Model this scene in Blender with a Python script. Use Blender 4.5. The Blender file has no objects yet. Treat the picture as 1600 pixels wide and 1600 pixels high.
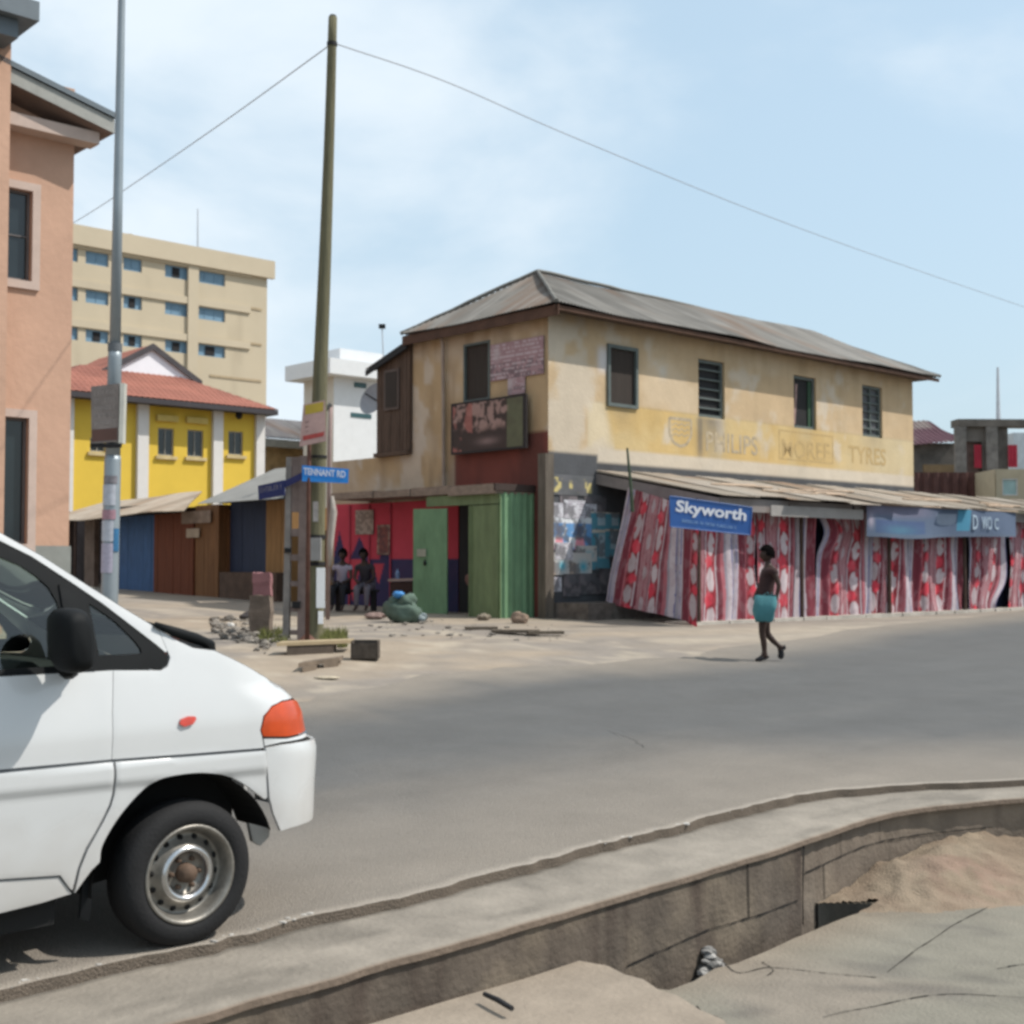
import bpy, bmesh, math, random
import numpy as np
from mathutils import Vector, Matrix
from mathutils.geometry import delaunay_2d_cdt
R = math.radians
rnd = random.Random(7)
C = bpy.context.scene.collection
scene = bpy.context.scene

# ---------------------------------------------------------------- camera, sky, sun, exposure
CAMZ = 1.72; F = 2000.0; PITCH = math.atan(80/2000)
cam_d = bpy.data.cameras.new('camera'); cam = bpy.data.objects.new('camera', cam_d); C.objects.link(cam)
cam.location = (0, 0, CAMZ); cam.rotation_euler = (math.pi/2 + PITCH, 0, 0)
cam_d.sensor_width = 36; cam_d.lens = 36*F/1600; cam_d.clip_start = 0.05; cam_d.clip_end = 3000
cam_d.dof.use_dof = True; cam_d.dof.focus_distance = 9.0; cam_d.dof.aperture_fstop = 4.0
scene.camera = cam
scene.cycles.use_denoising = True
scene.cycles.filter_width = 3.0
scene.cycles.max_bounces = 6
scene.cycles.transparent_max_bounces = 12
scene.render.film_transparent = False
scene.view_settings.view_transform = 'Standard'; scene.view_settings.look = 'None'
scene.view_settings.exposure = 0.25; scene.view_settings.gamma = 1

SUN_AZ, SUN_EL = 0.0, 52.0      # azimuth in the XY plane measured from +X towards +Y
w = bpy.data.worlds.new("World"); scene.world = w; w.use_nodes = True
nt = w.node_tree; N = nt.nodes; L = nt.links
N.clear()
out = N.new('ShaderNodeOutputWorld'); bg = N.new('ShaderNodeBackground'); bg.inputs[1].default_value = 0.14
sky = N.new('ShaderNodeTexSky'); sky.sky_type = 'NISHITA'; sky.sun_disc = False
sky.sun_elevation = R(SUN_EL); sky.sun_rotation = R(90 - SUN_AZ)
sky.air_density = 1.2; sky.dust_density = 3.0; sky.ozone_density = 1.5
tc = N.new('ShaderNodeTexCoord'); mp = N.new('ShaderNodeMapping'); mp.inputs['Scale'].default_value = (1.0, 1.0, 1.9)
mp.inputs['Location'].default_value = (3.1, .4, .2)
n1 = N.new('ShaderNodeTexNoise'); n1.inputs['Scale'].default_value = 3.2; n1.inputs['Detail'].default_value = 7; n1.inputs['Roughness'].default_value = .52
n1.inputs['Distortion'].default_value = .25
L.new(tc.outputs['Generated'], mp.inputs[0]); L.new(mp.outputs[0], n1.inputs['Vector'])
# more cloud towards the left (-x) and low down
sep = N.new('ShaderNodeSeparateXYZ'); L.new(tc.outputs['Generated'], sep.inputs[0])
m1 = N.new('ShaderNodeMath'); m1.operation = 'MULTIPLY_ADD'; m1.inputs[1].default_value = -.42; m1.inputs[2].default_value = .065
L.new(sep.outputs[0], m1.inputs[0])
m1b = N.new('ShaderNodeMath'); m1b.operation = 'MULTIPLY_ADD'; m1b.inputs[1].default_value = -.12
L.new(sep.outputs[2], m1b.inputs[0]); L.new(m1.outputs[0], m1b.inputs[2])
m2 = N.new('ShaderNodeMath'); m2.operation = 'ADD'; L.new(n1.outputs[0], m2.inputs[0]); L.new(m1b.outputs[0], m2.inputs[1])
cr = N.new('ShaderNodeValToRGB'); cr.color_ramp.elements[0].position = .37; cr.color_ramp.elements[1].position = .74
cr.color_ramp.elements[0].color = (.0, .0, .0, 1); cr.color_ramp.elements[1].color = (1, 1, 1, 1)
cr.color_ramp.interpolation = 'EASE'
L.new(m2.outputs[0], cr.inputs[0])
hz = N.new('ShaderNodeMix'); hz.data_type = 'RGBA'; hz.inputs[0].default_value = .66   # thin high haze over all the sky
hz.inputs[7].default_value = (3.75, 4.95, 5.8, 1)
L.new(sky.outputs[0], hz.inputs[6])
mx = N.new('ShaderNodeMix'); mx.data_type = 'RGBA'; mx.inputs[7].default_value = (5.1, 5.7, 6.2, 1)
L.new(cr.outputs[0], mx.inputs[0]); L.new(hz.outputs[2], mx.inputs[6])
L.new(mx.outputs[2], bg.inputs[0]); L.new(bg.outputs[0], out.inputs[0])

sd = bpy.data.lights.new('sun', 'SUN'); sd.energy = 4.2; sd.angle = R(.6); sd.color = (1, .95, .87)
so = bpy.data.objects.new('sun', sd); C.objects.link(so)
sv = Vector((math.cos(R(SUN_EL))*math.cos(R(SUN_AZ)), math.cos(R(SUN_EL))*math.sin(R(SUN_AZ)), math.sin(R(SUN_EL))))
so.rotation_euler = sv.to_track_quat('Z', 'Y').to_euler(); so.location = (20, 0, 40)

# ---------------------------------------------------------------- helpers
def ray(px, py):
    xc = (px-800)/F; yc = (800-py)/F
    y = math.cos(PITCH) - yc*math.sin(PITCH); z = math.sin(PITCH) + yc*math.cos(PITCH)
    return xc/y, z/y
def T(px, py, D):
    x, z = ray(px, py); return Vector((x*D, D, CAMZ + z*D))
U = Vector((math.sin(R(47)), math.cos(R(47)))); V = Vector((-U.y, U.x))
TZ = [(-60, 0), (5.2, 0), (8, .12), (11, .285), (12.5, .37), (15, .53), (16.5, .58), (18.5, .62), (31.4, .86), (41.3, 1.12), (60, 1.4), (120, 1.8), (600, 1.8)]
def gz(x, y):
    t = V.x*x + V.y*y
    return float(np.interp(t, [a for a, b in TZ], [b for a, b in TZ]))
def G(px, py, dz=0):
    x, z = ray(px, py); D = 20.
    lo, hi = 1.0, 900.
    for _ in range(60):
        D = (lo+hi)/2
        if CAMZ + z*D > gz(x*D, D) + dz: lo = D
        else: hi = D
    return Vector((x*D, D, gz(x*D, D) + dz))
def GY(px, D, dz=0):
    x, _ = ray(px, 880); return Vector((x*D, D, gz(x*D, D) + dz))
class Plane:
    def __init__(s, o, d, away=False):
        s.o = Vector((o[0], o[1])); s.d = Vector((d[0], d[1])).normalized()
        n = Vector((s.d.y, -s.d.x))
        if n.dot(s.o) > 0: n = -n
        s.n = -n if away else n
    def px(s, px, py):
        x, z = ray(px, py)
        # o + a d = k (x,1)
        det = -s.d.x*1 + x*s.d.y
        a = (s.o.x*1 - x*s.o.y)/det
        k = s.o.y + a*s.d.y
        return a, CAMZ + z*k
    def pt(s, a, z, off=0):
        q = s.o + s.d*a + s.n*off
        return Vector((q.x, q.y, z))
    def rect(s, x0, y0, x1, y1):
        a0 = s.px(x0, y0)[0]; a1 = s.px(x1, y0)[0]; xm = (x0+x1)/2
        z1 = s.px(xm, y0)[1]; z0 = s.px(xm, y1)[1]
        return min(a0, a1), max(a0, a1), z0, z1

def hsh(i, j, seed):
    i = np.asarray(i, dtype=np.int64); j = np.asarray(j, dtype=np.int64)
    n = (i*374761393 + j*668265263 + seed*1442695041) & 0x7fffffff
    n = ((n ^ (n >> 13))*1274126177) & 0x7fffffff
    return ((n ^ (n >> 16)) & 0xffff)/65535.
def vnoise(x, y, seed=0):
    x = np.asarray(x, float); y = np.asarray(y, float)
    i = np.floor(x); j = np.floor(y); fx = x-i; fy = y-j
    fx = fx*fx*(3-2*fx); fy = fy*fy*(3-2*fy)
    a = hsh(i, j, seed); b = hsh(i+1, j, seed); c = hsh(i, j+1, seed); d = hsh(i+1, j+1, seed)
    return (a*(1-fx)+b*fx)*(1-fy) + (c*(1-fx)+d*fx)*fy
def fbm(x, y, seed=0, o=4):
    s = 0; a = .5; t = 0
    x = np.asarray(x, float); y = np.asarray(y, float)
    for k in range(o):
        s = s + a*vnoise(x*2**k, y*2**k, seed+k*17); t += a; a *= .55
    return s/t
def sstep(a, b, x):
    t = np.clip((np.asarray(x, float)-a)/(b-a), 0, 1); return t*t*(3-2*t)
def mixc(c, d, m):
    m = np.asarray(m)[..., None]; return c*(1-m) + np.array(d)*m

def mat(name, col, rough=.85, metal=0., var=.22, scale=3., bump=.15, bscale=40., attr=False, spec=.3, coat=0., stretch=None, alpha=None):
    if name in bpy.data.materials: return bpy.data.materials[name]
    m = bpy.data.materials.new(name); m.use_nodes = True
    t = m.node_tree; N = t.nodes; L = t.links
    b = N['Principled BSDF']; b.inputs['Roughness'].default_value = rough; b.inputs['Metallic'].default_value = metal
    b.inputs['Specular IOR Level'].default_value = spec; b.inputs['Coat Weight'].default_value = coat
    tc = N.new('ShaderNodeTexCoord'); src = tc.outputs['Object']
    if stretch:
        mpn = N.new('ShaderNodeMapping'); mpn.inputs['Scale'].default_value = stretch; L.new(src, mpn.inputs[0]); src = mpn.outputs[0]
    n = N.new('ShaderNodeTexNoise'); n.inputs['Scale'].default_value = scale; n.inputs['Detail'].default_value = 6; n.inputs['Roughness'].default_value = .62
    L.new(src, n.inputs['Vector'])
    mr = N.new('ShaderNodeMapRange'); mr.inputs[1].default_value = .25; mr.inputs[2].default_value = .75
    mr.inputs[3].default_value = 1-var; mr.inputs[4].default_value = 1+var*.7
    L.new(n.outputs[0], mr.inputs[0])
    mu = N.new('ShaderNodeMix'); mu.data_type = 'RGBA'; mu.blend_type = 'MULTIPLY'; mu.inputs[0].default_value = 1
    if attr:
        a = N.new('ShaderNodeAttribute'); a.attribute_name = 'Col'; L.new(a.outputs['Color'], mu.inputs[6])
    else: mu.inputs[6].default_value = (*col, 1)
    L.new(mr.outputs[0], mu.inputs[7]); L.new(mu.outputs[2], b.inputs['Base Color'])
    if bump > 0:
        n2 = N.new('ShaderNodeTexNoise'); n2.inputs['Scale'].default_value = bscale; n2.inputs['Detail'].default_value = 4
        L.new(src, n2.inputs['Vector'])
        bp = N.new('ShaderNodeBump'); bp.inputs['Strength'].default_value = bump; bp.inputs['Distance'].default_value = .02
        L.new(n2.outputs[0], bp.inputs['Height']); L.new(bp.outputs[0], b.inputs['Normal'])
    return m
def glass(name, tint=(.55, .62, .58), refl=.12):
    m = bpy.data.materials.new(name); m.use_nodes = True; t = m.node_tree; N = t.nodes; L = t.links
    N.remove(N['Principled BSDF']); o = N['Material Output']
    tr = N.new('ShaderNodeBsdfTransparent'); tr.inputs[0].default_value = (*tint, 1)
    gl = N.new('ShaderNodeBsdfGlossy'); gl.inputs['Roughness'].default_value = .02; gl.inputs[0].default_value = (.9, .95, .95, 1)
    fr = N.new('ShaderNodeFresnel'); fr.inputs[0].default_value = 1.5
    ad = N.new('ShaderNodeMath'); ad.operation = 'ADD'; ad.inputs[1].default_value = refl; ad.use_clamp = True
    L.new(fr.outputs[0], ad.inputs[0])
    mx = N.new('ShaderNodeMixShader'); L.new(ad.outputs[0], mx.inputs[0]); L.new(tr.outputs[0], mx.inputs[1]); L.new(gl.outputs[0], mx.inputs[2])
    L.new(mx.outputs[0], o.inputs[0]); return m

class MB:
    def __init__(s): s.v = []; s.f = []; s.c = None; s.m = []; s.mi = 0; s.ec = []
    def add(s, vs, fs, cols=None):
        b = len(s.v); s.v += [tuple(v) for v in vs]; s.f += [tuple(b+i for i in f) for f in fs]; s.m += [s.mi]*len(fs)
        if cols is not None or s.c is not None:
            if s.c is None: s.c = [(1, 1, 1)]*b
            s.c += [tuple(c) for c in cols] if cols is not None else [(.5, .5, .5)]*len(vs)
        return s
    def quad(s, a, b, c, d, col=None): return s.add([a, b, c, d], [(0, 1, 2, 3)], None if col is None else [col]*4)
    def obox(s, o, a, b, c, col=None):
        o, a, b, c = Vector(o), Vector(a), Vector(b), Vector(c)
        vs = [o, o+a, o+a+b, o+b, o+c, o+a+c, o+a+b+c, o+b+c]
        return s.add(vs, [(0, 3, 2, 1), (4, 5, 6, 7), (0, 1, 5, 4), (1, 2, 6, 5), (2, 3, 7, 6), (3, 0, 4, 7)], None if col is None else [col]*8)
    def pbox(s, pl, a0, a1, z0, z1, d0, d1, col=None):     # box on a wall plane: d0..d1 outwards
        o = pl.pt(a0, z0, d0); return s.obox(o, pl.pt(a1, z0, d0)-o, pl.pt(a0, z0, d1)-o, (0, 0, z1-z0), col)
    def box(s, c, sz, rz=0, col=None):
        m = Matrix.Rotation(rz, 3, 'Z'); a = m@Vector((sz[0], 0, 0)); b = m@Vector((0, sz[1], 0))
        return s.obox(Vector(c)-a/2-b/2-Vector((0, 0, sz[2]/2)), a, b, (0, 0, sz[2]), col)
    def prism(s, pts, off, col=None):
        n = len(pts); pts = [Vector(p) for p in pts]; off = Vector(off)
        fs = [tuple(range(n)), tuple(range(2*n-1, n-1, -1))] + [(i, (i+1) % n, n+(i+1) % n, n+i) for i in range(n)]
        return s.add(pts+[p+off for p in pts], fs, None if col is None else [col]*2*n)
    def tube(s, path, r, n=10, caps=True, col=None):
        path = [Vector(p) for p in path]; k = len(path)
        rs = r if hasattr(r, '__len__') else [r]*k
        vs = []; fs = []
        d0 = (path[1]-path[0]).normalized(); up = Vector((0, 0, 1)) if abs(d0.z) < .9 else Vector((1, 0, 0))
        x = d0.cross(up).normalized()
        for i, p in enumerate(path):
            d = (path[min(i+1, k-1)]-path[max(i-1, 0)]).normalized()
            x = (x - d*x.dot(d)).normalized(); y = d.cross(x)
            for j in range(n):
                a = 2*math.pi*j/n; vs.append(p + (x*math.cos(a)+y*math.sin(a))*rs[i])
        for i in range(k-1):
            for j in range(n): fs.append((i*n+j, i*n+(j+1) % n, (i+1)*n+(j+1) % n, (i+1)*n+j))
        if caps: fs += [tuple(range(n-1, -1, -1)), tuple((k-1)*n+j for j in range(n))]
        return s.add(vs, fs, None if col is None else [col]*len(vs))
    def lathe(s, prof, c, ax, n=32, close=False):
        c = Vector(c); ax = Vector(ax).normalized(); up = Vector((0, 0, 1)) if abs(ax.z) < .9 else Vector((1, 0, 0))
        x = ax.cross(up).normalized(); y = ax.cross(x); vs = []; fs = []; k = len(prof)
        for (h, r) in prof:
            for j in range(n):
                a = 2*math.pi*j/n; vs.append(c + ax*h + (x*math.cos(a)+y*math.sin(a))*r)
        for i in range(k-1):
            for j in range(n): fs.append((i*n+j, i*n+(j+1) % n, (i+1)*n+(j+1) % n, (i+1)*n+j))
        return s.add(vs, fs)
    def blob(s, c, r, seed=0, amp=.25, n=10, col=None):
        bm = bmesh.new(); bmesh.ops.create_icosphere(bm, subdivisions=2 if n < 20 else 3, radius=1)
        vs = []
        for v in bm.verts:
            p = v.co; k = 1+amp*(float(fbm(p.x*1.7+seed, p.y*1.7+p.z*1.3, seed, 3))-.5)*2
            vs.append(Vector((c[0]+p.x*r[0]*k, c[1]+p.y*r[1]*k, c[2]+p.z*r[2]*k)))
        fs = [tuple(v.index for v in f.verts) for f in bm.faces]; bm.free()
        return s.add(vs, fs, None if col is None else [col]*len(vs))
    def grid(s, P, cols=None):                               # P: (n,m,3) array
        n, m = P.shape[:2]; vs = P.reshape(-1, 3)
        fs = [(i*m+j, (i+1)*m+j, (i+1)*m+j+1, i*m+j+1) for i in range(n-1) for j in range(m-1)]
        return s.add([tuple(v) for v in vs], fs, None if cols is None else np.asarray(cols).reshape(-1, 3))
    def build(s, name, m, parent=None, smooth=False):
        me = bpy.data.meshes.new(name); off = Vector(parent_loc(parent))
        me.from_pydata([tuple(Vector(v)-off) for v in s.v], [], s.f)
        for mm in (m if isinstance(m, (list, tuple)) else [m]): me.materials.append(mm)
        if s.c is not None:
            a = me.color_attributes.new('Col', 'FLOAT_COLOR', 'POINT')
            d = np.ones((len(s.v), 4), dtype=np.float32); d[:, :3] = np.array(s.c, dtype=np.float32)
            a.data.foreach_set('color', d.ravel())
        me.polygons.foreach_set('material_index', s.m)
        if smooth: me.polygons.foreach_set('use_smooth', [True]*len(s.f))
        me.update()
        o = bpy.data.objects.new(name, me); C.objects.link(o)
        if parent is not None: o.parent = parent
        else:
            o['_w'] = 1
        return o
def parent_loc(p):
    v = Vector((0, 0, 0))
    while p is not None: v += p.location; p = p.parent
    return v
def thing(name, label, cat, loc=(0, 0, 0), group=None):
    o = bpy.data.objects.new(name, None); C.objects.link(o); o.location = loc; o.empty_display_size = .2
    o['label'] = label; o['category'] = cat
    if group: o['group'] = group
    return o
def tag(o, label, cat, group=None, kind=None):
    if '_w' in o: del o['_w']
    o['label'] = label; o['category'] = cat
    if group: o['group'] = group
    if kind: o['kind'] = kind
    return o
def struct(o):
    if '_w' in o: del o['_w']
    o['kind'] = 'structure'; return o
def auto_smooth(o, ang=35):
    me = o.data; bm = bmesh.new(); bm.from_mesh(me)
    for f in bm.faces: f.smooth = True
    for e in bm.edges:
        if len(e.link_faces) == 2 and e.calc_face_angle(0) > R(ang): e.smooth = False
    bm.to_mesh(me); bm.free(); return o
def fixn(o):
    bm = bmesh.new(); bm.from_mesh(o.data); bmesh.ops.recalc_face_normals(bm, faces=bm.faces); bm.to_mesh(o.data); bm.free(); return o
def lettering(text, size, origin, xdir, updir, m, parent, name='lettering', width=None, bold=0., height=None, depth=.002, space=1.0):
    cu = bpy.data.curves.new('t', 'FONT'); cu.body = text; cu.size = size; cu.offset = bold; cu.extrude = depth; cu.resolution_u = 3; cu.space_character = space
    o = bpy.data.objects.new('t', cu); C.objects.link(o)
    bpy.context.view_layer.update()
    me = bpy.data.meshes.new_from_object(o.evaluated_get(bpy.context.evaluated_depsgraph_get()))
    bpy.data.objects.remove(o); bpy.data.curves.remove(cu)
    xs = [v.co.x for v in me.vertices]; ys = [v.co.y for v in me.vertices]
    kx = width/(max(xs)-min(xs)) if width else 1; ky = height/(max(ys)-min(ys)) if height else (kx if width else 1)
    X = Vector(xdir).normalized(); Y = Vector(updir).normalized(); Z = X.cross(Y)
    off = parent_loc(parent); x0 = min(xs); y0 = min(ys)
    for v in me.vertices:
        v.co = Vector(origin) + X*(v.co.x-x0)*kx + Y*(v.co.y-y0)*ky + Z*v.co.z - off
    me.materials.clear(); me.materials.append(m); me.name = name
    o = bpy.data.objects.new(name, me); C.objects.link(o); o.parent = parent; return o
def scribble(origin, xdir, updir, width, height, m, parent, seed=1, name='lettering'):
    X = Vector(xdir).normalized(); Y = Vector(updir).normalized(); r = random.Random(seed); mb = MB(); x = 0.; o = Vector(origin); Zn = X.cross(Y)
    while x < width*.97:
        if r.random() < .14: x += height*.5; continue
        w_ = height*(.35+.35*r.random()); k = r.choice(('I', 'L', 'O', 'H', 'T', 'E')); s_ = height*.16
        bars = {'I': [(0, 0, s_, 1)], 'L': [(0, 0, s_, 1), (0, 0, w_, .17)], 'O': [(0, 0, s_, 1), (w_-s_, 0, s_, 1), (0, 0, w_, .15), (0, .85, w_, .15)], 'H': [(0, 0, s_, 1), (w_-s_, 0, s_, 1), (0, .42, w_, .16)], 'T': [(w_/2-s_/2, 0, s_, 1), (0, .84, w_, .16)], 'E': [(0, 0, s_, 1), (0, 0, w_, .15), (0, .43, w_*.8, .15), (0, .85, w_, .15)]}[k]
        for a, b, c, d in bars:
            p = o+X*(x+a)+Y*(b*height); c = min(c, w_)
            mb.add([p, p+X*c, p+X*c+Y*d*height, p+Y*d*height], [(0, 1, 2, 3)])
        x += (s_ if k == 'I' else w_)+height*.16
    return mb.build(name, m, parent)
def facade(pl, s0, s1, z0, z1, holes=(), step=.25, colfn=None, reveal=.14, mb=None):
    def lines(a, b, ex):
        g = list(np.linspace(a, b, max(2, int(round((b-a)/step))+1))); ex = [e for e in ex if a < e < b]
        g = [x for x in g if all(abs(x-e) > step*.25 for e in ex) or x in (a, b)] + ex
        return np.array(sorted(set(g)))
    S = lines(s0, s1, [h[0] for h in holes]+[h[1] for h in holes]); Z = lines(z0, z1, [h[2] for h in holes]+[h[3] for h in holes])
    mb = mb or MB(); n, m = len(S), len(Z); vs = [pl.pt(a, b) for a in S for b in Z]
    fs = []
    for i in range(n-1):
        for j in range(m-1):
            ca, cb = (S[i]+S[i+1])/2, (Z[j]+Z[j+1])/2
            if any(h[0] < ca < h[1] and h[2] < cb < h[3] for h in holes): continue
            fs.append((i*m+j, (i+1)*m+j, (i+1)*m+j+1, i*m+j+1))
    SS, ZZ = np.meshgrid(S, Z, indexing='ij')
    cols = colfn(SS, ZZ).reshape(-1, 3) if colfn else None
    mb.add(vs, fs, cols)
    for h in holes:
        a, b, c, d = h[:4]
        q = [(a, c), (b, c), (b, d), (a, d)]
        for k in range(4):
            p, r = q[k], q[(k+1) % 4]
            cc = None
            if colfn:
                cc = colfn(np.array([[p[0], r[0]]]), np.array([[p[1], r[1]]])).reshape(-1, 3); cc = [cc[0], cc[1], cc[1], cc[0]]
            mb.add([pl.pt(*p), pl.pt(*r), pl.pt(*r, -reveal), pl.pt(*p, -reveal)], [(0, 1, 2, 3)], cc)
    return mb
def window(parent, pl, r, depth=.1, fm=None, pm=None, fw=.06, bars=(1, 1), name='window', proud=0.0):
    a, b, c, d = r; m = MB()
    d0, d1 = -depth, -depth+.05+proud
    m.pbox(pl, a, a+fw, c, d, d0, d1); m.pbox(pl, b-fw, b, c, d, d0, d1)
    m.pbox(pl, a+fw, b-fw, c, c+fw, d0, d1); m.pbox(pl, a+fw, b-fw, d-fw, d, d0, d1)
    nb, mbn = bars
    for i in range(1, nb): x = a+(b-a)*i/nb; m.pbox(pl, x-fw*.3, x+fw*.3, c+fw, d-fw, d0+.004, d1-.004)
    for i in range(1, mbn): z = c+(d-c)*i/mbn; m.pbox(pl, a+fw, b-fw, z-fw*.25, z+fw*.25, d0+.008, d1-.008)
    o = m.build(name, fm, parent)
    p = MB(); p.quad(pl.pt(a+fw*.5, c+fw*.5, d0+.01), pl.pt(b-fw*.5, c+fw*.5, d0+.01), pl.pt(b-fw*.5, d-fw*.5, d0+.01), pl.pt(a+fw*.5, d-fw*.5, d0+.01))
    p.build('pane', pm, o); return o
def corrugated(A, B, Cc, D, pitch=.09, amp=.014, rows=8, colfn=None, sag=.0, mb=None, jag=0.):
    """eave A->B, top D->C (C above B). columns run perpendicular to the eave"""
    A, B, Cc, D = map(Vector, (A, B, Cc, D)); e = B-A; Ln = e.length; e = e/Ln
    h = (D-A); h = h - e*h.dot(e); H = h.length; h = h/H; nrm = e.cross(h)
    xc = (Cc-A).dot(e); xd = (D-A).dot(e); n = int(Ln/pitch*4)+1
    P = np.zeros((n, rows+1, 3)); Cl = np.zeros((n, rows+1, 3))
    for i in range(n):
        x = Ln*i/(n-1); top = H
        if x < xd: top = H*x/max(xd, 1e-6)
        if x > xc: top = H*(Ln-x)/max(Ln-xc, 1e-6)
        sheet = int(x/.8); j0 = jag*(float(hsh(sheet, 3, 5))-.5)
        for j in range(rows+1):
            y = j0*(1-j/rows) + (top-j0*(1-j/rows)*0)*j/rows
            p = A + e*x + h*y + nrm*(amp*math.sin(2*math.pi*x/pitch)) + nrm*sag*(float(vnoise(x*.5, y*.6, 9))-.5)
            P[i, j] = p; Cl[i, j] = (x, y, 0)
    cols = colfn(Cl[..., 0], Cl[..., 1]) if colfn else None
    mb = mb or MB(); return mb.grid(P, cols)
def cdt_panel(outline, holes=(), step=.02, extra=()):
    """2D polygon with holes -> verts2d, faces, boundary loops"""
    pts = [Vector(p) for p in outline]; edges = []; loops = []
    n = len(pts); edges += [(i, (i+1) % n) for i in range(n)]
    for h in holes:
        b = len(pts); pts += [Vector(p) for p in h]; k = len(h); edges += [(b+i, b+(i+1) % k) for i in range(k)]
    xs = [p.x for p in pts[:n]]; ys = [p.y for p in pts[:n]]
    def inside(x, y, poly):
        c = False; j = len(poly)-1
        for i in range(len(poly)):
            a, b = poly[i], poly[j]
            if (a[1] > y) != (b[1] > y) and x < (b[0]-a[0])*(y-a[1])/(b[1]-a[1])+a[0]: c = not c
            j = i
        return c
    x = math.floor(min(xs)/step)*step
    segs = [(pts[a], pts[b]) for a, b in edges]
    while x < max(xs):
        y = math.floor(min(ys)/step)*step
        while y < max(ys):
            if inside(x, y, outline) and not any(inside(x, y, h) for h in holes):
                q = Vector((x, y)); ok = True
                for a, b in segs:
                    ab = b-a; l2 = ab.length_squared
                    t = 0 if l2 == 0 else max(0, min(1, (q-a).dot(ab)/l2))
                    if (a+ab*t-q).length < step*.4: ok = False; break
                if ok: pts.append(q)
            y += step
        x += step
    vs, es, fs, ov, oe, of = delaunay_2d_cdt(pts, edges, [], 1, 1e-5)
    keep = []
    for f in fs:
        cx = sum(vs[i].x for i in f)/len(f); cy = sum(vs[i].y for i in f)/len(f)
        if inside(cx, cy, outline) and not any(inside(cx, cy, h) for h in holes): keep.append(f)
    cnt = {}
    for f in keep:
        for k in range(len(f)):
            e = (f[k], f[(k+1) % len(f)]); kk = tuple(sorted(e)); cnt.setdefault(kk, []).append(e)
    bnd = [v[0] for v in cnt.values() if len(v) == 1]
    return vs, keep, bnd
def dense(pts, step=.04, closed=True):
    r = []; n = len(pts)
    for i in range(n if closed else n-1):
        a = Vector(pts[i]); b = Vector(pts[(i+1) % n]); k = max(1, int((b-a).length/step))
        for j in range(k): r.append(a.lerp(b, j/k))
    if not closed: r.append(Vector(pts[-1]))
    return r
def smooth_line(pts, k=6):                                   # Catmull-Rom
    P = [Vector(p) for p in pts]; P = [P[0]*2-P[1]]+P+[P[-1]*2-P[-2]]; r = []
    for i in range(1, len(P)-2):
        for j in range(k):
            t = j/k; a, b, c, d = P[i-1], P[i], P[i+1], P[i+2]
            r.append(.5*((2*b)+(c-a)*t+(2*a-5*b+4*c-d)*t*t+(-a+3*b-3*c+d)*t**3))
    r.append(P[-2]); return r
# ---------------------------------------------------------------- ground, road, drain wall
def st(p): return Vector((p.x*U.x+p.y*U.y, p.x*V.x+p.y*V.y))
def xy(s, t): return Vector((U.x*s+V.x*t, U.y*s+V.y*t))
def GZ(px, py, z):
    x, k = ray(px, py); D = (z-CAMZ)/k; return Vector((x*D, D, z))
def tab(pts, z):
    q = [st(GZ(a, b, z)) for a, b in pts]; return sorted((p.x, p.y) for p in q)
lip = tab([(60, 1532), (350, 1468), (700, 1384), (850, 1345), (1000, 1308), (1120, 1276), (1250, 1245), (1330, 1234), (1420, 1227), (1520, 1222), (1600, 1220)], 0)
lip = [(-600, lip[0][1]-.02), (lip[0][0]-4, lip[0][1]-.02)] + lip + [(lip[-1][0]+4, lip[-1][1]-2.3), (40, -3), (600, -12)]
oute = tab([(250, 1602), (400, 1559), (600, 1503), (800, 1447), (1000, 1388), (1140, 1349), (1262, 1311), (1330, 1285), (1412, 1264), (1500, 1254), (1600, 1245)], -.045)
oute = [(-600, oute[0][1]), (oute[0][0]-4, oute[0][1])] + oute + [(oute[-1][0]+4, oute[-1][1]-2.3), (40, -3.5), (600, -12.5)]
def itab(tb, s): return np.interp(s, [a for a, b in tb], [b for a, b in tb])
def smt(tb, s):                                              # smoothed
    return sum(itab(tb, s+k) for k in (-.3, -.15, 0, .15, .3))/5
Slines = np.concatenate([-np.geomspace(600, 6, 26), np.arange(-5.5, 16, .05), np.geomspace(16.2, 600, 40)])
lipT = smt(lip, Slines) + np.where(np.abs(Slines) < 17, (fbm(Slines*2.3, Slines*0, 3, 5)-.5)*.10+(vnoise(Slines*9, Slines*0, 35)-.5)*.035, 0)
zf = lambda t: np.interp(t, [a for a, b in TZ], [b for a, b in TZ])
# earth sheet on the far side of the drain wall
dr = np.concatenate([np.arange(0, 20, .25), np.geomspace(20, 700, 40)])
Sg = Slines[::3]; LT = lipT[::3]
P = np.zeros((len(Sg), len(dr), 3)); Cl = np.zeros_like(P)
for i, s in enumerate(Sg):
    t = LT[i]+.06+dr; P[i, :, 0] = U.x*s+V.x*t; P[i, :, 1] = U.y*s+V.y*t
    z = zf(t)-.012 + np.where((t > 12.3) & (t < 60), (fbm(s*1.1+0*t, t*1.1, 4)-.5)*.07, 0); P[i, :, 2] = z
    n1_ = fbm(s*.35+0*t, t*.6, 8); n2_ = fbm(s*2.1+0*t, t*2.3, 21)
    c = mixc(np.array([.27, .222, .17])+np.zeros((len(t), 3)), (.205, .18, .155), sstep(.4, .65, n1_))
    c = mixc(c, (.33, .285, .225), sstep(.55, .7, n2_)*.7); Cl[i] = c
m_attr = mat('painted_earth', (1, 1, 1), .95, attr=True, var=.18, scale=2.2, bump=.5, bscale=18)
struct(MB().grid(P, Cl).build('ground', m_attr, smooth=True))
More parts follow.
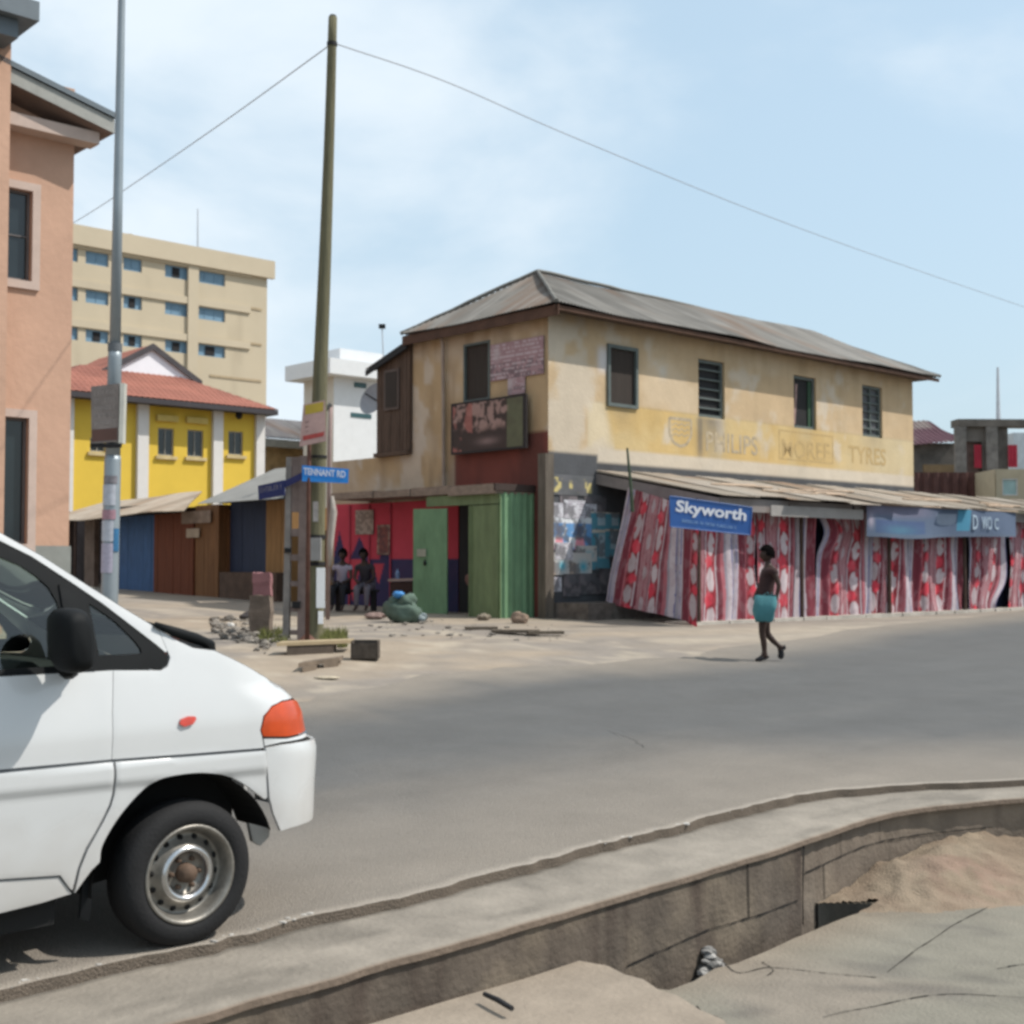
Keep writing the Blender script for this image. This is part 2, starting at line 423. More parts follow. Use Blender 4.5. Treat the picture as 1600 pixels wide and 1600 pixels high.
# road sheet
rf = tab([(470, 1090), (600, 1066), (800, 1047), (950, 1036), (1100, 1024), (1250, 1004), (1400, 985), (1600, 966)], .34)
rf = [(-600, 12.0), (rf[0][0]-8, 12.2)] + rf + [(120, rf[-1][1]+1), (600, rf[-1][1]+2)]
P = np.zeros((len(Slines), 70, 3)); Cl = np.zeros_like(P)
for i, s in enumerate(Slines):
    far = float(smt(rf, s)) + (float(fbm(s*.8, 3, 12, 5))-.5)*.9; a = lipT[i]
    k = np.concatenate([[0, 0], np.linspace(0, 1, 67), [1]]); t = a+(far-a)*k
    z = zf(t)+.004; z[0] = -.049; z[-1] = zf(far)-.02
    z = z + (fbm(s*.8+0*t, t*.8, 31)-.5)*.012*(k > 0)*(k < 1)
    P[i, :, 0] = U.x*s+V.x*t; P[i, :, 1] = U.y*s+V.y*t; P[i, :, 2] = z
    nn = fbm(s*.9+0*t, t*1.4, 44); n3 = fbm(s*.16+0*t, t*3.2, 45)
    d1 = sstep(2.6+nn*1.6, .1, t-a)*.80; d2 = sstep(1.3+nn, .0, far-t)*.9
    d = np.clip(np.maximum(d1, d2)+(n3-.5)*.14, 0, 1)
    tk = np.exp(-((t-7.3)/.28)**2)+np.exp(-((t-9.0)/.28)**2)+np.exp(-((t-10.4)/.3)**2)
    st2_ = sstep(.60, .72, fbm(s*1.3+0*t, t*1.7, 301)); st3_ = sstep(.62, .70, fbm(s*.45+0*t, t*2.0, 303))
    c = mixc(np.array([.092, .092, .091])+np.zeros((len(t), 3)), (.21, .183, .152), d)
    c = c*(1-.05*tk-.05*st2_+.04*st3_)[:, None]*(.95+.1*fbm(s*5+0*t, t*5, 305))[:, None]
    c[0] = c[1] = (.125, .10, .078); c[2] = (.30, .265, .225)
    Cl[i] = c
m_road = mat('asphalt', (1, 1, 1), .88, attr=True, var=.10, scale=1.3, bump=.6, bscale=90)
_nt = m_road.node_tree                                        # fine aggregate grain and faint patches along the road
_b = _nt.nodes['Principled BSDF']; _src = _b.inputs['Base Color'].links[0].from_socket
_tc = _nt.nodes.new('ShaderNodeTexCoord'); _n = _nt.nodes.new('ShaderNodeTexNoise'); _n.inputs['Scale'].default_value = 130; _n.inputs['Detail'].default_value = 3
_nt.links.new(_tc.outputs['Object'], _n.inputs['Vector'])
_mr = _nt.nodes.new('ShaderNodeMapRange'); _mr.inputs[1].default_value = .3; _mr.inputs[2].default_value = .7; _mr.inputs[3].default_value = .72; _mr.inputs[4].default_value = 1.3
_nt.links.new(_n.outputs[0], _mr.inputs[0])
_mm = _nt.nodes.new('ShaderNodeMix'); _mm.data_type = 'RGBA'; _mm.blend_type = 'MULTIPLY'; _mm.inputs[0].default_value = 1
_nt.links.new(_src, _mm.inputs[6]); _nt.links.new(_mr.outputs[0], _mm.inputs[7]); _nt.links.new(_mm.outputs[2], _b.inputs['Base Color'])
_o = struct(MB().grid(P, Cl).build('road', m_road)); auto_smooth(_o, 40)

mb = MB()
m_dark = mat('dark_gap', (.02, .017, .015), .95, var=.1)
for k in range(6):
    s_ = -3+16*rnd.random(); t_ = 5.6+5.5*rnd.random()**1.4; a_ = rnd.choice((0, math.pi/2, .3))+rnd.gauss(0, .4)
    for j in range(rnd.randint(14, 40)):
        n_s = s_+.05*math.cos(a_); n_t = t_+.05*math.sin(a_); a_ += rnd.gauss(0, .35); w_ = .0015+.0025*rnd.random()
        if n_t > float(itab(rf, n_s))-.5 or n_t < float(itab(lip, n_s))+.15: break
        p_, q_ = xy(s_, t_), xy(n_s, n_t); z_ = float(zf(t_))+.014; nn_ = (q_-p_).orthogonal().normalized()*w_
        mb.quad((p_.x-nn_.x, p_.y-nn_.y, z_), (q_.x-nn_.x, q_.y-nn_.y, z_), (q_.x+nn_.x, q_.y+nn_.y, z_), (p_.x+nn_.x, p_.y+nn_.y, z_)); s_, t_ = n_s, n_t
struct(mb.build('road_cracks', mat('crack_grey', (.055, .052, .05), .95, var=.1)))
# drain wall: coping slab + face
outT = smt(oute, Slines)
sc_ = Slines[(Slines > -20) & (Slines < 30)]; oT = outT[(Slines > -20) & (Slines < 30)]
sJ = st(GZ(1268, 1311, -.045)).x
dw = thing('drain_wall', 'long weathered concrete drain wall edging the near side of the road', 'wall', (0, 5, -.5))
m_conc = mat('weathered_concrete', (1, 1, 1), .92, attr=True, var=.2, scale=4, bump=.45, bscale=30)
def strip(sel, rows, colfn, name, parent, smooth=True):
    ss = sc_[sel]; tt = oT[sel]; P = np.zeros((len(ss), len(rows), 3)); Cl = np.zeros_like(P)
    for i, (s, t0) in enumerate(zip(ss, tt)):
        e = (float(fbm(s*3.1, 7, 71, 4))-.5)*.045
        for j, (dt, z, kind) in enumerate(rows):
            lipx = float(np.interp(s, Slines, lipT))
            t = (t0+dt+(e if kind >= 1 else 0)) if kind != 2 else lipx+dt
            zz = z + (float(fbm(s*2.2, t*3, 5))-.5)*.012
            P[i, j] = (U.x*s+V.x*t, U.y*s+V.y*t, zz); Cl[i, j] = colfn(s, t, zz, j)
    o = MB().grid(P, Cl).build(name, m_conc, parent, smooth); auto_smooth(o, 50); return o
def c_top(s, t, z, j):
    n = float(fbm(s*2.5, t*4, 61)); e = float(fbm(s*6, t*6, 62))
    n9 = float(fbm(s*1.1, t*5, 66)); c = np.array([.225, .20, .168])*(0.80+.40*n)*(1-.25*float(sstep(.52, .66, n9)))
    if j <= 1: c = np.array([.17, .13, .10])
    if j >= 11: c = c*.6
    return c*(.93+.14*e)
rows = [(0.0, -.085, 1), (0.0, -.055, 1), (.014, -.045, 1)] + [(.014+.05*k, -.044, 1) for k in range(1, 8)] + [(-.05, -.044, 2), (-.015, -.045, 2), (.09, -.047, 2)]
strip(sc_ > -99, rows, c_top, 'coping', dw)
def c_face(s, t, z, j):
    n = float(fbm(s*1.9, z*2.2, 63, 5)); st_ = float(fbm(s*7, z*.8, 64)); e = float(fbm(s*11, z*11, 65))
    c = mixc(np.array([.105, .085, .068]), (.18, .145, .108), sstep(.42, .68, n))
    c = mixc(c, (.055, .04, .032), sstep(.5, .75, st_)*.8)
    return c*(.75+.5*e)
zr = list(np.linspace(-.085, -1.3, 28))
strip(sc_ < sJ, [(.02, z, 1) for z in zr], c_face, 'wall_face', dw)
def c_face2(s, t, z, j):
    c = c_face(s, t, z, j); return mixc(c, (.21, .17, .135), .45)
strip(sc_ >= sJ-.05, [(.05, z, 1) for z in zr], c_face2, 'wall_face', dw)
mb = MB()                                                    # joints between the blocks of the face (thin raked-out mortar lines)
m_dark = mat('dark_gap', (.02, .017, .015), .95, var=.1)
def fpt(s, z, off=.0):
    t = float(np.interp(s, sc_, oT)) + (float(fbm(s*3.1, 7, 71, 4))-.5)*.045 + (.02 if s < sJ else .05) - off
    q = xy(s, t); return Vector((q.x, q.y, z))
def joint(pts, wd=.006):
    for (s0, z0), (s1, z1) in zip(pts, pts[1:]):
        k = max(1, int(abs(s1-s0)/.05))
        for i in range(k):
            a = s0+(s1-s0)*i/k; b = s0+(s1-s0)*(i+1)/k; za = z0+(z1-z0)*i/k; zb = z0+(z1-z0)*(i+1)/k
            w_ = wd*(.5+rnd.random())
            if abs(s1-s0) < .02: mb.quad(fpt(a-w_, za, .006), fpt(a+w_, za, .006), fpt(b+w_, zb, .006), fpt(b-w_, zb, .006))
            else: mb.quad(fpt(a, za-w_, .007), fpt(b, zb-w_, .007), fpt(b, zb+w_, .007), fpt(a, za+w_, .007))
joint([(5.2, -.44), (5.9, -.40), (6.5, -.415), (sJ-.1, -.42)], .004)
joint([(sJ+.05, -.28), (sJ+.9, -.25), (sJ+2.2, -.26)], .004)
for a, b, c in ((6.35, -.09, -.42), (sJ+.55, -.09, -.27), (sJ+.3, -.27, -.5), (sJ+1.1, -.09, -.26)): joint([(a, b), (a+.01, c)], .0035)
joint([(sJ-.02, -.07), (sJ-.01, -.6)], .022)
mb.build('joint', m_dark, dw)

# lower pavement with the open drain hole
def zl(s): return float(np.clip(-.385-.0475*(s-4.93), -.56, -.2))
def GL(px, py):
    z = -.42
    for _ in range(8): p = GZ(px, py, z); z = zl(st(p).x)
    return p
hole_px = [(905, 1508), (935, 1500), (968, 1522), (1000, 1540), (1045, 1545), (1085, 1532), (1118, 1514), (1150, 1507), (1195, 1488), (1240, 1467), (1305, 1440), (1376, 1411), (1330, 1410), (1274, 1409)]
hole = [st(GL(a, b)) for a, b in hole_px]
edgepts = [Vector((s, float(np.interp(s, sc_, oT))+.03)) for s in np.arange(-3, 14.01, .1)]
# hole reaches the wall: cut it into the outline
sA = hole[0].x; sB = hole[-1].x
outl = [p for p in edgepts if p.x < sA-.05] + [Vector((sA, float(np.interp(sA, sc_, oT))+.03))] + dense(hole, .06, False) + [Vector((sB, float(np.interp(sB, sc_, oT))+.03))] + [p for p in edgepts if p.x > sB+.05]
outl += [Vector((14, -1)), Vector((-3, -1))]
vs, fs, bnd = cdt_panel([tuple(p) for p in outl], (), .12)
m_pav = mat('old_pavement', (1, 1, 1), .93, attr=True, var=.22, scale=2.5, bump=.6, bscale=45)
mb = MB()
def t_edge(s): return float(np.interp(s, sc_, oT))
def c_pav(s, t):
    n = float(fbm(s*.9, t*1.1, 81)); n2 = float(fbm(s*4, t*4, 82))
    c = mixc(np.array([.175, .163, .133]), (.19, .165, .135), float(sstep(.45, .7, n)))
    c = mixc(c, (.09, .082, .074), float(sstep(.62, .75, n2))*.5); c = mixc(c, (.20, .155, .11), float(sstep(.9, .2, t_edge(s)-t))*.55); return c
def zz(s, t): return zl(s)+(float(fbm(s*1.5, t*1.5, 83))-.5)*.03
pv = [(lambda q: Vector((q.x, q.y, zz(p.x, p.y))))(xy(p.x, p.y)) for p in vs]
cs = [c_pav(p.x, p.y) for p in vs]
mb.add(pv, fs, cs)
for a, b in bnd:                                             # broken edge of the hole going down
    if vs[a].y > -.9 and -2.9 < vs[a].x < 13.9 and sA-.02 <= vs[a].x <= sB+.02 and sA-.02 <= vs[b].x <= sB+.02:
        mb.add([pv[a], pv[b], pv[b]-Vector((0, 0, 1.)), pv[a]-Vector((0, 0, 1.))], [(0, 1, 2, 3)], [np.array([.035, .03, .026])]*4)  # near-black sides: shade inside the hole put into the colour
def flat(s0, s1, t0, t1, fe=False):
    S = np.linspace(s0, s1, max(2, int(min(40, abs(s1-s0))))); P = np.zeros((len(S), 2, 3)); Cl = np.zeros_like(P)
    for i, s in enumerate(S):
        te = float(np.interp(s, Slines, outT))+.03 if fe else t1
        for j, t in enumerate((t0, te)): q = xy(s, t); P[i, j] = (q.x, q.y, zl(s) if abs(s) < 20 else zl(s)); Cl[i, j] = (.15,.14,.12)
    mb.grid(P, Cl)
flat(-3, 14, -200, -1); flat(-200, -3, -200, 0, True); flat(14, 200, -200, 0, True)
struct(mb.build('pavement', m_pav))
mb = MB(); c0 = np.array([.13, .12, .11])
q = [xy(a, b) for a, b in ((sA-.6, 3.4), (sB+.8, 3.4), (sB+.8, 5.3), (sA-.6, 5.3))]
P = np.zeros((40, 16, 3)); Cl = np.zeros_like(P)
for i in range(40):
    for j in range(16):
        s = sA-.6+(sB-sA+1.4)*i/39; t = 3.4+1.9*j/15; p = xy(s, t)
        P[i, j] = (p.x, p.y, -1.12+(float(fbm(s*3, t*3, 90))-.5)*.16); Cl[i, j] = (np.array([.12, .105, .09]) if s < sA+1.3 else np.array([.03, .027, .025]))*(.6+.9*float(fbm(s*6, t*6, 91)))  # right end of the bed coloured near-black for the shade in the drain
mb.grid(P, Cl); struct(mb.build('drain_bed', m_conc))
mb = MB()                                                    # crumbled concrete on the drain bed
for k in range(420):
    px = 985+rnd.random()*165; s = st(GZ(px, 1500, -.6)).x; dw_ = rnd.random()*.26; big = k < 60
    t = float(np.interp(s, sc_, oT))-.0-dw_; p = xy(s, t); r = .055 if big else .012+.03*rnd.random()**2
    hz_ = -1.1+.60*math.exp(-((px-1068)/80)**2)*(1-.75*dw_/.26)
    g = .10 if big else .12+.22*rnd.random(); mb.blob((p.x, p.y, hz_-(.06 if big else 0)), (r, r*.8, r*.6), k, .5, col=(g, g*.97, g*.93))
tag(mb.build('rubble', m_conc), 'pale broken concrete lumps lying in the open drain', 'rubble', kind='stuff')
# cracks running over the lower pavement
mb = MB()
for pts_ in ([(1130, 1505), (1158, 1520), (1200, 1515), (1290, 1522), (1370, 1527)], [(1380, 1520), (1440, 1480), (1500, 1440), (1560, 1412), (1600, 1398)], [(1290, 1590), (1370, 1572), (1480, 1552), (1600, 1558)], [(1555, 1512), (1600, 1506)], [(1085, 1570), (1105, 1580), (1125, 1590)], [(1190, 1507), (1205, 1518), (1198, 1526)]):
    L_ = smooth_line([GL(a, b)+Vector((rnd.gauss(0, .01), rnd.gauss(0, .01), 0)) for a, b in pts_], 8)
    for a_, b_ in zip(L_, L_[1:]):
        w_ = .0015+.0035*rnd.random(); a2_ = Vector((a_.x, a_.y, zz(*st(a_))+.004)); b2_ = Vector((b_.x, b_.y, zz(*st(b_))+.004)); n_ = (b_-a_).cross(Vector((0, 0, 1))).normalized()*w_
        mb.quad(a2_-n_, b2_-n_, b2_+n_, a2_+n_)
struct(mb.build('pavement_cracks', m_dark))
# broken cover slab
pts = [(520, 1640), (575, 1601), (700, 1563), (820, 1529), (905, 1501), (950, 1509), (975, 1522), (1005, 1530), (1030, 1547), (1060, 1556), (1092, 1577), (1130, 1593), (1170, 1650)]
top = []
for a, b in pts:
    z = -.33
    for _ in range(6): p = GZ(a, b, z); z = zl(st(p).x)+.055
    top.append(p)
mb = MB(); mb.prism(top, (0, 0, -.10), col=(.24, .20, .158))
o = mb.build('cover_slab', m_conc); tag(o, 'broken sandy concrete cover slab over the drain at the bottom of the picture', 'slab')
# sand heap
P = np.zeros((150, 80, 3)); Cl = np.zeros_like(P)
for i in range(150):
    s = 7.0+5.2*i/149; te = float(np.interp(s, sc_, oT))+.04
    for j in range(80):
        d = 2.4*j/79; p = xy(s, te-d)
        h = .25*math.exp(-((s-8.95)/.95)**2)*math.exp(-(d/.62)**2) + .10*math.exp(-((s-10.3)/.9)**2)*math.exp(-(d/.9)**2) + .13*math.exp(-((s-8.15)/.42)**2-((d-.35)/.3)**2)
        h *= .72+.56*float(fbm(s*3, d*3, 15)); h += (float(fbm(s*13, d*13, 16))-.5)*.07*min(1, h/.05)
        P[i, j] = (p.x, p.y, zl(s)-.035+h+.02*math.exp(-(d/1.2)**2)); n = float(fbm(s*4, d*4, 17))
        c = mixc(np.array([.225, .178, .128]), (.185, .14, .10), float(sstep(.4, .65, n)))
        c = mixc(c, (.235, .145, .115), .55*math.exp(-((s-8.35)/.4)**2-((d-.55)/.28)**2)*float(sstep(.35, .5, float(fbm(s*5, d*5, 18)))))
        Cl[i, j] = c
m_sand = mat('sand', (1, 1, 1), .97, attr=True, var=.18, scale=6, bump=.8, bscale=60)
_m = MB().grid(P, Cl)
def _in(x, y, poly):
    c = False; j = len(poly)-1
    for i in range(len(poly)):
        a, b = poly[i], poly[j]
        if (a.y > y) != (b.y > y) and x < (b.x-a.x)*(y-a.y)/(b.y-a.y)+a.x: c = not c
        j = i
    return c
_kf = []
for f in _m.f:
    q_ = st(sum((Vector(_m.v[i]) for i in f), Vector((0, 0, 0)))/len(f))
    if q_.x < sB+.03 or _in(q_.x, q_.y, hole+[Vector((sB, 5.4)), Vector((sA, 5.4))]): continue
    _kf.append(f)
_m.f = _kf; _m.m = [0]*len(_kf)
tag(_m.build('sand_pile', m_sand, smooth=True), 'heap of tan sand against the inner face of the drain wall', 'sand pile', kind='stuff')
mb = MB(); p = GL(757, 1588); q = GL(800, 1612); mb.tube([p+Vector((0, 0, .1)), p.lerp(q, .5)+Vector((0, 0, .105)), q+Vector((0, 0, .1))], [.011, .013, .012], 8)
tag(mb.build('stick', mat('black_rubber', (.02, .02, .022), .6)), 'short black stick lying on the sandy cover slab', 'stick')
# pale chips along the broken road edge
mb = MB()
for k in range(420):
    s = -1+12*rnd.random(); t = float(np.interp(s, Slines, lipT))+rnd.gauss(.0, .03); z = .004 if t > float(np.interp(s, Slines, lipT)) else -.07
    if fbm(s*1.2, 2, 55) < .5: continue
    p = xy(s, t); r = .003+.012*rnd.random()**2; g = .26+.25*rnd.random()
    mb.blob((p.x, p.y, z+r*.4), (r*1.5, r*1.1, r*.5), k, .8, col=(g, g*.95, g*.88))
tag(mb.build('gravel', m_conc), 'pale stone chips scattered along the broken asphalt edge', 'gravel', kind='stuff')
# ---------------------------------------------------------------- the two-storey building on the corner
P0 = Vector((.74, 26.0))
RW = Plane(P0, U); LW = Plane(P0, V)
m_wall = mat('stained_plaster', (1, 1, 1), .93, attr=True, var=.12, scale=1.6, bump=.35, bscale=14)
m_wood = mat('dark_boards', (.095, .062, .045), .9, var=.45, scale=3, bump=.5, bscale=20, stretch=(6, 6, .6))
m_blackpane = mat('dark_interior', (.012, .011, .012), .7, var=.3)
m_frame = mat('grey_green_frame', (.10, .12, .115), .7)
m_shut = mat('brown_shutter', (.035, .026, .021), .8, var=.3, stretch=(8, 8, .5))
m_roof = mat('old_corrugated_sheet', (1, 1, 1), .75, attr=True, var=.2, scale=1.2, bump=.1, spec=.3)
BZ = .35
mbld = thing('corner_building', 'faded ochre two-storey building with hipped grey metal roof on the street corner', 'building', (P0.x, P0.y, .6))
w1, w2, w3, w4 = RW.rect(948, 541, 995, 637), RW.rect(1091, 563, 1132, 653), RW.rect(1240, 588, 1275, 670), RW.rect(1347, 603, 1378, 683)
SR = RW.px(1427, 700)[0]; ZE = 6.98; SL = LW.px(645, 600)[0]
yA, yB = 3.90, 4.14
def col_rw(S, Z):
    n = fbm(S*.55, Z*.9, 101); n2 = fbm(S*2.2, Z*.7, 102); n3 = fbm(S*1.1, Z*1.4, 103); st_ = fbm(S*5, Z*.45, 104)
    c = np.zeros(S.shape+(3,)) + np.array([.475, .35, .215])
    c = mixc(c, (.55, .44, .31), sstep(.45, .7, n)*.7)
    c = mixc(c, (.36, .27, .16), sstep(.5, .75, st_)*.35)
    # painted band with rounded left end, its outline scratched in
    z0, z1 = 4.16, 5.13; sl = 1.05
    d = np.maximum(np.abs(Z-(z0+z1)/2)-(z1-z0)/2, sl+.12-S)
    inb = sstep(.02, -.02, d)
    band = mixc(np.zeros(S.shape+(3,))+np.array([.51, .355, .15]), (.53, .41, .22), sstep(.4, .72, n3)*.7)
    band = mixc(band, (.50, .42, .28), sstep(9.0, 13.5, S)*.75)
    band = mixc(band, (.54, .45, .31), sstep(2.05, 1.75, S+.3*(Z-4.6)+.3*(n2-.5)))
    c = mixc(c, band, inb)
    c = mixc(c, (.26, .21, .15), np.exp(-(d/.018)**2)*.8)
    # bare pale patches near the corner, painted-over patch
    c = mixc(c, (.51, .44, .35), sstep(.50, .66, fbm(S*1.6, Z*1.3, 105)+.30*np.exp(-((S-.55)/.5)**2)-.12*sstep(1.5, 4, S))*.85)
    c = mixc(c, (.56, .54, .54), np.exp(-(((S-1.68)/.22)**4)-(((Z-6.05)/.28)**4))*.9)
    c = mixc(c, (.55, .52, .46), np.exp(-(((S-3.6)/.14)**2)-(((Z-6.0)/.14)**2))*.8)
    # grime under the eave at the corner and rain streaks below it
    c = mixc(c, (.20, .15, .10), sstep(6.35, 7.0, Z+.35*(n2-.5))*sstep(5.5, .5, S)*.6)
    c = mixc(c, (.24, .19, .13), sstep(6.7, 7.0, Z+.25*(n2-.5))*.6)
    for ww, k in ((w1, .45), (w2, .9), (w3, .35), (w4, .35)):
        m = (ww[0]+ww[1])/2; d = ww[2]-Z
        c = mixc(c, (.17, .15, .125), sstep(-.02, .05, d)*np.exp(-d/(.38 if k < .8 else .9)*1.)*np.exp(-((S-m)/(.42))**2)*k)
    c = mixc(c, (.12, .11, .10), np.exp(-((S-w2[0]-.05)/.10)**2)*sstep(w2[2]+.1, w2[2]-.1, Z)*sstep(3.9, 4.4, Z)*.85)
    # white ledge band and grey base
    c = mixc(c, np.array([.52, .455, .37])*1, (Z < 4.14)*(Z > 3.84)*(S > 1.45)*(.75+.25*n))
    g = mixc(np.zeros(S.shape+(3,))+np.array([.105, .11, .118]), (.06, .06, .065), n2)
    c = np.where(((Z < 4.02+.05*(n2-.5)*2) & (S <= 1.45))[..., None], g, c)
    c = np.where(((Z < 3.84) & (S > 1.45))[..., None], g*.8, c)
    return c
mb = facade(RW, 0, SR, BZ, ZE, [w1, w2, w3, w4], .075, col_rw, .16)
mb.build('wall', m_wall, mbld)
for r, pm, bars in ((w1, m_shut, (1, 1)), (w2, m_blackpane, (1, 6)), (w3, m_blackpane, (1, 1)), (w4, mat('dusty_louvre', (.10, .10, .105), .6), (2, 6))):
    window(mbld, RW, r, .14 if r is not w1 else .03, m_frame, pm, .075, bars, proud=.03)
mb = MB(); mb.quad(RW.pt(w3[0]+.06, w3[2]+.1, -.15), RW.pt(w3[0]+.2, w3[2]+.1, -.10), RW.pt(w3[0]+.34, w3[3]-.2, -.12), RW.pt(w3[0]+.06, w3[3]-.2, -.15)); mb.build('curtain', mat('faded_curtain', (.33, .22, .20), .9, var=.5, scale=8), mbld)
mb = MB(); mb.pbox(RW, w3[1]-.22, w3[1]-.06, w3[2]+.06, w3[3]-.1, -.13, -.10); mb.build('shutter', mat('green_shutter', (.03, .07, .04), .7), mbld)
# side wall (towards the side street), with the low extension
w5 = LW.rect(725, 535, 766, 627)
redA, redB = LW.px(857, 705)[1], LW.px(712, 705)[0]
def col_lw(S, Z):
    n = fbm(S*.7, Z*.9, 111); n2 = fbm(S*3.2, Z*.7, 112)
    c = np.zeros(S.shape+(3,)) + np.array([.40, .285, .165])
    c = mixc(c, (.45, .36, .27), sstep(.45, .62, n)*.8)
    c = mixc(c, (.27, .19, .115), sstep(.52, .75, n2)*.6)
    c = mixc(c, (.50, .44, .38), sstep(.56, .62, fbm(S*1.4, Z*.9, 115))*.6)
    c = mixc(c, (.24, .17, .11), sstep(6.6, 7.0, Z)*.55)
    zr = 4.40+.03*(n2-.5)
    red = mixc(np.zeros(S.shape+(3,))+np.array([.165, .048, .036]), (.11, .038, .03), sstep(.4, .7, n2))
    c = np.where(((S < redB) & (Z < zr))[..., None], red, c)
    c = mixc(c, (.20, .15, .12), np.exp(-((S-3.0)/.09)**2)*sstep(5.2, 4.4, Z)*.6)
    return c
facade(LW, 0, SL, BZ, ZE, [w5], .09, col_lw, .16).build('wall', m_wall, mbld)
window(mbld, LW, w5, .05, m_frame, m_shut, .05, (1, 1), proud=.02)
SX = LW.px(519, 760)[0]; ZX = 4.22
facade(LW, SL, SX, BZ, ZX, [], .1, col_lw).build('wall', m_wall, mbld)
mb = MB()                                                    # hidden sides and rear
q = lambda a, b, z: Vector((P0.x+U.x*a+V.x*b, P0.y+U.y*a+V.y*b, z))
WD = SL
mb.quad(q(SR, 0, BZ), q(SR, WD, BZ), q(SR, WD, ZE), q(SR, 0, ZE)); mb.quad(q(0, WD, BZ), q(SR, WD, BZ), q(SR, WD, ZE), q(0, WD, ZE))
mb.quad(q(0, SX, BZ), q(6, SX, BZ), q(6, SX, ZX), q(0, SX, ZX)); mb.quad(q(6, SX, BZ), q(6, WD, BZ), q(6, WD, ZX), q(6, SX, ZX))
mb.quad(q(0, WD+.01, ZX), q(6, WD+.01, ZX), q(6, SX, ZX), q(0, SX, ZX))
mb.build('rear_wall', mat('plain_plaster', (.42, .33, .2), .93), mbld)
# wooden upper room over the extension
bw = thing
S2 = LW.px(594, 640)[0]; zb = ZX+.03
mb = MB()
n_b = 14
ZT0 = LW.px(650, 535)[1]; ZT1 = LW.px(594, 572)[1]
for i in range(n_b):
    a = SL+.01+(S2-SL)*i/n_b; b = SL+.01+(S2-SL)*(i+1)/n_b-.012; zt = ZT0+(ZT1-ZT0)*(i+.5)/n_b
    mb.pbox(LW, a, b, zb+.06, zt-.02, -.1, .09+.012*rnd.random())
mb.pbox(LW, SL+.01, S2+.05, zb-.04, zb+.05, -.1, .16)
mb.obox(q(-.02, SL+.02, zb), U*1 if False else Vector((U.x*2.4, U.y*2.4, 0)), Vector((V.x*(S2-SL-.04), V.y*(S2-SL-.04), 0)), (0, 0, ZT1-zb-.1))
bay = mb.build('timber_room', m_wood, mbld)
wb = LW.rect(607, 578, 630, 641)
mb = MB(); mb.pbox(LW, wb[0], wb[1], wb[2], wb[3], .105, .135); o = mb.build('window', mat('bay_frame', (.10, .075, .065), .8), bay)
mb = MB(); mb.pbox(LW, wb[0]+.06, wb[1]-.06, wb[2]+.06, wb[3]-.06, .13, .142); mb.build('pane', m_shut, o)
def col_roof(X, Y, seed=0, base=(.16, .15, .135)):
    sh = np.floor(X/.8); a = hsh(sh, np.floor(Y/1.6), 7+seed); n = fbm(X*.9, Y*.5, 120+seed); n2 = fbm(X*4, Y*.6, 121+seed)
    c = np.zeros(X.shape+(3,)) + np.array(base); c = c*(.78+.5*a)[..., None]
    c = mixc(c, (.15, .085, .05), sstep(.55, .75, n)*.55); c = mixc(c, (.25, .24, .225), sstep(.55, .72, n2)*.45)
    return c
# lean-to roof of the timber room
A = q(-.22, S2+.30, LW.px(573, 580)[1]); B = q(-.22, SL-.05, ZT0+.06); A2 = q(3, S2+.30, A.z); B2 = q(3, SL-.05, B.z)
mb = corrugated(A, A2, B2, B, colfn=lambda X, Y: col_roof(X, Y, 3, (.12, .115, .11))); mb.build('lean_to_roof', m_roof, mbld)
mb = MB(); mb.prism([A-Vector((0, 0, .04)), B-Vector((0, 0, .04)), B-Vector((0, 0, .2)), A-Vector((0, 0, .16))], Vector((U.x, U.y, 0))*.04); mb.build('verge_board', m_blackpane, mbld)
# main hipped roof
o_ = .56; oL = .32; ze = 6.93
A, B, Cc, D = q(-oL, -o_, ze), q(SR+o_, -o_, ze), q(SR+o_, WD+.06, ze), q(-oL, WD+.06, ze)
zr = 8.34; ap1 = q(1.85, WD/2, zr); ap2 = q(SR-1.6, WD/2, zr-.12)
mb = MB()
for (a, b, c, d, sd_) in ((A, B, ap2, ap1, 0), (D, A, ap1, ap1, 1), (Cc, D, ap1, ap2, 2), (B, Cc, ap2, ap2, 3)):
    corrugated(a, b, c, d, pitch=.10, amp=.016, sag=.10, rows=7, colfn=lambda X, Y, s=sd_: col_roof(X, Y, s, (.165, .155, .14)), mb=mb)
roof = mb.build('roof', m_roof, mbld)
def ridge(a, b, m, nm, par, r=.07):
    n = max(2, int((b-a).length/.4)); p = [a.lerp(b, i/n)+Vector((0, 0, .03+.025*(rnd.random()-.5))) for i in range(n+1)]
    MB().tube(p, r, 6).build(nm, m, par)
m_rc = mat('ridge_cap', (.15, .145, .13), .8)
for a, b in ((A, ap1), (ap1, ap2), (ap2, B), (D, ap1)): ridge(a, b, m_rc, 'ridge_cap', roof, .045)
mb = MB()                                                    # fascia boards and soffit
f = mat('fascia_board', (.085, .045, .03), .85, var=.4)
for a, b, ins, hF in ((A, B, V, .12), (D, A, U, .24)):
    i3 = Vector((ins.x, ins.y, 0)); n = int((b-a).length/2.2)
    for k in range(n):
        p = a.lerp(b, k/n)+i3*.05; r = a.lerp(b, (k+1)/n)+i3*.05; dz = .012*(rnd.random()-.5)
        mb.prism([p+Vector((0, 0, -.03+dz)), r+Vector((0, 0, -.03)), r+Vector((0, 0, -hF)), p+Vector((0, 0, -hF+dz))], i3*.03)
mb.build('fascia', f, mbld)
mb = MB(); z = -.05
e = .09
I0, I1, I2, I3 = q(-oL+e, -o_+e, ze+z), q(SR+o_-e, -o_+e, ze+z), q(SR+o_-e, WD, ze+z), q(-oL+e, WD, ze+z)
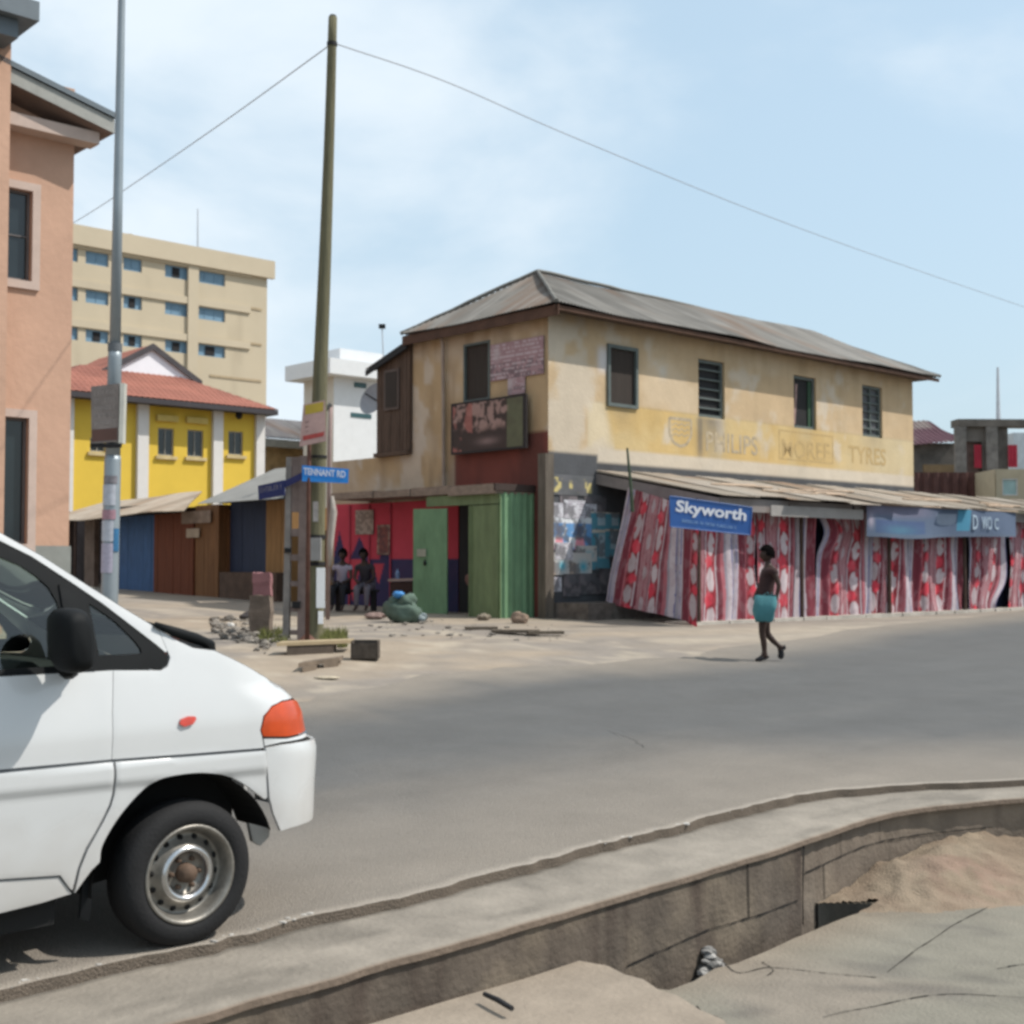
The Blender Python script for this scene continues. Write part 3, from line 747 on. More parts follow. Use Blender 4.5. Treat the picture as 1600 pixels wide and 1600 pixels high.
mb.quad(I0, I1, I2, I3); mb.build('soffit', mat('soffit', (.09, .065, .05), .9, var=.4), mbld)
# downpipe
mb = MB(); s = LW.px(697, 600)[0]
mb.tube([LW.pt(s, 6.88, .2), LW.pt(s, 6.6, .1), LW.pt(s+.01, 5.2, .07), LW.pt(s-.01, 3.35, .07)], .04, 8); mb.build('downpipe', mat('pipe_grey', (.30, .235, .19), .8), mbld)
# faded painted lettering on the band
m_let = mat('faded_grey_paint', (.41, .335, .235), .93, var=.35, scale=9, bump=.1); m_let2 = mat('faded_ochre_paint', (.44, .315, .15), .93, var=.25, scale=9, bump=.1)
def walltext(tx, x0, x1, yc, hgt, m):
    a = RW.px(x0, yc)[0]; b = RW.px(x1, yc)[0]; z = RW.px((x0+x1)/2, yc)[1]
    lettering(tx, 1, RW.pt(a, z-hgt/2, .004), (U.x, U.y, 0), (0, 0, 1), m, mbld, 'painted_lettering', width=b-a, height=hgt, bold=.012, depth=.001)
walltext('PHILIPS', 1103, 1184, 693, .46, m_let)
walltext('MOREF', 1222, 1296, 703, .46, m_let2)
walltext('TYRES', 1326, 1384, 712, .46, m_let2)
a0, a1 = RW.px(1217, 700)[0], RW.px(1302, 700)[0]
mb = MB()
for (x0, x1, z0, z1) in ((a0, a1, 4.98, 5.02), (a0, a1, 4.28, 4.32), (a0, a0+.05, 4.32, 4.98), (a1-.05, a1, 4.32, 4.98)): mb.pbox(RW, x0, x1, z0, z1, 0, .003)
mb.build('painted_frame', m_let2, mbld)
a0, a1 = RW.px(1046, 685)[0], RW.px(1080, 685)[0]; am = (a0+a1)/2       # shield with waves
sh = [(a0, 4.98), (a1, 4.98), (a1, 4.62), (am+.22, 4.42), (am, 4.36), (am-.22, 4.42), (a0, 4.62)]
mb = MB()
for k in range(len(sh)):
    p, r = Vector(sh[k]), Vector(sh[(k+1) % len(sh)]); dd = (r-p).normalized(); nn = Vector((-dd.y, dd.x))*.035
    mb.add([RW.pt(*(p-nn), .003), RW.pt(*(r-nn), .003), RW.pt(*(r+nn), .003), RW.pt(*(p+nn), .003)], [(0, 1, 2, 3)])
for zc in (4.84, 4.72, 4.60):
    for k in range(14):
        x0 = am-.3+.6*k/14; x1 = x0+.6/14; f1 = .025*math.sin(x0*30); f2 = .025*math.sin(x1*30)
        mb.add([RW.pt(x0, zc+f1, .003), RW.pt(x1, zc+f2, .003), RW.pt(x1, zc+f2+.03, .003), RW.pt(x0, zc+f1+.03, .003)], [(0, 1, 2, 3)])
mb.build('painted_emblem', m_let, mbld)
# stone pilaster on the corner
mb = MB(); mb.obox(q(-.16, -.08, BZ), Vector((U.x*.24, U.y*.24, 0)), Vector((V.x*.22, V.y*.22, 0)), (0, 0, 3.95-BZ)); mb.build('corner_post', mat('grey_brown_post', (.12, .10, .08), .9, var=.4, stretch=(3, 3, .5)), mbld)
# small step in front of the poster wall
mb = MB(); p = RW
mb.pbox(RW, .12, 1.55, BZ, .92, .02, 1.0); mb.pbox(RW, 1.55, 3.0, BZ, .86, .02, 1.15)
o = mb.build('step', mat('dark_stone', (.13, .11, .095), .92, var=.5, scale=5)); tag(o, 'dark stone step below the poster-covered wall beside the curtains', 'step')

# ---------------------------------------------------------------- posters and sign boards on the building
m_post = mat('printed_paper', (1, 1, 1), .7, attr=True, var=.1, scale=9, bump=.05)
def printed(pl, r, off, colfn, label, cat='poster', name='poster', group=None, th=.01, res=(30, 30), tilt=0, frame=None):
    a, b, c, d = r; n, m = res; S, Z = np.meshgrid(np.linspace(0, 1, n), np.linspace(0, 1, m), indexing='ij')
    P = np.zeros(S.shape+(3,))
    for i in range(n):
        for j in range(m):
            aa = a+(b-a)*S[i, j]; zz_ = c+(d-c)*Z[i, j]+tilt*(S[i, j]-.5)
            P[i, j] = pl.pt(aa, zz_, off+th+.004*float(vnoise(aa*6, zz_*6, 3)))
    t = thing(name, label, cat, pl.pt((a+b)/2, c, off), group)
    mb = MB(); mb.grid(P, colfn((1-S if pl.d.x < 0 else S)*(b-a), Z*(d-c), b-a, d-c)); mb.build('print', m_post, t)
    mb = MB(); k = tilt/2
    mb.add([pl.pt(a, c-k, off), pl.pt(b, c+k, off), pl.pt(b, d+k, off), pl.pt(a, d-k, off), pl.pt(a, c-k, off+th-.003), pl.pt(b, c+k, off+th-.003), pl.pt(b, d+k, off+th-.003), pl.pt(a, d-k, off+th-.003)],
           [(0, 3, 2, 1), (4, 5, 6, 7), (0, 1, 5, 4), (1, 2, 6, 5), (2, 3, 7, 6), (3, 0, 4, 7)])
    mb.build('backing', frame or mat('board_edge', (.12, .10, .09), .8), t); return t
def lines(X, Y, h, n, seed, rows):                           # illegible rows of print
    r = np.floor(Y/h*rows); f = Y/h*rows-r; w_ = vnoise(X*26, r*3.3, seed) > .42; return (f > .25) & (f < .75) & w_ & (fbm(X*3, r*9., seed+1, 2) > .3)
def col_p1(X, Y, W, H):
    c = np.zeros(X.shape+(3,))+np.array([.27, .155, .17]); c = mixc(c, (.36, .25, .26), fbm(X*3, Y*3, 5)*.6)
    c = mixc(c, (.14, .10, .11), ((Y/H < .45) & (fbm(X*14, Y*14, 8, 2) > .5))*.8); c = mixc(c, (.5, .42, .44), lines(X, Y, H, 1, 9, 9)*.6)
    return mixc(c, (.42, .36, .37), np.exp(-((X-.12*W)/.12)**2-((Y-.72*H)/.16)**2)*.8)
rp = LW.rect(768, 532, 851, 590); printed(LW, rp, .02, col_p1, 'faded purple notice board with small print beside the upper side window', 'notice board', 'notice_board', res=(60, 50), tilt=0)
rp = LW.rect(795, 590, 822, 616); printed(LW, rp, .02, col_p1, 'small faded purple notice under the larger purple board', 'notice board', 'notice_board', res=(24, 24))
def col_p2(X, Y, W, H):
    n = fbm(X*3.2, Y*3.2, 41); n2 = fbm(X*7, Y*7, 42)
    c = np.zeros(X.shape+(3,))+np.array([.045, .028, .024])
    up = sstep(.40, .55, Y/H+.25*(n-.5))
    c = mixc(c, (.30, .19, .165), sstep(.45, .62, n2)*up*(X/W < .78)); c = mixc(c, (.33, .12, .10), sstep(.50, .6, n)*(X/W < .3)*.8)
    c = mixc(c, (.12, .125, .07), (X/W > .76)*(.5+.5*n2)); c = mixc(c, (.24, .16, .15), np.exp(-((X/W-.5)/.13)**2-((Y/H-.2)/.07)**2)*.8)
    c = mixc(c, (.02, .015, .015), ((X/W < .03) | (X/W > .965) | (Y/H > .95) | (Y/H < .05))*1.)
    return c
rp = LW.rect(714, 624, 831, 706)
printed(LW, rp, .12, col_p2, 'large weathered dark billboard with pinkish figures above the red band of wall', 'sign board', 'sign_board', res=(90, 60), th=.05, tilt=.0)
# posters on the dark ground-floor wall beside the curtains
def mkposter(kind):
    def f(X, Y, W, H):
        x, y = X/W, Y/H; c = np.zeros(X.shape+(3,))
        if kind == 'blue':
            c += np.array([.12, .32, .62]); c = mixc(c, (.75, .78, .8), (y > .84)|(fbm(X*7, Y*7, 71, 2) > .62)); c = mixc(c, (.07, .10, .25), np.exp(-((x-.45)/.14)**2-((y-.62)/.25)**2)); c = mixc(c, (.80, .30, .36), sstep(.30, .24, np.abs(x-.48)+.25*y)*(y < .45)*(y > .12)); c = mixc(c, (.08, .07, .09), y < .12)
        elif kind == 'teal':
            c += np.array([.06, .27, .36]); c = mixc(c, (.45, .55, .6), ((x > .4) & (x < .92) & (y > .3) & (y < .88))*(.5+.5*fbm(X*9, Y*9, 73))); c = mixc(c, (.55, .5, .42), y > .93)
        elif kind == 'white':
            c += np.array([.62, .62, .66]); c = mixc(c, (.2, .15, .2), lines(X, Y, H, 1, 31, 7)*.8)
        elif kind == 'dark':
            c += np.array([.05, .045, .05]); c = mixc(c, (.20, .17, .18), sstep(.5, .68, fbm(X*3.5, Y*3.5, 74))*.7)
        elif kind == 'gold':
            c += np.array([.075, .08, .085]); c = mixc(c, (.55, .45, .16), sstep(.54, .60, fbm(X*6, Y*4.5, 76, 2))*(y > .15)*(y < .85))
        elif kind == 'mixed':
            c += np.array([.55, .53, .50]); c = mixc(c, (.05, .38, .50), np.exp(-((x-.62)/.2)**2-((y-.4)/.25)**2)); c = mixc(c, (.38, .28, .2), (x < .3)*(y < .6)*.8)
        c = mixc(c, (.10, .10, .11), sstep(.56, .66, fbm(X*5+len(kind)*3, Y*5, 77))*.75); return mixc(c, (.38, .36, .36), .22*fbm(X*3, Y*3, 78))
    return f
gp = 'posters pasted on the dark wall by the curtains'
for r_, k, lb in (((866, 745, 925, 772), 'gold', 'dark poster with yellow lettering shapes at the top of the poster wall'),
                  ((858, 788, 878, 806), 'white', 'small white poster at the corner edge above the pair of blue posters'),
                  ((882, 784, 912, 808), 'white', 'pale printed sheet between the yellow-lettered poster and blue posters'),
                  ((914, 776, 945, 800), 'dark', 'dark square poster at the right end under the awning'),
                  ((859, 810, 888, 862), 'blue', 'left blue and pink poster of the matching pair'),
                  ((890, 811, 922, 862), 'blue', 'right blue and pink poster of the matching pair'),
                  ((924, 802, 946, 827), 'teal', 'upper teal poster to the right of the blue pair'),
                  ((947, 803, 966, 827), 'teal', 'teal poster tucked beside the curtain edge'),
                  ((924, 830, 950, 888), 'teal', 'tall teal and grey poster below the upper teal one'),
                  ((859, 866, 888, 896), 'mixed', 'cream and aqua poster below the left blue poster'),
                  ((890, 866, 922, 898), 'mixed', 'cream and aqua poster below the right blue poster'),
                  ((858, 904, 875, 922), 'white', 'lone small white sheet low on the dark wall'),
                  ((946, 829, 965, 868), 'teal', 'narrow teal poster half hidden by the curtain edge'),
                  ((876, 768, 900, 786), 'dark', 'small dark poster just under the yellow-lettered one'),
                  ((904, 898, 934, 926), 'dark', 'dark torn poster in the middle of the lower row'),
                  ((880, 899, 902, 930), 'dark', 'dark upright poster left in the lower row'),
                  ((936, 890, 958, 925), 'dark', 'dark brownish poster at the right of the lower row'),
                  ((900, 855, 930, 875), 'mixed', 'torn cream strip overlapping the foot of the right blue poster'),
                  ((868, 850, 892, 872), 'white', 'torn white strip overlapping the foot of the left blue poster'),
                  ((914, 790, 930, 812), 'white', 'faded pale sheet above the upper teal poster')):
    r = RW.rect(*r_); r = (r[0]-.03, r[1]+.03, r[2]-.03, r[3]+.03); printed(RW, r, .004+.018*rnd.random(), mkposter(k), lb, group=gp, th=.006, res=(26, 34))
# ---------------------------------------------------------------- awning, curtains, shop signs
cA = G(1080, 975); cB = G(1600, 951)
dF = (cB-cA).xy.normalized(); FL = Plane(cA.xy, dF)
aL = FL.px(1080, 900)[0]
pw = RW.pt(*RW.px(940, 900))                       # where the curtain leaves the wall
ZF = 3.02
fa = RW.px(931, 740)[0]; fA = RW.pt(fa, 3.66, .02)  # awning against the wall
fB = FL.pt(aL+.35, ZF, .45); fC = FL.pt(30, ZF-.02, .45)
wC = RW.pt(fa+33, 3.66, .02)
aw = thing('awning', 'patched tin awning running along the shop front below the white ledge', 'awning', (fA.x, fA.y, 3))
m_tin = mat('dusty_tin_sheet', (1, 1, 1), .85, attr=True, var=.22, scale=2, bump=.1)
def col_tin(X, Y):
    sh = np.floor(X/.9); a = hsh(sh, np.floor(Y/1.3), 17); n = fbm(X*1.2, Y*.8, 130)
    c = np.zeros(X.shape+(3,)) + np.array([.31, .265, .215]); c = c*(.75+.45*a)[..., None]
    c = mixc(c, (.33, .20, .12), sstep(.5, .7, n)*.55); return mixc(c, (.40, .36, .31), (a > .7)*.6)
mb = MB(); nsh = 30
# sheets laid from the wall to the front edge, each with its own overhang and tilt
def wallp(t): return fA.lerp(wC, t)
def frontp(t): return fB.lerp(fC, t)
for k in range(nsh):
    t0, t1 = k/nsh, (k+1)/nsh
    a0, a1 = wallp(t0), wallp(t1+.004); b0, b1 = frontp(t0), frontp(t1+.004)
    ov = .04+.34*rnd.random(); dz = .05*(rnd.random()-.3)
    e0 = b0+(b0-a0).normalized()*ov; e1 = b1+(b1-a1).normalized()*ov; lift = Vector((0, 0, .02+.03*(k % 2)))
    e0 += lift+Vector((0, 0, dz)); e1 += lift+Vector((0, 0, dz*.3)); a0 = a0+lift; a1 = a1+lift
    n = 40; P = np.zeros((n+1, 6, 3)); X = np.zeros((n+1, 6)); Y = np.zeros((n+1, 6))
    for i in range(n+1):
        for j in range(6):
            p = e0.lerp(e1, i/n).lerp(a0.lerp(a1, i/n), j/5); L_ = (e1-e0).length
            p = p+Vector((0, 0, .014*math.sin(2*math.pi*i/n*L_/.09)))
            P[i, j] = p; X[i, j] = k*.9+.01; Y[i, j] = j*.4
    mb.grid(P, col_tin(X+.85*np.linspace(0, 1, n+1)[:, None], Y))
# triangular end sheet from the wall to the front corner
corrugated(fA+(fB-fA)*0+Vector((0, 0, -.02)), fB+Vector((0, 0, .0)), wallp(.06)+Vector((0, 0, .03)), fA+Vector((0, 0, .01)), colfn=col_tin, mb=mb)
mb.build('roof_sheet', m_tin, aw)
m_fas = mat('pale_grey_board', (.21, .185, .175), .8, var=.25)
m_fas2 = mat('tan_board', (.40, .30, .22), .85, var=.35)
mb = MB(); d = (fB-fA); n = 6
for k in range(n):
    p = fA+d*(k/n); r = fA+d*((k+1)/n-.004); mb.prism([p+Vector((0, 0, -.05)), r+Vector((0, 0, -.05)), r+Vector((0, 0, -.27)), p+Vector((0, 0, -.27))], Vector((V.x, V.y, 0))*.03)
mb.build('fascia_board', m_fas, aw)
mb = MB(); d = fC-fB; n = 13
for k in range(n):
    p = fB+d*(k/n); r = fB+d*((k+1)/n-.002); h = .16+.16*rnd.random(); o_ = Vector((FL.n.x, FL.n.y, 0))*(-.05-.02*(k % 2))
    mb.prism([p+o_+Vector((0, 0, -.03)), r+o_+Vector((0, 0, -.03-.02*rnd.random())), r+o_+Vector((0, 0, -h)), p+o_+Vector((0, 0, -h))], o_*.4)
mb.build('fascia_board', m_fas, aw)
mb = MB()                                                    # loose battens lying on the front of the sheets
for k in range(26):
    mb = MB(); t = .02+.9*rnd.random(); p = frontp(t)+Vector((0, 0, .06+.03*rnd.random())); L_ = .6+1.4*rnd.random(); dd = Vector((dF.x, dF.y, 0))
    q_ = p+dd*L_+(a0-b0).normalized()*(.5*(rnd.random()-.5)); pp = wallp(t)-frontp(t); k2 = rnd.random()*.5
    mb.tube([p+pp*k2, q_+pp*k2+Vector((0, 0, .01))], .022, 5); mb.build('batten', m_fas2, aw)
mb = MB()                                                    # posts carrying the awning front
m_post2 = mat('post_dark', (.07, .045, .035), .9, var=.4)
pst = [G(1122, 978)]
for a in (0.0, 3.3, 6.6, 9.9, 13.2, 16.5):
    m2 = MB(); b = FL.pt(aL+.1+a, 0, .1); z = gz(b.x, b.y); m2.tube([Vector((b.x, b.y, z-.05)), Vector((b.x, b.y, ZF-.05))], .045, 8); m2.build('post', m_post2, aw)
# leaning stick above the awning
p = T(987, 775, 25.2); r_ = T(980, 700, 25.2); mb = MB(); mb.tube([T(988, 800, 25.2), p, p.lerp(r_, .5), r_], [.04, .035, .028, .022], 8)
tag(mb.build('pole_stub', mat('dark_green_pipe', (.04, .06, .035), .7)), 'short dark green pipe sticking up through the awning corner', 'pipe')
# dark shop front behind the curtains
# curtains
GREY = np.array([.27, .25, .29]); PALE = np.array([.46, .40, .43]); RED = np.array([.34, .030, .045]); DRED = np.array([.16, .028, .042]); PINK = np.array([.34, .105, .125]); BLUE = np.array([.075, .08, .17]); WH = np.array([.54, .49, .51])
def col_curt(X, Y, ph, seed):
    u = ((X+ph+.05*(fbm(X*2, Y*1.3, 200+seed)-.5)) % 2.25)/2.25; Y = Y+.35*(fbm(X*1.1, Y*.9, 210+seed)-.5)
    c = np.zeros(X.shape+(3,))+PINK
    st_ = [(0, .03, PALE), (.03, .045, BLUE*1.4), (.045, .085, GREY), (.085, .10, PALE), (.10, .115, BLUE*1.6), (.115, .14, PALE), (.14, .27, DRED), (.27, .285, PINK*1.2), (.285, .41, RED*.6), (.41, .425, PALE), (.425, .46, DRED),
           (.46, .62, PINK*.8), (.62, .64, DRED), (.64, .66, PALE*.9), (.66, .81, RED*.7), (.81, .83, PALE*.9), (.83, .88, DRED), (.88, .93, PINK), (.93, .96, GREY), (.96, 1.01, PALE)]
    for a, b, k in st_: c = np.where(((u >= a) & (u < b))[..., None], k, c)
    fine = (np.sin(u*2*np.pi*46) > .35); c = mixc(c, (.5, .36, .38), fine*((u > .46) & (u < .62))*.6)
    def dots(uc, v0, per, ru, rv, col, c, amt=.95):
        v = ((Y+v0) % per)-per/2; d = ((u-uc)*2.25/ru)**2+(v/rv)**2; d = d*(.62+.8*fbm(X*11, Y*9, 220+seed, 3)); ang = np.arctan2(v, (u-uc)*2.25+1e-6)
        return mixc(c, col, sstep(1.2, .8, d*(1+.10*np.cos(5*ang)))*amt)
    c = dots(.345, .0, .66, .12, .20, WH*.8, c, .8); c = dots(.375, .33, .66, .12, .12, RED*1.6, c); c = dots(.31, .13, .50, .05, .05, RED, c)
    c = dots(.735, .2, .70, .125, .22, WH, c, .85); c = dots(.705, .55, .70, .125, .12, RED*1.6, c); c = dots(.775, .33, .54, .05, .05, RED, c)
    c = dots(.54, .1, .62, .06, .14, WH*.75, c, .7); c = mixc(c, (.40, .30, .32), sstep(.52, .64, fbm(X*9, Y*7, 240+seed, 3))*.16); c = mixc(c, (.14, .04, .05), sstep(.56, .66, fbm(X*8, Y*8, 250+seed, 3))*.18)
    return c
m_cloth = mat('printed_cloth', (1, 1, 1), .9, attr=True, var=.08, scale=5, bump=.15, bscale=300)
def curtain(tl, tr, bl, br, ph, label, seed, folds=4, amp=.05, outw=0., tie=None, belly=0.):
    tl, tr, bl, br = map(Vector, (tl, tr, bl, br)); Wd = max((tr-tl).length, (br-bl).length); n = int(Wd/.018)+2; m = 90
    out = Vector((FL.n.x, FL.n.y, 0)); P = np.zeros((n, m, 3)); Xc = np.zeros((n, m)); Yc = np.zeros((n, m)); H = (tl-bl).length
    cw = Wd*1.12
    for i in range(n):
        a = i/(n-1)
        for j in range(m):
            b = j/(m-1)                                       # 0 bottom .. 1 top
            x = a
            if tie: x = a + tie[0]*math.exp(-((b-tie[1])/tie[2])**2)*(a if tie[0] < 0 else (1-a))
            p = bl.lerp(br, x).lerp(tl.lerp(tr, x), b)
            w_ = amp*.8*(.5+.7*(1-b))*(math.sin(2*math.pi*folds*.6*a+seed+1.3*math.sin(3*b+seed)) + .22*math.sin(2*math.pi*folds*2.3*a+seed*2+2*b)) + .05*(float(vnoise(a*3+seed, b*4, seed))-.5)
            w_ += belly*math.sin(math.pi*min(1, (1-b)*1.1))
            p = p+out*(w_*(1 if j < m-1 else .4)+outw) + Vector((0, 0, (float(vnoise(a*5, seed, 3))-.5)*.05*(1-b)))
            P[i, j] = p; Xc[i, j] = a*cw; Yc[i, j] = b*H
    t = MB().grid(P, col_curt(Xc, Yc, ph, seed)).build('curtain', m_cloth, None, True)
    tag(t, label, 'curtain', 'patterned curtains hung across the shop front'); return t
def fpx(px, py, off=0.):                                      # on the shop-front plane
    a, z = FL.px(px, py); return FL.pt(a, z, off)
# first curtain wraps from the wall to the front corner
tl = RW.pt(RW.px(985, 770)[0], 3.2, 1.0); tl = T(984, 766, 25.9)
curtain(T(983, 762, 25.9), T(1093, 797, 24.1), T(943, 938, 26.2), T(1092, 978, 23.9), .0, 'leftmost red and white patterned curtain, its hem pulled out to the left', 1, 4, .05)
def cz(px, ptop, pbot): return fpx(px, ptop), fpx(px, pbot)
specs = [(1094, 1180, 797, 808, 978, 974, 1.28, 'red flowered curtain hanging straight below the blue shop sign', 2, 3, .04, None),
         (1181, 1273, 808, 812, 974, 971, .62, 'patterned curtain directly behind the walking person', 3, 3, .045, None),
         (1274, 1364, 809, 815, 971, 966, .05, 'bright curtain gathered into a slanted knot beside the blue slit', 4, 4, .07, (.16, .80, .16)),
         (1365, 1441, 830, 834, 966, 961, .70, 'curtain with arcing folds under the left half of the long banner', 5, 4, .08, None),
         (1442, 1507, 833, 836, 961, 956, .75, 'curtain left of the narrow dark gap under the long banner', 6, 3, .08, None),
         (1512, 1572, 835, 836, 955, 951, .2, 'curtain between the dark gap and the dark triangle', 7, 3, .06, (-.30, .05, .22)),
         (1577, 1660, 826, 836, 951, 947, .78, 'rightmost curtain, cut off by the edge of the picture', 8, 3, .06, None)]
for (x0, x1, y0, y1, b0, b1, ph, lb, sd_, fo, am, tie) in specs:
    curtain(fpx(x0, y0-14), fpx(x1, y1-14), fpx(x0, b0), fpx(x1, b1), ph, lb, sd_, fo, am, 0., tie)
p0 = fpx(1660, 820); mb = MB()
# navy sheet behind the gaps
mb.prism([FL.pt(aL+1.0, .4, -.35), FL.pt(22, .4, -.35), FL.pt(22, 2.95, -.35), FL.pt(aL+1.0, 2.95, -.35)], Vector((U.x*0-FL.n.x*.03, -FL.n.y*.03, 0)))
tag(mb.build('tarpaulin', mat('navy_tarpaulin', (.02, .028, .07), .8, var=.3)), 'dark navy sheet seen through the gaps between the curtains', 'tarpaulin')
# raised shop plinth at the curtain foot
mb = MB(); a = aL-.2
while a < 24:
    b = a+.7+.8*rnd.random(); o0 = FL.pt(a, 0, .22); z = gz(o0.x, o0.y)
    mb.add(*(lambda pts: (pts, [(0, 3, 2, 1), (4, 5, 6, 7), (0, 1, 5, 4), (1, 2, 6, 5), (2, 3, 7, 6), (3, 0, 4, 7)]))([FL.pt(a, z-.1, -.5), FL.pt(b-.02, z-.1, -.5), FL.pt(b-.02, z-.1, .22), FL.pt(a, z-.1, .22+.03*rnd.random()), FL.pt(a, z+.05, -.5), FL.pt(b-.02, z+.05, -.5), FL.pt(b-.02, z+.05, .22), FL.pt(a, z+.05, .22+.03*rnd.random())]))
    a = b
tag(mb.build('shop_kerb', mat('pale_kerb', (.38, .35, .31), .9, var=.35)), 'low pale stone kerb along the foot of the curtains', 'kerb')

# blue shop sign
m_blue = mat('sign_blue', (.018, .085, .29), .45, var=.08, spec=.5); m_white = mat('sign_white', (.62, .63, .68), .6, var=.06)
def panel4(tlp, trp, brp, blp, th, m, name, parent):
    a, b, c, d = map(Vector, (tlp, trp, brp, blp)); n = (b-a).cross(d-a).normalized()
    if n.y < 0: n = -n
    o = MB().prism([a, b, c, d], n*th).build(name, m, parent); fixn(o); return -n
a, b, c, d = T(1047, 775, 23.55), T(1175, 793, 24.0), T(1172, 836, 24.0), T(1048, 823, 23.55)
sg = thing('shop_sign', 'bright blue board with white lettering hanging from the awning corner', 'shop sign', (a+b)/2)
nn = panel4(a, b, c, d, .05, m_blue, 'board', sg)
X = (b-a).normalized(); Yv = (d-a); Yv = -(Yv-X*Yv.dot(X)).normalized()
def sgp(fx, fy, k=.006): return a.lerp(b, fx).lerp(d.lerp(c, fx), fy)+nn*k
Wd = (b-a).length; Hh = (a-d).length
lettering('Skyworth', 1, sgp(.055, .60), X, Yv, m_white, sg, width=Wd*.86, bold=.03, height=Hh*.50)
scribble(sgp(.14, .81), X, Yv, Wd*.66, Hh*.10, mat('sign_pale_blue', (.20, .33, .55), .6), sg, 4, 'small_lettering')
mb = MB()
for i, (s0, s1) in enumerate((((0, 0), (1, 0)), ((0, 1), (1, 1)), ((0, 0), (0, 1)), ((1, 0), (1, 1)))):
    mb.tube([sgp(*s0, .0), sgp(*s1, .0)], .012, 6)
mb.build('frame', mat('sign_edge', (.03, .10, .28), .5), sg)
# long banner
bn = thing('banner', 'long sagging blue-grey cloth banner with faded print along the awning front', 'banner', fpx(1470, 820))
n, m = 120, 26; P = np.zeros((n, m, 3)); S, Z = np.meshgrid(np.linspace(0, 1, n), np.linspace(0, 1, m), indexing='ij')
FO = Plane(FL.pt(0, 0, .52).xy, dF); _fo = lambda x, y: FO.pt(*FO.px(x, y)); A_, B_ = _fo(1352, 788), _fo(1590, 801); C_, D_ = _fo(1354, 838), _fo(1588, 839)
for i in range(n):
    for j in range(m):
        s = i/(n-1); z = j/(m-1); p = C_.lerp(D_, s).lerp(A_.lerp(B_, s), z)
        sg_ = .09*math.exp(-((s-.28)/.17)**2)*(1-z); p = p+Vector((0, 0, -sg_*.6))+Vector((FL.n.x, FL.n.y, 0))*(.03*math.sin(9*s+2*z)+.02*math.sin(23*s))
        P[i, j] = p
x, y = S, Z; c = np.zeros(S.shape+(3,))+np.array([.085, .115, .175])
c = mixc(c, (.14, .14, .20), sstep(.55, .8, y)*sstep(.5, .3, x)); c = mixc(c, (.055, .085, .18), ((x > .05) & (x < .36) & (y > .15) & (y < .55))*.85)
c = mixc(c, (.07, .17, .24), np.exp(-((x-.2)/.1)**2-((y-.25)/.14)**2)*.8); c = mixc(c, (.24, .28, .35), ((x > .44) & (x < .56) & (y > .4) & (y < .82) & (np.abs(x-.5)*2+(.6-y)*.6 < .17))*.9)
c = mixc(c, (.06, .22, .33), ((x > .57) & (x < .655) & (y > .2))*1.); c = mixc(c, (.4, .35, .42), np.exp(-((x-.022)/.014)**2-((y-.5)/.2)**2)*.8)
c = mixc(c, (.10, .125, .17), (y < .1)*.6); MB().grid(P, c).build('cloth', m_cloth, bn, True)
mlet = mat('banner_print', (.34, .42, .50), .8, var=.2)
Xb = (B_-A_).normalized(); Wb = (B_-A_).length
off = Vector((FL.n.x, FL.n.y, 0))*.05
for tx, s0, s1, h in (('D', .665, .70, .50), ('WO', .73, .80, .46), ('C', .82, .85, .40)):
    lettering(tx, 1, C_.lerp(D_, s0).lerp(A_.lerp(B_, s0), .28)+off, Xb, (0, 0, 1), mlet, bn, width=Wb*(s1-s0), height=(A_-C_).length*h, bold=.01)
mb = MB(); mb.tube([A_+Vector((0, 0, .02)), B_+Vector((0, 0, .02))], .02, 6); mb.build('top_batten', m_fas2, bn)
# pale pelmet board to the left of the banner
mb = MB(); mb.prism([_fo(1205, 789), _fo(1349, 797), _fo(1349, 812), _fo(1205, 806)], Vector((-FL.n.x*.03, -FL.n.y*.03, 0)))
tag(mb.build('pelmet_board', mat('pelmet', (.27, .25, .235), .8, var=.15)), 'long pale grey board hung between the blue sign and the banner', 'board')

# ---------------------------------------------------------------- ledge, stalls on the side street
ld = thing('stall_canopy', 'flat weathered grey-brown timber canopy over the pink stall and green kiosk', 'canopy', LW.pt(4, 3.2, .5))
m_ledge = mat('weathered_plank', (.225, .175, .14), .9, var=.35, stretch=(2, 2, 4))
zc = 3.32
mb = MB(); dl = .98
LW1 = Plane(LW.pt(0, 0, 1.0).xy, V); cuts = [.42, 1.9, 3.2, 4.5, LW1.px(521, 780)[0]]
for i in range(4):
    a, b = cuts[i], cuts[i+1]-.015; h = .20 if i == 0 else .17; o_ = 1.08 if i == 0 else 1.0+.03*i
    mb.pbox(LW, a, b, zc-h+.012*i, zc+.02*(i % 2), .0, o_)
mb.build('deck', m_ledge, ld)
mb = MB(); mb.obox(LW.pt(.42, zc-.14, .0), LW.pt(.42, zc-.14, 1.12)-LW.pt(.42, zc-.14, 0), LW.pt(.37, zc, 0)-LW.pt(.42, zc, 0), (0, 0, .14)); mb.build('edge_board', mat('dark_edge', (.05, .035, .03), .9), ld)
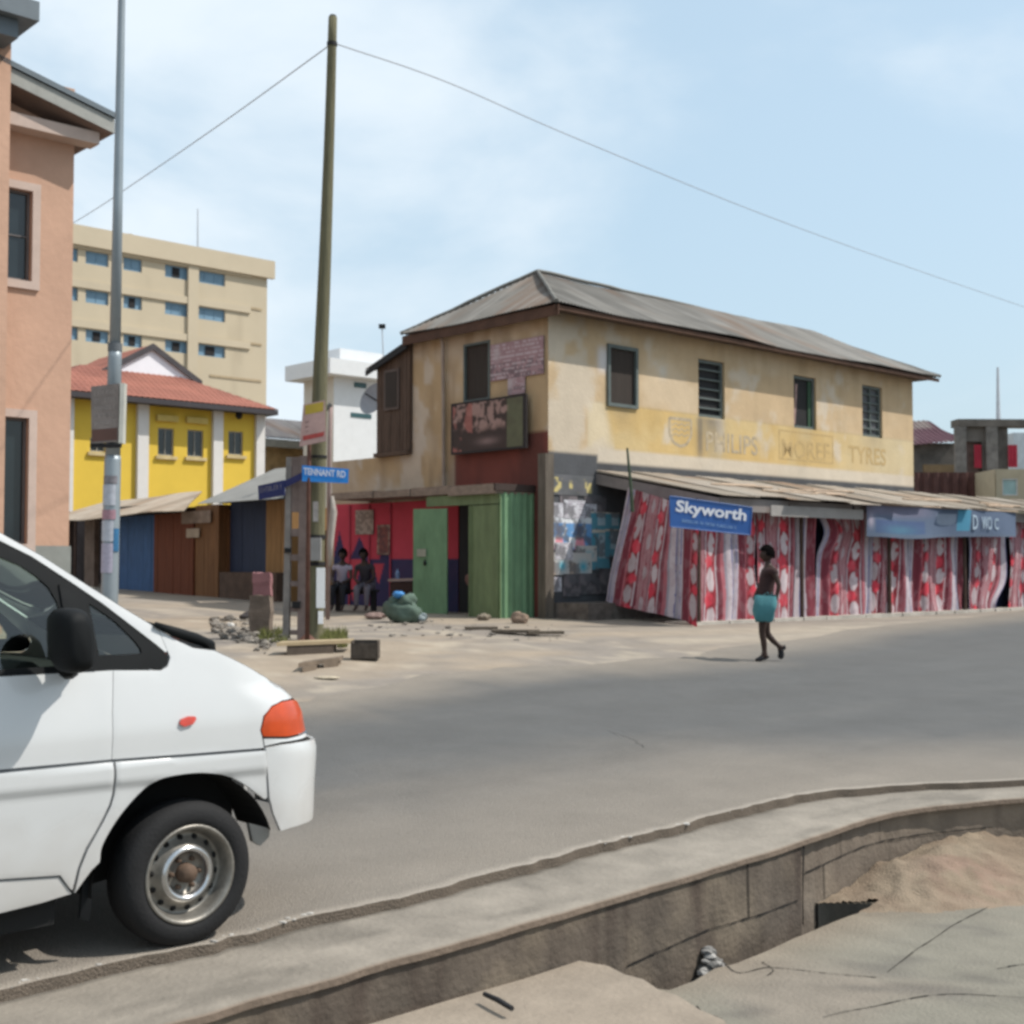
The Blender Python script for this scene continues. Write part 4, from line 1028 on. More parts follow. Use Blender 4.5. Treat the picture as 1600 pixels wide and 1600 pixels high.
# green kiosk
gk = thing('green_kiosk', 'green painted metal kiosk with its door ajar beside the corner post', 'kiosk', LW.pt(1.6, .6, .5))
m_g1 = mat('green_metal', (.135, .24, .135), .65, var=.28, scale=3, stretch=(2, 2, .6)); m_g2 = mat('olive_green_metal', (.13, .175, .085), .7, var=.3, scale=3, stretch=(2, 2, .6))
zk = .56
mb = MB(); KS0, KS1 = .42, 2.72; dk = .97
side = Plane(LW.pt(KS0, 0, 0).xy, -U)                         # right-hand face, out from the wall
n = 60; P = np.zeros((n, 2, 3))
for i in range(n):
    a = dk*i/(n-1); o_ = .02*max(-1, min(1, 2.2*math.sin(2*math.pi*a/.19)))
    for j, z in enumerate((zk, zc-.17)): p = LW.pt(KS0-o_, z, a); P[i, j] = p
mb.grid(P); mb.build('side_panel', m_g1, gk)
mb = MB(); b0 = LW.px(741, 880)[0]
mb.pbox(LW, .42, 1.32, zk, zc-.42, dk-.05, dk); mb.pbox(LW, .42, 2.72, zc-.40, zc-.18, dk-.05, dk+.01)
for x in (.44, 1.24, 1.30): mb.pbox(LW, x, x+.035, zk, zc-.42, dk, dk+.018)
mb.build('front_panel', m_g2, gk)
mb = MB(); mb.pbox(LW, .5, 2.7, zk, zc-.2, 0.02, .06); mb.build('dark_lining', m_blackpane, gk)
# open door leaf, swung outward
h0 = LW.pt(2.02, zk, dk+.02); h1 = LW.pt(2.80, zk, dk+.30)
mb = MB(); dd = h1-h0; mb.obox(h0, dd, dd.cross(Vector((0, 0, 1))).normalized()*.04, (0, 0, zc-.45-zk)); door = mb.build('door', m_g1, gk)
mb = MB(); k = h0.lerp(h1, .72)+Vector((0, 0, 1.38)); mb.box(k-Vector((.02, .03, 0)), (.22, .02, .16), math.atan2(dd.y, dd.x)); mb.build('notice', mat('grey_label', (.30, .30, .24), .8), door)
mb = MB(); mb.blob(h0.lerp(h1, .62)+Vector((-.02, -.03, 1.17)), (.035, .03, .06), 3); mb.build('padlock', m_blackpane, door)
mb = MB()
for i, (x, z, r, cl) in enumerate(((1.42, 1.9, .12, (.3, .3, .3)), (1.55, 1.55, .14, (.10, .09, .10)), (1.66, 1.15, .13, (.28, .27, .26)), (1.5, .8, .16, (.06, .12, .26)), (1.78, 1.35, .1, (.15, .08, .07)))):
    mb.blob(LW.pt(x, z, .35+.1*i*.5), (r, r, r*1.6), i, .5, col=cl)
tag(mb.build('goods', mat('goods', (1, 1, 1), .8, attr=True)), 'jumbled dim goods seen through the open kiosk doorway', 'goods', kind='stuff')
# pink and navy stall wall
m_paint = mat('stall_paint', (1, 1, 1), .85, attr=True, var=.1, scale=3, bump=.15)
ps = thing('pink_stall', 'pink and navy painted stall wall with spade-shaped motifs behind two seated people', 'stall', LW.pt(5.6, .6, .3))
def col_stall(S, Z, W, tri):
    c = np.zeros(S.shape+(3,))+np.array([.50, .055, .085]); z = Z-.6
    nav = z < 1.22
    for (x0, hw, zt) in tri[0]: nav = nav | ((np.abs(S-x0) < hw*(1-(z-1.22)/(zt-1.22))) & (z >= 1.22) & (z < zt))
    c = np.where(nav[..., None], np.array([.007, .033, .095]), c)
    for (x0, hw, z0, z1) in tri[1]: c = np.where(((np.abs(S-x0) < hw*(z-z0)/(z1-z0)) & (z < z1) & (z > z0))[..., None], np.array([.50, .06, .085]), c)
    return mixc(c, (.25, .03, .05), fbm(S*2, Z*2, 88)*.25)
# shaded part, flush with the side wall
sA_, sB_ = 2.75, LW.px(615, 850)[0]
LS = Plane(LW.pt(0, 0, .05).xy, V)
facade(LS, sA_, sB_, .5, zc-.19, [], .035, lambda S, Z: col_stall(S, Z, 1, ([(3.55, .34, 1.95)], [(3.50, .2, .72, 1.16)]))).build('painted_wall', m_paint, ps)
# sunlit return facing the road
o2 = LW.pt(sB_, 0, .05).xy
_q = Plane(LW.pt(0, 0, .45).xy, V); e2 = _q.pt(_q.px(522, 800)[0], 0).xy
d2 = Vector(e2)-Vector(o2); PS = Plane(o2, d2.normalized()); L2 = d2.length
L3 = L2
facade(PS, 0, L3, .5, zc-.19, [], .035, lambda S, Z: col_stall(S, Z, 1, ([(.12*L3, .16, 1.75), (.55*L3, .30, 1.75), (.90*L3, .2, 1.9)], [(.22*L3, .16, .62, 1.1), (.66*L3, .26, .2, 1.2)]))).build('painted_wall', m_paint, ps)
mb = MB()
for f0 in (.0, .36, .70): mb.pbox(PS, f0*L3+.01, f0*L3+.05, .55, zc-.22, .004, .03)
mb.build('cover_strip', mat('pink_strip', (.38, .05, .08), .85), ps)
def col_paper(X, Y, W, H):
    c = np.zeros(X.shape+(3,))+np.array([.34, .27, .23]); return mixc(c, (.16, .12, .10), (fbm(X*18, Y*18, 55, 2) > .52)*.7)
def col_red(X, Y, W, H):
    c = np.zeros(X.shape+(3,))+np.array([.20, .07, .06]); c = mixc(c, (.28, .2, .16), ((X/W < .12) | (X/W > .88) | (Y/H < .07) | (Y/H > .93))*1.); return mixc(c, (.10, .05, .05), (fbm(X*16, Y*16, 56, 2) > .5)*.8)
printed(PS, PS.rect(557, 797, 585, 835), .03, col_paper, 'brown paper notice high on the pink stall wall', group='notices on the pink stall wall', res=(26, 34), th=.008)
printed(PS, PS.rect(591, 820, 611, 867), .03, col_red, 'tall narrow dark red notice beside the corner of the pink stall', group='notices on the pink stall wall', res=(20, 40), th=.008)
# ---------------------------------------------------------------- white van
VT = 5.235                                                    # t of the near side plane (v axis), heading along u
VS = Plane((V.x*VT, V.y*VT), U)                                # a = s coordinate
WS = VS.px(299, 1360)[0]; WR = .325
HW = .85; RC = .40
def hw_of(z): return HW
NZ = [(.0, 0), (.30, 0), (.5, 0), (.62, 0), (.66, 0), (.9, 0), (1.2, 0)]
# nose position per height, found so that the corner's outline lands where the photograph has it
def surf(q, z, s0, ins=0.):
    """q = arc length along the plan outline from wheel centre; returns (s, inset from near side, normal s, normal in)"""
    if q <= s0: s, y, ns, ny = q, 0., 0., -1.
    else:
        phi = (q-s0)/RC
        if phi <= math.pi/2: s = s0+RC*math.sin(phi); y = RC*(1-math.cos(phi)); ns, ny = math.sin(phi), -math.cos(phi)
        else:
            r = min(q-s0-RC*math.pi/2, HW-RC+.001); y = RC+r; s = s0+RC+.0; ns, ny = 1., 0.
    tum = 0.
    if z > .98: tum = .26*(z-.98)**1.25*1.15
    if z < .34: tum += .25*(.34-z)**1.5
    tum += .006*math.sin((z-.35)/.65*math.pi) * -1 if .35 < z < 1 else 0
    y += tum*(1 if q <= s0 else max(0, math.cos(min(math.pi/2, (q-s0)/RC))))
    return s, y+0., ns, ny
def wpt(s, y, z, far=False):
    t = VT + (2*HW-y if far else y); S_ = WS+s
    return Vector((U.x*S_+V.x*t, U.y*S_+V.y*t, z))
def ppx(p):
    x, y, z = p; c, s_ = math.cos(PITCH), math.sin(PITCH); zz = z-CAMZ; d = y*c+zz*s_; up = -y*s_+zz*c
    return 800+F*x/d, 800-F*up/d
def silh(z, s0): return max(ppx(wpt(*surf(s0+RC*k/40*1.5, z, s0)[:2], z))[0] for k in range(41))
def solve(pxv, pyv):
    lo, hi = .0, .7
    for _ in range(30):
        m = (lo+hi)/2
        zz = CAMZ-(pyv-880)/F*6.2
        if silh(zz, m) < pxv: lo = m
        else: hi = m
    return zz, m
nz = sorted([solve(a, b) for a, b in ((485, 1290), (487, 1232), (490, 1190), (490, 1168), (475, 1146), (471, 1120), (463, 1100), (452, 1086), (425, 1066))])
def s0_of(z): return float(np.interp(z, [a for a, b in nz], [b for a, b in nz]))
def unpx(px, py):
    best = None
    z = CAMZ-(py-880)/F*5.9
    for _ in range(6):
        s0 = s0_of(z); lo, hi = -4.2, s0+RC*1.0
        for __ in range(40):
            m = (lo+hi)/2; s, y = surf(m, z, s0)[:2]
            if ppx(wpt(s, y, z))[0] < px: lo = m
            else: hi = m
        s, y = surf(lo, z, s0)[:2]; p = wpt(s, y, z); _, yy = ppx(p)
        z += (yy-py)/F*p.y
    return Vector((lo, z))
def UP(pts): return [unpx(a, b) for a, b in pts]
def inset(poly, d):
    n = len(poly); A = sum(poly[i].x*poly[(i+1) % n].y-poly[(i+1) % n].x*poly[i].y for i in range(n)); sg = 1 if A > 0 else -1; r = []
    for i in range(n):
        a, b, c = poly[i-1], poly[i], poly[(i+1) % n]; e1 = (b-a); e2 = (c-b)
        if e1.length < 1e-6 or e2.length < 1e-6: r.append(b); continue
        n1 = Vector((-e1.y, e1.x)).normalized()*sg; n2 = Vector((-e2.y, e2.x)).normalized()*sg; m = n1+n2
        if m.length < .2: r.append(b+n1*d); continue
        m.normalize(); r.append(b+m*d/max(.35, m.dot(n1)))
    return r
vroot = thing('white_van', 'white van at the near kerb facing right, cut off by the left edge', 'van', wpt(0, HW, 0))
m_vw = mat('white_paint', (.52, .53, .535), .25, var=.03, bump=.0, spec=.5, coat=.5)
_t = m_vw.node_tree; _N = _t.nodes; _L = _t.links; _b = _N['Principled BSDF']; _s = _b.inputs['Base Color'].links[0].from_socket   # road dust on the lower body
_tc = _N.new('ShaderNodeTexCoord'); _sx = _N.new('ShaderNodeSeparateXYZ'); _L.new(_tc.outputs['Object'], _sx.inputs[0])
_n = _N.new('ShaderNodeTexNoise'); _n.inputs['Scale'].default_value = 5; _n.inputs['Detail'].default_value = 7; _L.new(_tc.outputs['Object'], _n.inputs['Vector'])
_a = _N.new('ShaderNodeMath'); _a.operation = 'MULTIPLY_ADD'; _a.inputs[1].default_value = .5; _L.new(_n.outputs[0], _a.inputs[0]); _L.new(_sx.outputs[2], _a.inputs[2])
_r = _N.new('ShaderNodeMapRange'); _r.inputs[1].default_value = .95; _r.inputs[2].default_value = .45; _r.inputs[3].default_value = .04; _r.inputs[4].default_value = .55; _L.new(_a.outputs[0], _r.inputs[0])
_m = _N.new('ShaderNodeMix'); _m.data_type = 'RGBA'; _m.inputs[7].default_value = (.30, .26, .215, 1); _L.new(_r.outputs[0], _m.inputs[0]); _L.new(_s, _m.inputs[6]); _L.new(_m.outputs[2], _b.inputs['Base Color'])
_q = _N.new('ShaderNodeMapRange'); _q.inputs[3].default_value = .22; _q.inputs[4].default_value = .75; _L.new(_r.outputs[0], _q.inputs[0]); _L.new(_q.outputs[0], _b.inputs['Roughness'])
m_vd = mat('van_black_trim', (.010, .011, .012), .62, var=.2, bump=.05, bscale=200, spec=.10)
m_vdd = mat('van_inner_dark', (.012, .012, .012), .9, var=.1, bump=0)
def panel(name, poly, m, parent, off=0., offf=None, gap=.0015, step=.03, depth=.022, holes=(), far=False, smooth=True, dirt=None, roundedge=.004):
    poly = [Vector(p) for p in poly]; poly = inset(poly, gap); poly = dense([tuple(p) for p in poly], .03)
    if far is None: return
    hs = [dense([tuple(p) for p in h], .03) for h in holes]
    vs, fs, bnd = cdt_panel([tuple(p) for p in poly], [[tuple(p) for p in h] for h in hs], step)
    bset = {i for e in bnd for i in e}
    def P3(p, o, fr):
        s, y, ns, ny = surf(p.x, p.y, s0_of(p.y)); o = o+(offf(p) if offf else 0); return wpt(s+ns*o, y+ny*o, p.y, fr)
    outs = []
    for fr in ((False, True) if far else (False,)):
        mb = MB(); n = len(vs)
        mb.add([P3(p, off-(roundedge*.35 if i in bset else 0), fr) for i, p in enumerate(vs)], fs)
        base = len(mb.v); mp = {}
        for i in bset: mp[i] = len(mb.v); mb.v.append(P3(vs[i], off-depth, fr))
        for a, b in bnd: mb.f.append((a, b, mp[b], mp[a])); mb.m.append(0)
        if mb.c is not None: pass
        o = mb.build(name, m, parent); fixn(o); auto_smooth(o, 48); outs.append(o)
    return outs
zr_ = 1.94
# key outline points (photo pixels on the near side)
top_edge = UP([(0, 832), (65, 868), (130, 910), (195, 951), (247, 982), (276, 1000), (302, 1012), (335, 1016), (367, 1031), (406, 1053), (439, 1073), (457, 1089)])
lampp = UP([(457, 1094), (467, 1112), (472, 1136), (469, 1146), (449, 1151), (411, 1151), (408, 1141), (413, 1120), (426, 1104), (441, 1096)])
# extend the lamp and bumper round the corner
def ext(p, dq): return Vector((p.x+dq, p.y))
s_roof = [Vector((-4.05, 1.90)), Vector((-3.7, 1.95)), Vector((-2.5, 1.965)), Vector((-1.5, 1.95)), Vector((-1.12, 1.915))]
arch = UP([(156, 1347), (160, 1321), (182, 1282), (208, 1249), (234, 1225), (260, 1213), (309, 1207), (351, 1212), (383, 1227), (409, 1249), (424, 1272), (433, 1296)])
arch = arch[:1]+[Vector(p) for p in smooth_line([tuple(a) for a in arch], 4)][1:]
gapl = UP([(413, 1169), (300, 1178), (175, 1188), (0, 1203)]); gap0 = gapl[-1]
doorV = UP([(177, 1047), (176, 1115), (175, 1187)]); doorL = UP([(175, 1190), (175, 1240), (170, 1258), (158, 1283), (146, 1305), (134, 1325), (122, 1355), (113, 1392)])
belt = UP([(253, 1045), (177, 1048), (0, 1057)])
frm = UP([(0, 845), (50, 870), (110, 909), (160, 943), (210, 981), (245, 1008), (259, 1020), (265, 1029), (262, 1040), (251, 1046)])
sill = UP([(0, 1428), (65, 1412), (113, 1397), (131, 1375), (145, 1358)])
dz = gap0.y - gapl[2].y
# fender (above the gap line)
fb = Vector((top_edge[-1].x, top_edge[-1].y))
zg = (gap0.y+gapl[0].y)/2
def clad(p):
    d = (gapl[0].y+(gap0.y-gapl[0].y)*(gapl[0].x-p.x)/(gapl[0].x-gap0.x))-p.y
    return .016*float(sstep(0, .012, d))*float(sstep(.125, .085, d))+.004*float(sstep(.3, .1, d))
fender = [doorV[0], doorV[1], doorV[2], gapl[1], gapl[0]] + UP([(411, 1157), (410, 1151), (407, 1141), (412, 1119), (425, 1103), (441, 1095), (457, 1091)]) + list(reversed(top_edge[4:])) + UP([(262, 1018), (266, 1027), (262, 1041), (253, 1047)])
fender = [p for k, p in enumerate(fender)]
fen = panel('fender', fender, m_vw, vroot, far=True)
# door upper (front) and the rest of the side
dR = -1.30
door_up = [Vector((dR, belt[2].y-.0)), Vector((dR, gap0.y-.01)), gap0, gapl[2]] + [doorV[1], doorV[0]] + [belt[2]]
door_up = [doorV[0], doorV[1], doorV[2], gap0, Vector((dR, gap0.y-.005)), Vector((dR, belt[2].y+.003)), belt[2]]
dr_ = panel('front_door', door_up, m_vw, vroot, far=True)
door_lo = [doorL[0], UP([(0, 1207)])[0], Vector((dR, gap0.y-.012)), Vector((dR, UP([(0, 1372)])[0].y)), UP([(0, 1374)])[0], UP([(94, 1368)])[0], UP([(108, 1388)])[0]] + list(reversed(doorL[1:8]))
panel('door_cladding', door_lo, m_vw, dr_[0], off=.004, offf=clad, step=.016)
flow = UP([(177, 1190), (300, 1181), (413, 1172), (416, 1210), (418, 1245)]) 
fend_lo = UP([(178, 1190), (300, 1181), (412, 1172), (415, 1205), (418, 1246)]) + list(reversed(arch[:36])) + UP([(143, 1360), (131, 1376), (116, 1397), (125, 1357), (137, 1327), (149, 1306), (161, 1284), (173, 1259), (178, 1240)])
fend_lo[5] = UP([(413, 1249)])[0]
panel('fender_cladding', fend_lo, m_vw, fen[0], off=.004, offf=clad, step=.016)
# inner shell right behind the outer panels, so that the shut lines read grey
shell = [Vector((dR, belt[2].y)), belt[2], belt[1], belt[0]] + UP([(262, 1026)]) + top_edge[4:] + UP([(443, 1097), (416, 1119), (409, 1141), (411, 1157), (414, 1180), (417, 1236)]) + list(reversed(arch[:36])) + UP([(143, 1360), (131, 1376), (108, 1394), (0, 1420)]) + [Vector((dR, sill[0].y))]
panel('inner_shell', shell, mat('shut_line_grey', (.16, .165, .17), .6, bump=0), vroot, off=-.010, gap=.008, depth=.01, step=.06)
# sill
sil = [Vector((dR-2.0+.8, UP([(0, 1376)])[0].y)), UP([(0, 1377)])[0], UP([(93, 1371)])[0], UP([(110, 1392)])[0], sill[2], sill[1], sill[0], Vector((dR-2.0+.8, sill[0].y))]
panel('side_sill', sil, m_vw, vroot, off=-.004, far=True)
# rear side
rear = [Vector((dR, belt[2].y)), Vector((dR, .46)), Vector((dR, sill[0].y)), Vector((-2.28, sill[0].y))] + [Vector((-2.8+.42*math.cos(a), .33+.42*math.sin(a))) for a in np.linspace(.0, math.pi, 14)] + [Vector((-3.3, .33)), Vector((-3.95, .42)), Vector((-4.08, .8)), Vector((-4.05, 1.25)), Vector((-3.98, belt[2].y+.0))]
rear[2] = Vector((dR-.002, sill[0].y+.0))
panel('side_panel', rear, m_vw, vroot, far=True)
# pillars: white upper frame with window openings
upper = [belt[2], Vector((dR, belt[2].y+.003)), Vector((-3.98, belt[2].y+.003)), Vector((-3.92, 1.86))] + s_roof[1:] + top_edge[:5] + UP([(262, 1018)]) 
up_outline = [Vector((-3.98, belt[2].y+.004)), Vector((-3.94, 1.84))] + s_roof[1:] + top_edge[:5] + UP([(262, 1017)]) + [frm[6], frm[5], frm[4], frm[3], frm[2], frm[1], frm[0], Vector((-1.20, 1.80)), Vector((-1.5, 1.84)), Vector((-3.75, 1.83)), Vector((-3.82, belt[2].y+.004))]
panel('window_surround', up_outline, m_vw, vroot, far=True)
# black window band with glass openings
band = [belt[2]+Vector((0, .004)), Vector((-3.82, belt[2].y+.006)), Vector((-3.75, 1.828)), Vector((-1.5, 1.835)), Vector((-1.20, 1.795))] + frm + UP([(177, 1049)])
g_q = UP([(140, 943), (160, 956), (182, 972), (211, 1001), (221, 1014), (222, 1021), (190, 1023), (156, 1024), (150, 996)])
g_d = UP([(0, 870), (33, 884), (58, 901), (77, 918), (90, 940), (97, 968), (103, 1000), (110, 1040), (60, 1043), (0, 1047)])
g_d = g_d + [Vector((dR+.05, g_d[-1].y)), Vector((dR+.08, 1.74)), Vector((-1.1, 1.75))]
bnd_h = [g_q, g_d]
for x0, x1 in ((-2.35, -1.42), (-3.68, -2.45)):
    bnd_h.append([Vector((x0, belt[2].y+.07)), Vector((x1, belt[2].y+.07)), Vector((x1, 1.75)), Vector((x0+.04, 1.75))])
tr = panel('window_trim', band, m_vd, vroot, off=-.004, holes=bnd_h, far=True, step=.05)
m_gl = glass('window_glass', (.78, .85, .77), .03)
for h in bnd_h: panel('side_window', h, m_gl, vroot, off=-.012, gap=-.012, far=True, step=.08, depth=.003)
# divider of the front quarter light
dv = UP([(91, 912), (120, 930), (150, 1048), (113, 1049), (103, 985)])
panel('window_divider', dv, m_vd, tr[0], off=.006, depth=.02)
# bumper wraps around the nose
bt = UP([(413, 1168), (440, 1163), (466, 1159), (482, 1156)])
bt2 = [ext(bt[-1], .05), ext(bt[-1], .9)]
def nosepoly(z0, z1, q0):
    q1 = s0_of((z0+z1)/2)+RC*math.pi/2+HW-RC; return q1
zb0 = UP([(470, 1290)])[0].y
bump = bt + [Vector((bt[-1].x+.04, bt[-1].y-.004))] + [Vector((q, bt[-1].y-.01)) for q in np.linspace(bt[-1].x+.15, 1.45, 12)] + [Vector((q, zb0-.0)) for q in np.linspace(1.45, bt[-1].x+.1, 12)] + UP([(484, 1280), (471, 1287), (452, 1293), (436, 1298), (434, 1293), (425, 1271), (419, 1247), (416, 1208)])
panel('bumper', bump, m_vw, vroot, off=.014, far=True, step=.035)
m_or = mat('orange_lamp', (.44, .05, .005), .3, var=.2, scale=12, bump=.0, spec=.4, coat=.35)
lp = [p for p in lampp]
lampo = UP([(441, 1096), (457, 1093)]) + [Vector((lampp[0].x+.09, lampp[0].y-.012)), Vector((lampp[2].x+.13, lampp[2].y)), Vector((lampp[3].x+.13, lampp[3].y))] + lampp[3:9]
panel('indicator_lamp', lampo, m_or, vroot, off=.004, far=True, step=.02)
# strip under the lamp and the headlights / grille across the nose
us = UP([(412, 1154), (449, 1154), (470, 1149)]); us2 = UP([(470, 1155), (440, 1160), (414, 1166)])
panel('lamp_trim', us + [Vector((us[-1].x+.1, us[-1].y)), Vector((us[-1].x+.1, us2[0].y))] + us2, m_vw, vroot, off=.0, far=True)
zh = lampp[2].y
q0 = lampp[2].x+.14
panel('headlight', [Vector((q0, zh-.05)), Vector((q0+.36, zh-.05)), Vector((q0+.36, zh+.10)), Vector((q0, zh+.10))], glass('lamp_glass', (.7, .7, .7), .25), vroot, off=.0, far=True)
panel('grille', [Vector((q0+.37, zh-.05)), Vector((q0+.80, zh-.05)), Vector((q0+.80, zh+.10)), Vector((q0+.37, zh+.10))], m_vd, vroot, off=-.01, far=True)
# side repeater
mr_ = UP([(279, 1131), (281, 1124), (292, 1119), (303, 1119), (305, 1123), (300, 1131), (286, 1135)])
panel('side_marker', mr_, mat('red_marker', (.50, .05, .03), .25, var=.2, scale=30, coat=.8), vroot, off=.014, depth=.016, step=.02, gap=0.)
# surfaces between the two sides: bonnet, windscreen, roof, rear, nose upper
def bridge(edge, name, m, crown, bulge=0., par=vroot, n=22, off=0.):
    P = np.zeros((len(edge), n+1, 3))
    for i, p in enumerate(edge):
        s, y, ns, ny = surf(p.x, p.y, s0_of(p.y))
        for j in range(n+1):
            f = -1+2*j/n; g = 1-abs(f)**2.6
            yy = y+(HW-y)*(1+f); q = wpt(s+bulge*g, yy, p.y+crown*g+off)
            P[i, j] = q
    o = MB().grid(P).build(name, m, par, True); return o
te = [top_edge[i] for i in range(len(top_edge))]
ed = [tuple(p) for p in te]
bridge([Vector(p) for p in dense(ed[7:], .04, False)], 'bonnet', m_vw, .055, .02)
bridge([Vector(p) for p in dense([tuple(s_roof[-1])]+ed[:5], .08, False)], 'windscreen', glass('screen_glass', (.7, .8, .75), .05), .0, .10)
bridge([Vector(p) for p in dense([tuple(p) for p in s_roof], .2, False)], 'roof', m_vw, .05)
cw = bridge([Vector(p) for p in dense(ed[4:8], .04, False)], 'cowl', m_vd, .03, .04)
bridge([Vector((-4.05, 1.90)), Vector((-4.08, 1.2)), Vector((-4.1, .8)), Vector((-4.05, .42))], 'rear_door', m_vw, .0, -.06)
nose = [Vector((top_edge[-1].x, top_edge[-1].y)), Vector((q0+.02, zh+.11))]
bridge([te[-1], Vector((te[-1].x+.02, te[-1].y-.03)), Vector((te[-1].x+.05, zh+.10))], 'nose', m_vw, .0, .06)
# wipers and cowl edge standing just above the bonnet line
mb = MB()
for y0 in (.22, .75):
    a = te[4]; b = te[7]; s1 = surf(a.x, a.y, 9)[0]
    mb = MB(); mb.tube([wpt(te[7].x+.02, y0+.08, te[7].y+.06), wpt(te[6].x-.02, y0+.02, te[6].y+.07), wpt(te[4].x-.04, y0+.35, te[4].y+.06)], [.014, .016, .009], 8); mb.build('wiper', m_vd, vroot)
p = [wpt(te[4].x-.02, .10, te[4].y+.02), wpt(te[5].x, .10, te[5].y+.035), wpt(te[6].x+.03, .12, te[6].y+.040), wpt(te[7].x+.03, .16, te[7].y+.02), wpt(te[7].x+.07, .2, te[7].y-.01)]
MB().tube(p, [.012, .024, .026, .022, .008], 10).build('cowl_edge', m_vd, cw, True)
# inner shell: floor, wheel well, dash, seats, steering wheel
mb = MB(); a0 = wpt(-4.0, .05, .32)
mb.obox(wpt(-4.0, .07, .20), wpt(-.60, .07, .20)-wpt(-4.0, .07, .20), wpt(-4.0, 1.63, .20)-wpt(-4.0, .07, .20), (0, 0, .2))  # floor box hung low so that it blocks sunlight under the van
mb.obox(wpt(-.62, .36, .36), wpt(.42, .36, .36)-wpt(-.62, .36, .36), wpt(0, 1.34, 0)-wpt(0, .36, 0), (0, 0, .5))
mb.build('floor', m_vdd, vroot)
mb = MB(); r = .455; n = 24; P = np.zeros((n+1, 2, 3))        # wheel well
for i in range(n+1):
    a = math.pi*(.10+.92*i/n)
    for j, y in enumerate((.03, .34)): P[i, j] = wpt(r*math.cos(a), y, WR+r*math.sin(a)-.01)
mb.grid(P)
mb.add([wpt(-.5, .33, .25), wpt(.40, .33, .36), wpt(.40, .33, .8), wpt(-.5, .33, .8)], [(0, 1, 2, 3)])
mb.build('wheel_well', m_vdd, vroot)
mb = MB(); zd = belt[2].y
mb.obox(wpt(-.70, .10, zd-.42), wpt(-.18, .1, zd-.42)-wpt(-.70, .1, zd-.42), wpt(0, 1.6, 0)-wpt(0, .1, 0), (0, 0, .40))
mb.tube([wpt(-.70, .15, zd-.02), wpt(-.70, 1.5, zd-.02)], .07, 10); mb.build('dashboard', mat('dash_grey', (.035, .035, .037), .8), vroot)
m_seat = mat('seat_cloth', (.05, .05, .055), .95, var=.3)
for y0 in (.16, .95):
    mb = MB(); mb.obox(wpt(-1.60, y0, .55), wpt(-1.1, y0, .6)-wpt(-1.6, y0, .55), wpt(0, y0+.52, 0)-wpt(0, y0, 0), (0, 0, .18))
    mb.obox(wpt(-1.78, y0+.02, .72), wpt(-1.62, y0+.02, .72)-wpt(-1.78, y0+.02, .72), wpt(0, y0+.5, 0)-wpt(0, y0+.02, 0), Vector((-.0, -.0, .62)))
    mb.blob(wpt(-1.74, y0+.26, 1.45), (.1, .13, .11), 2, .1); mb.build('seat', m_seat, vroot)
mb = MB(); cc = wpt(-.98, 1.24, zd+.03); ax = (wpt(-1.1, 0, .55)-wpt(-1.0, 0, .40)).normalized()
ring = []; x = Vector((V.x, V.y, 0)); y_ = ax.cross(x).normalized()
pts = [cc+(x*math.cos(a)+y_*math.sin(a))*.19 for a in np.linspace(0, 2*math.pi, 25)]
mb.tube(pts, .015, 8, False); mb.tube([pts[0], pts[12]], .014, 6); mb.tube([cc, pts[18]], .014, 6); mb.tube([cc, cc-ax*.3], .025, 8)
mb.build('steering_wheel', m_vd, vroot)
# door mirror
mc = VS.px(112, 995); 
def vpt(s, y, z): return wpt(s, y, z)
ms, mz = unpx(128, 1000)
s_m = ms
prof = []
k = 6.0
# housing swept outwards from the door: rounded box, seen end-on from behind the pillar
cx = s_m-.155; mb = MB(); n = 20; rows = []
hz = .134; hs_ = .074
for (yo, ks, kz, dz_) in ((-.03, .55, .55, -.02), (-.045, .82, .86, 0), (-.09, .97, .98, 0), (-.15, 1.0, 1.0, 0), (-.20, .92, .97, 0), (-.235, .74, .86, 0), (-.25, .42, .6, 0)):
    rw = []
    for j in range(n):
        a = 2*math.pi*j/n; ca, sa = math.cos(a), math.sin(a); e = .62
        rw.append(wpt(cx+hs_*ks*math.copysign(abs(ca)**e, ca)-.015*sa, yo, mz+.015+hz*kz*math.copysign(abs(sa)**e, sa)+dz_))
    rows.append(rw)
vs = [p for r_ in rows for p in r_]; fs = [(i*n+j, i*n+(j+1) % n, (i+1)*n+(j+1) % n, (i+1)*n+j) for i in range(len(rows)-1) for j in range(n)] + [tuple(range(n)), tuple((len(rows)-1)*n+j for j in range(n))]
mb.add(vs, fs); o = mb.build('mirror', m_vd, vroot, True); fixn(o)
mb = MB(); mb.tube([wpt(cx+.06, .01, mz-.115), wpt(cx+.02, -.06, mz-.10)], [.045, .04], 10); mb.tube([wpt(cx+.07, .012, mz-.10), wpt(cx+.085, .02, mz+.13)], [.05, .012], 8); mb.build('mirror_arm', m_vd, o, True)
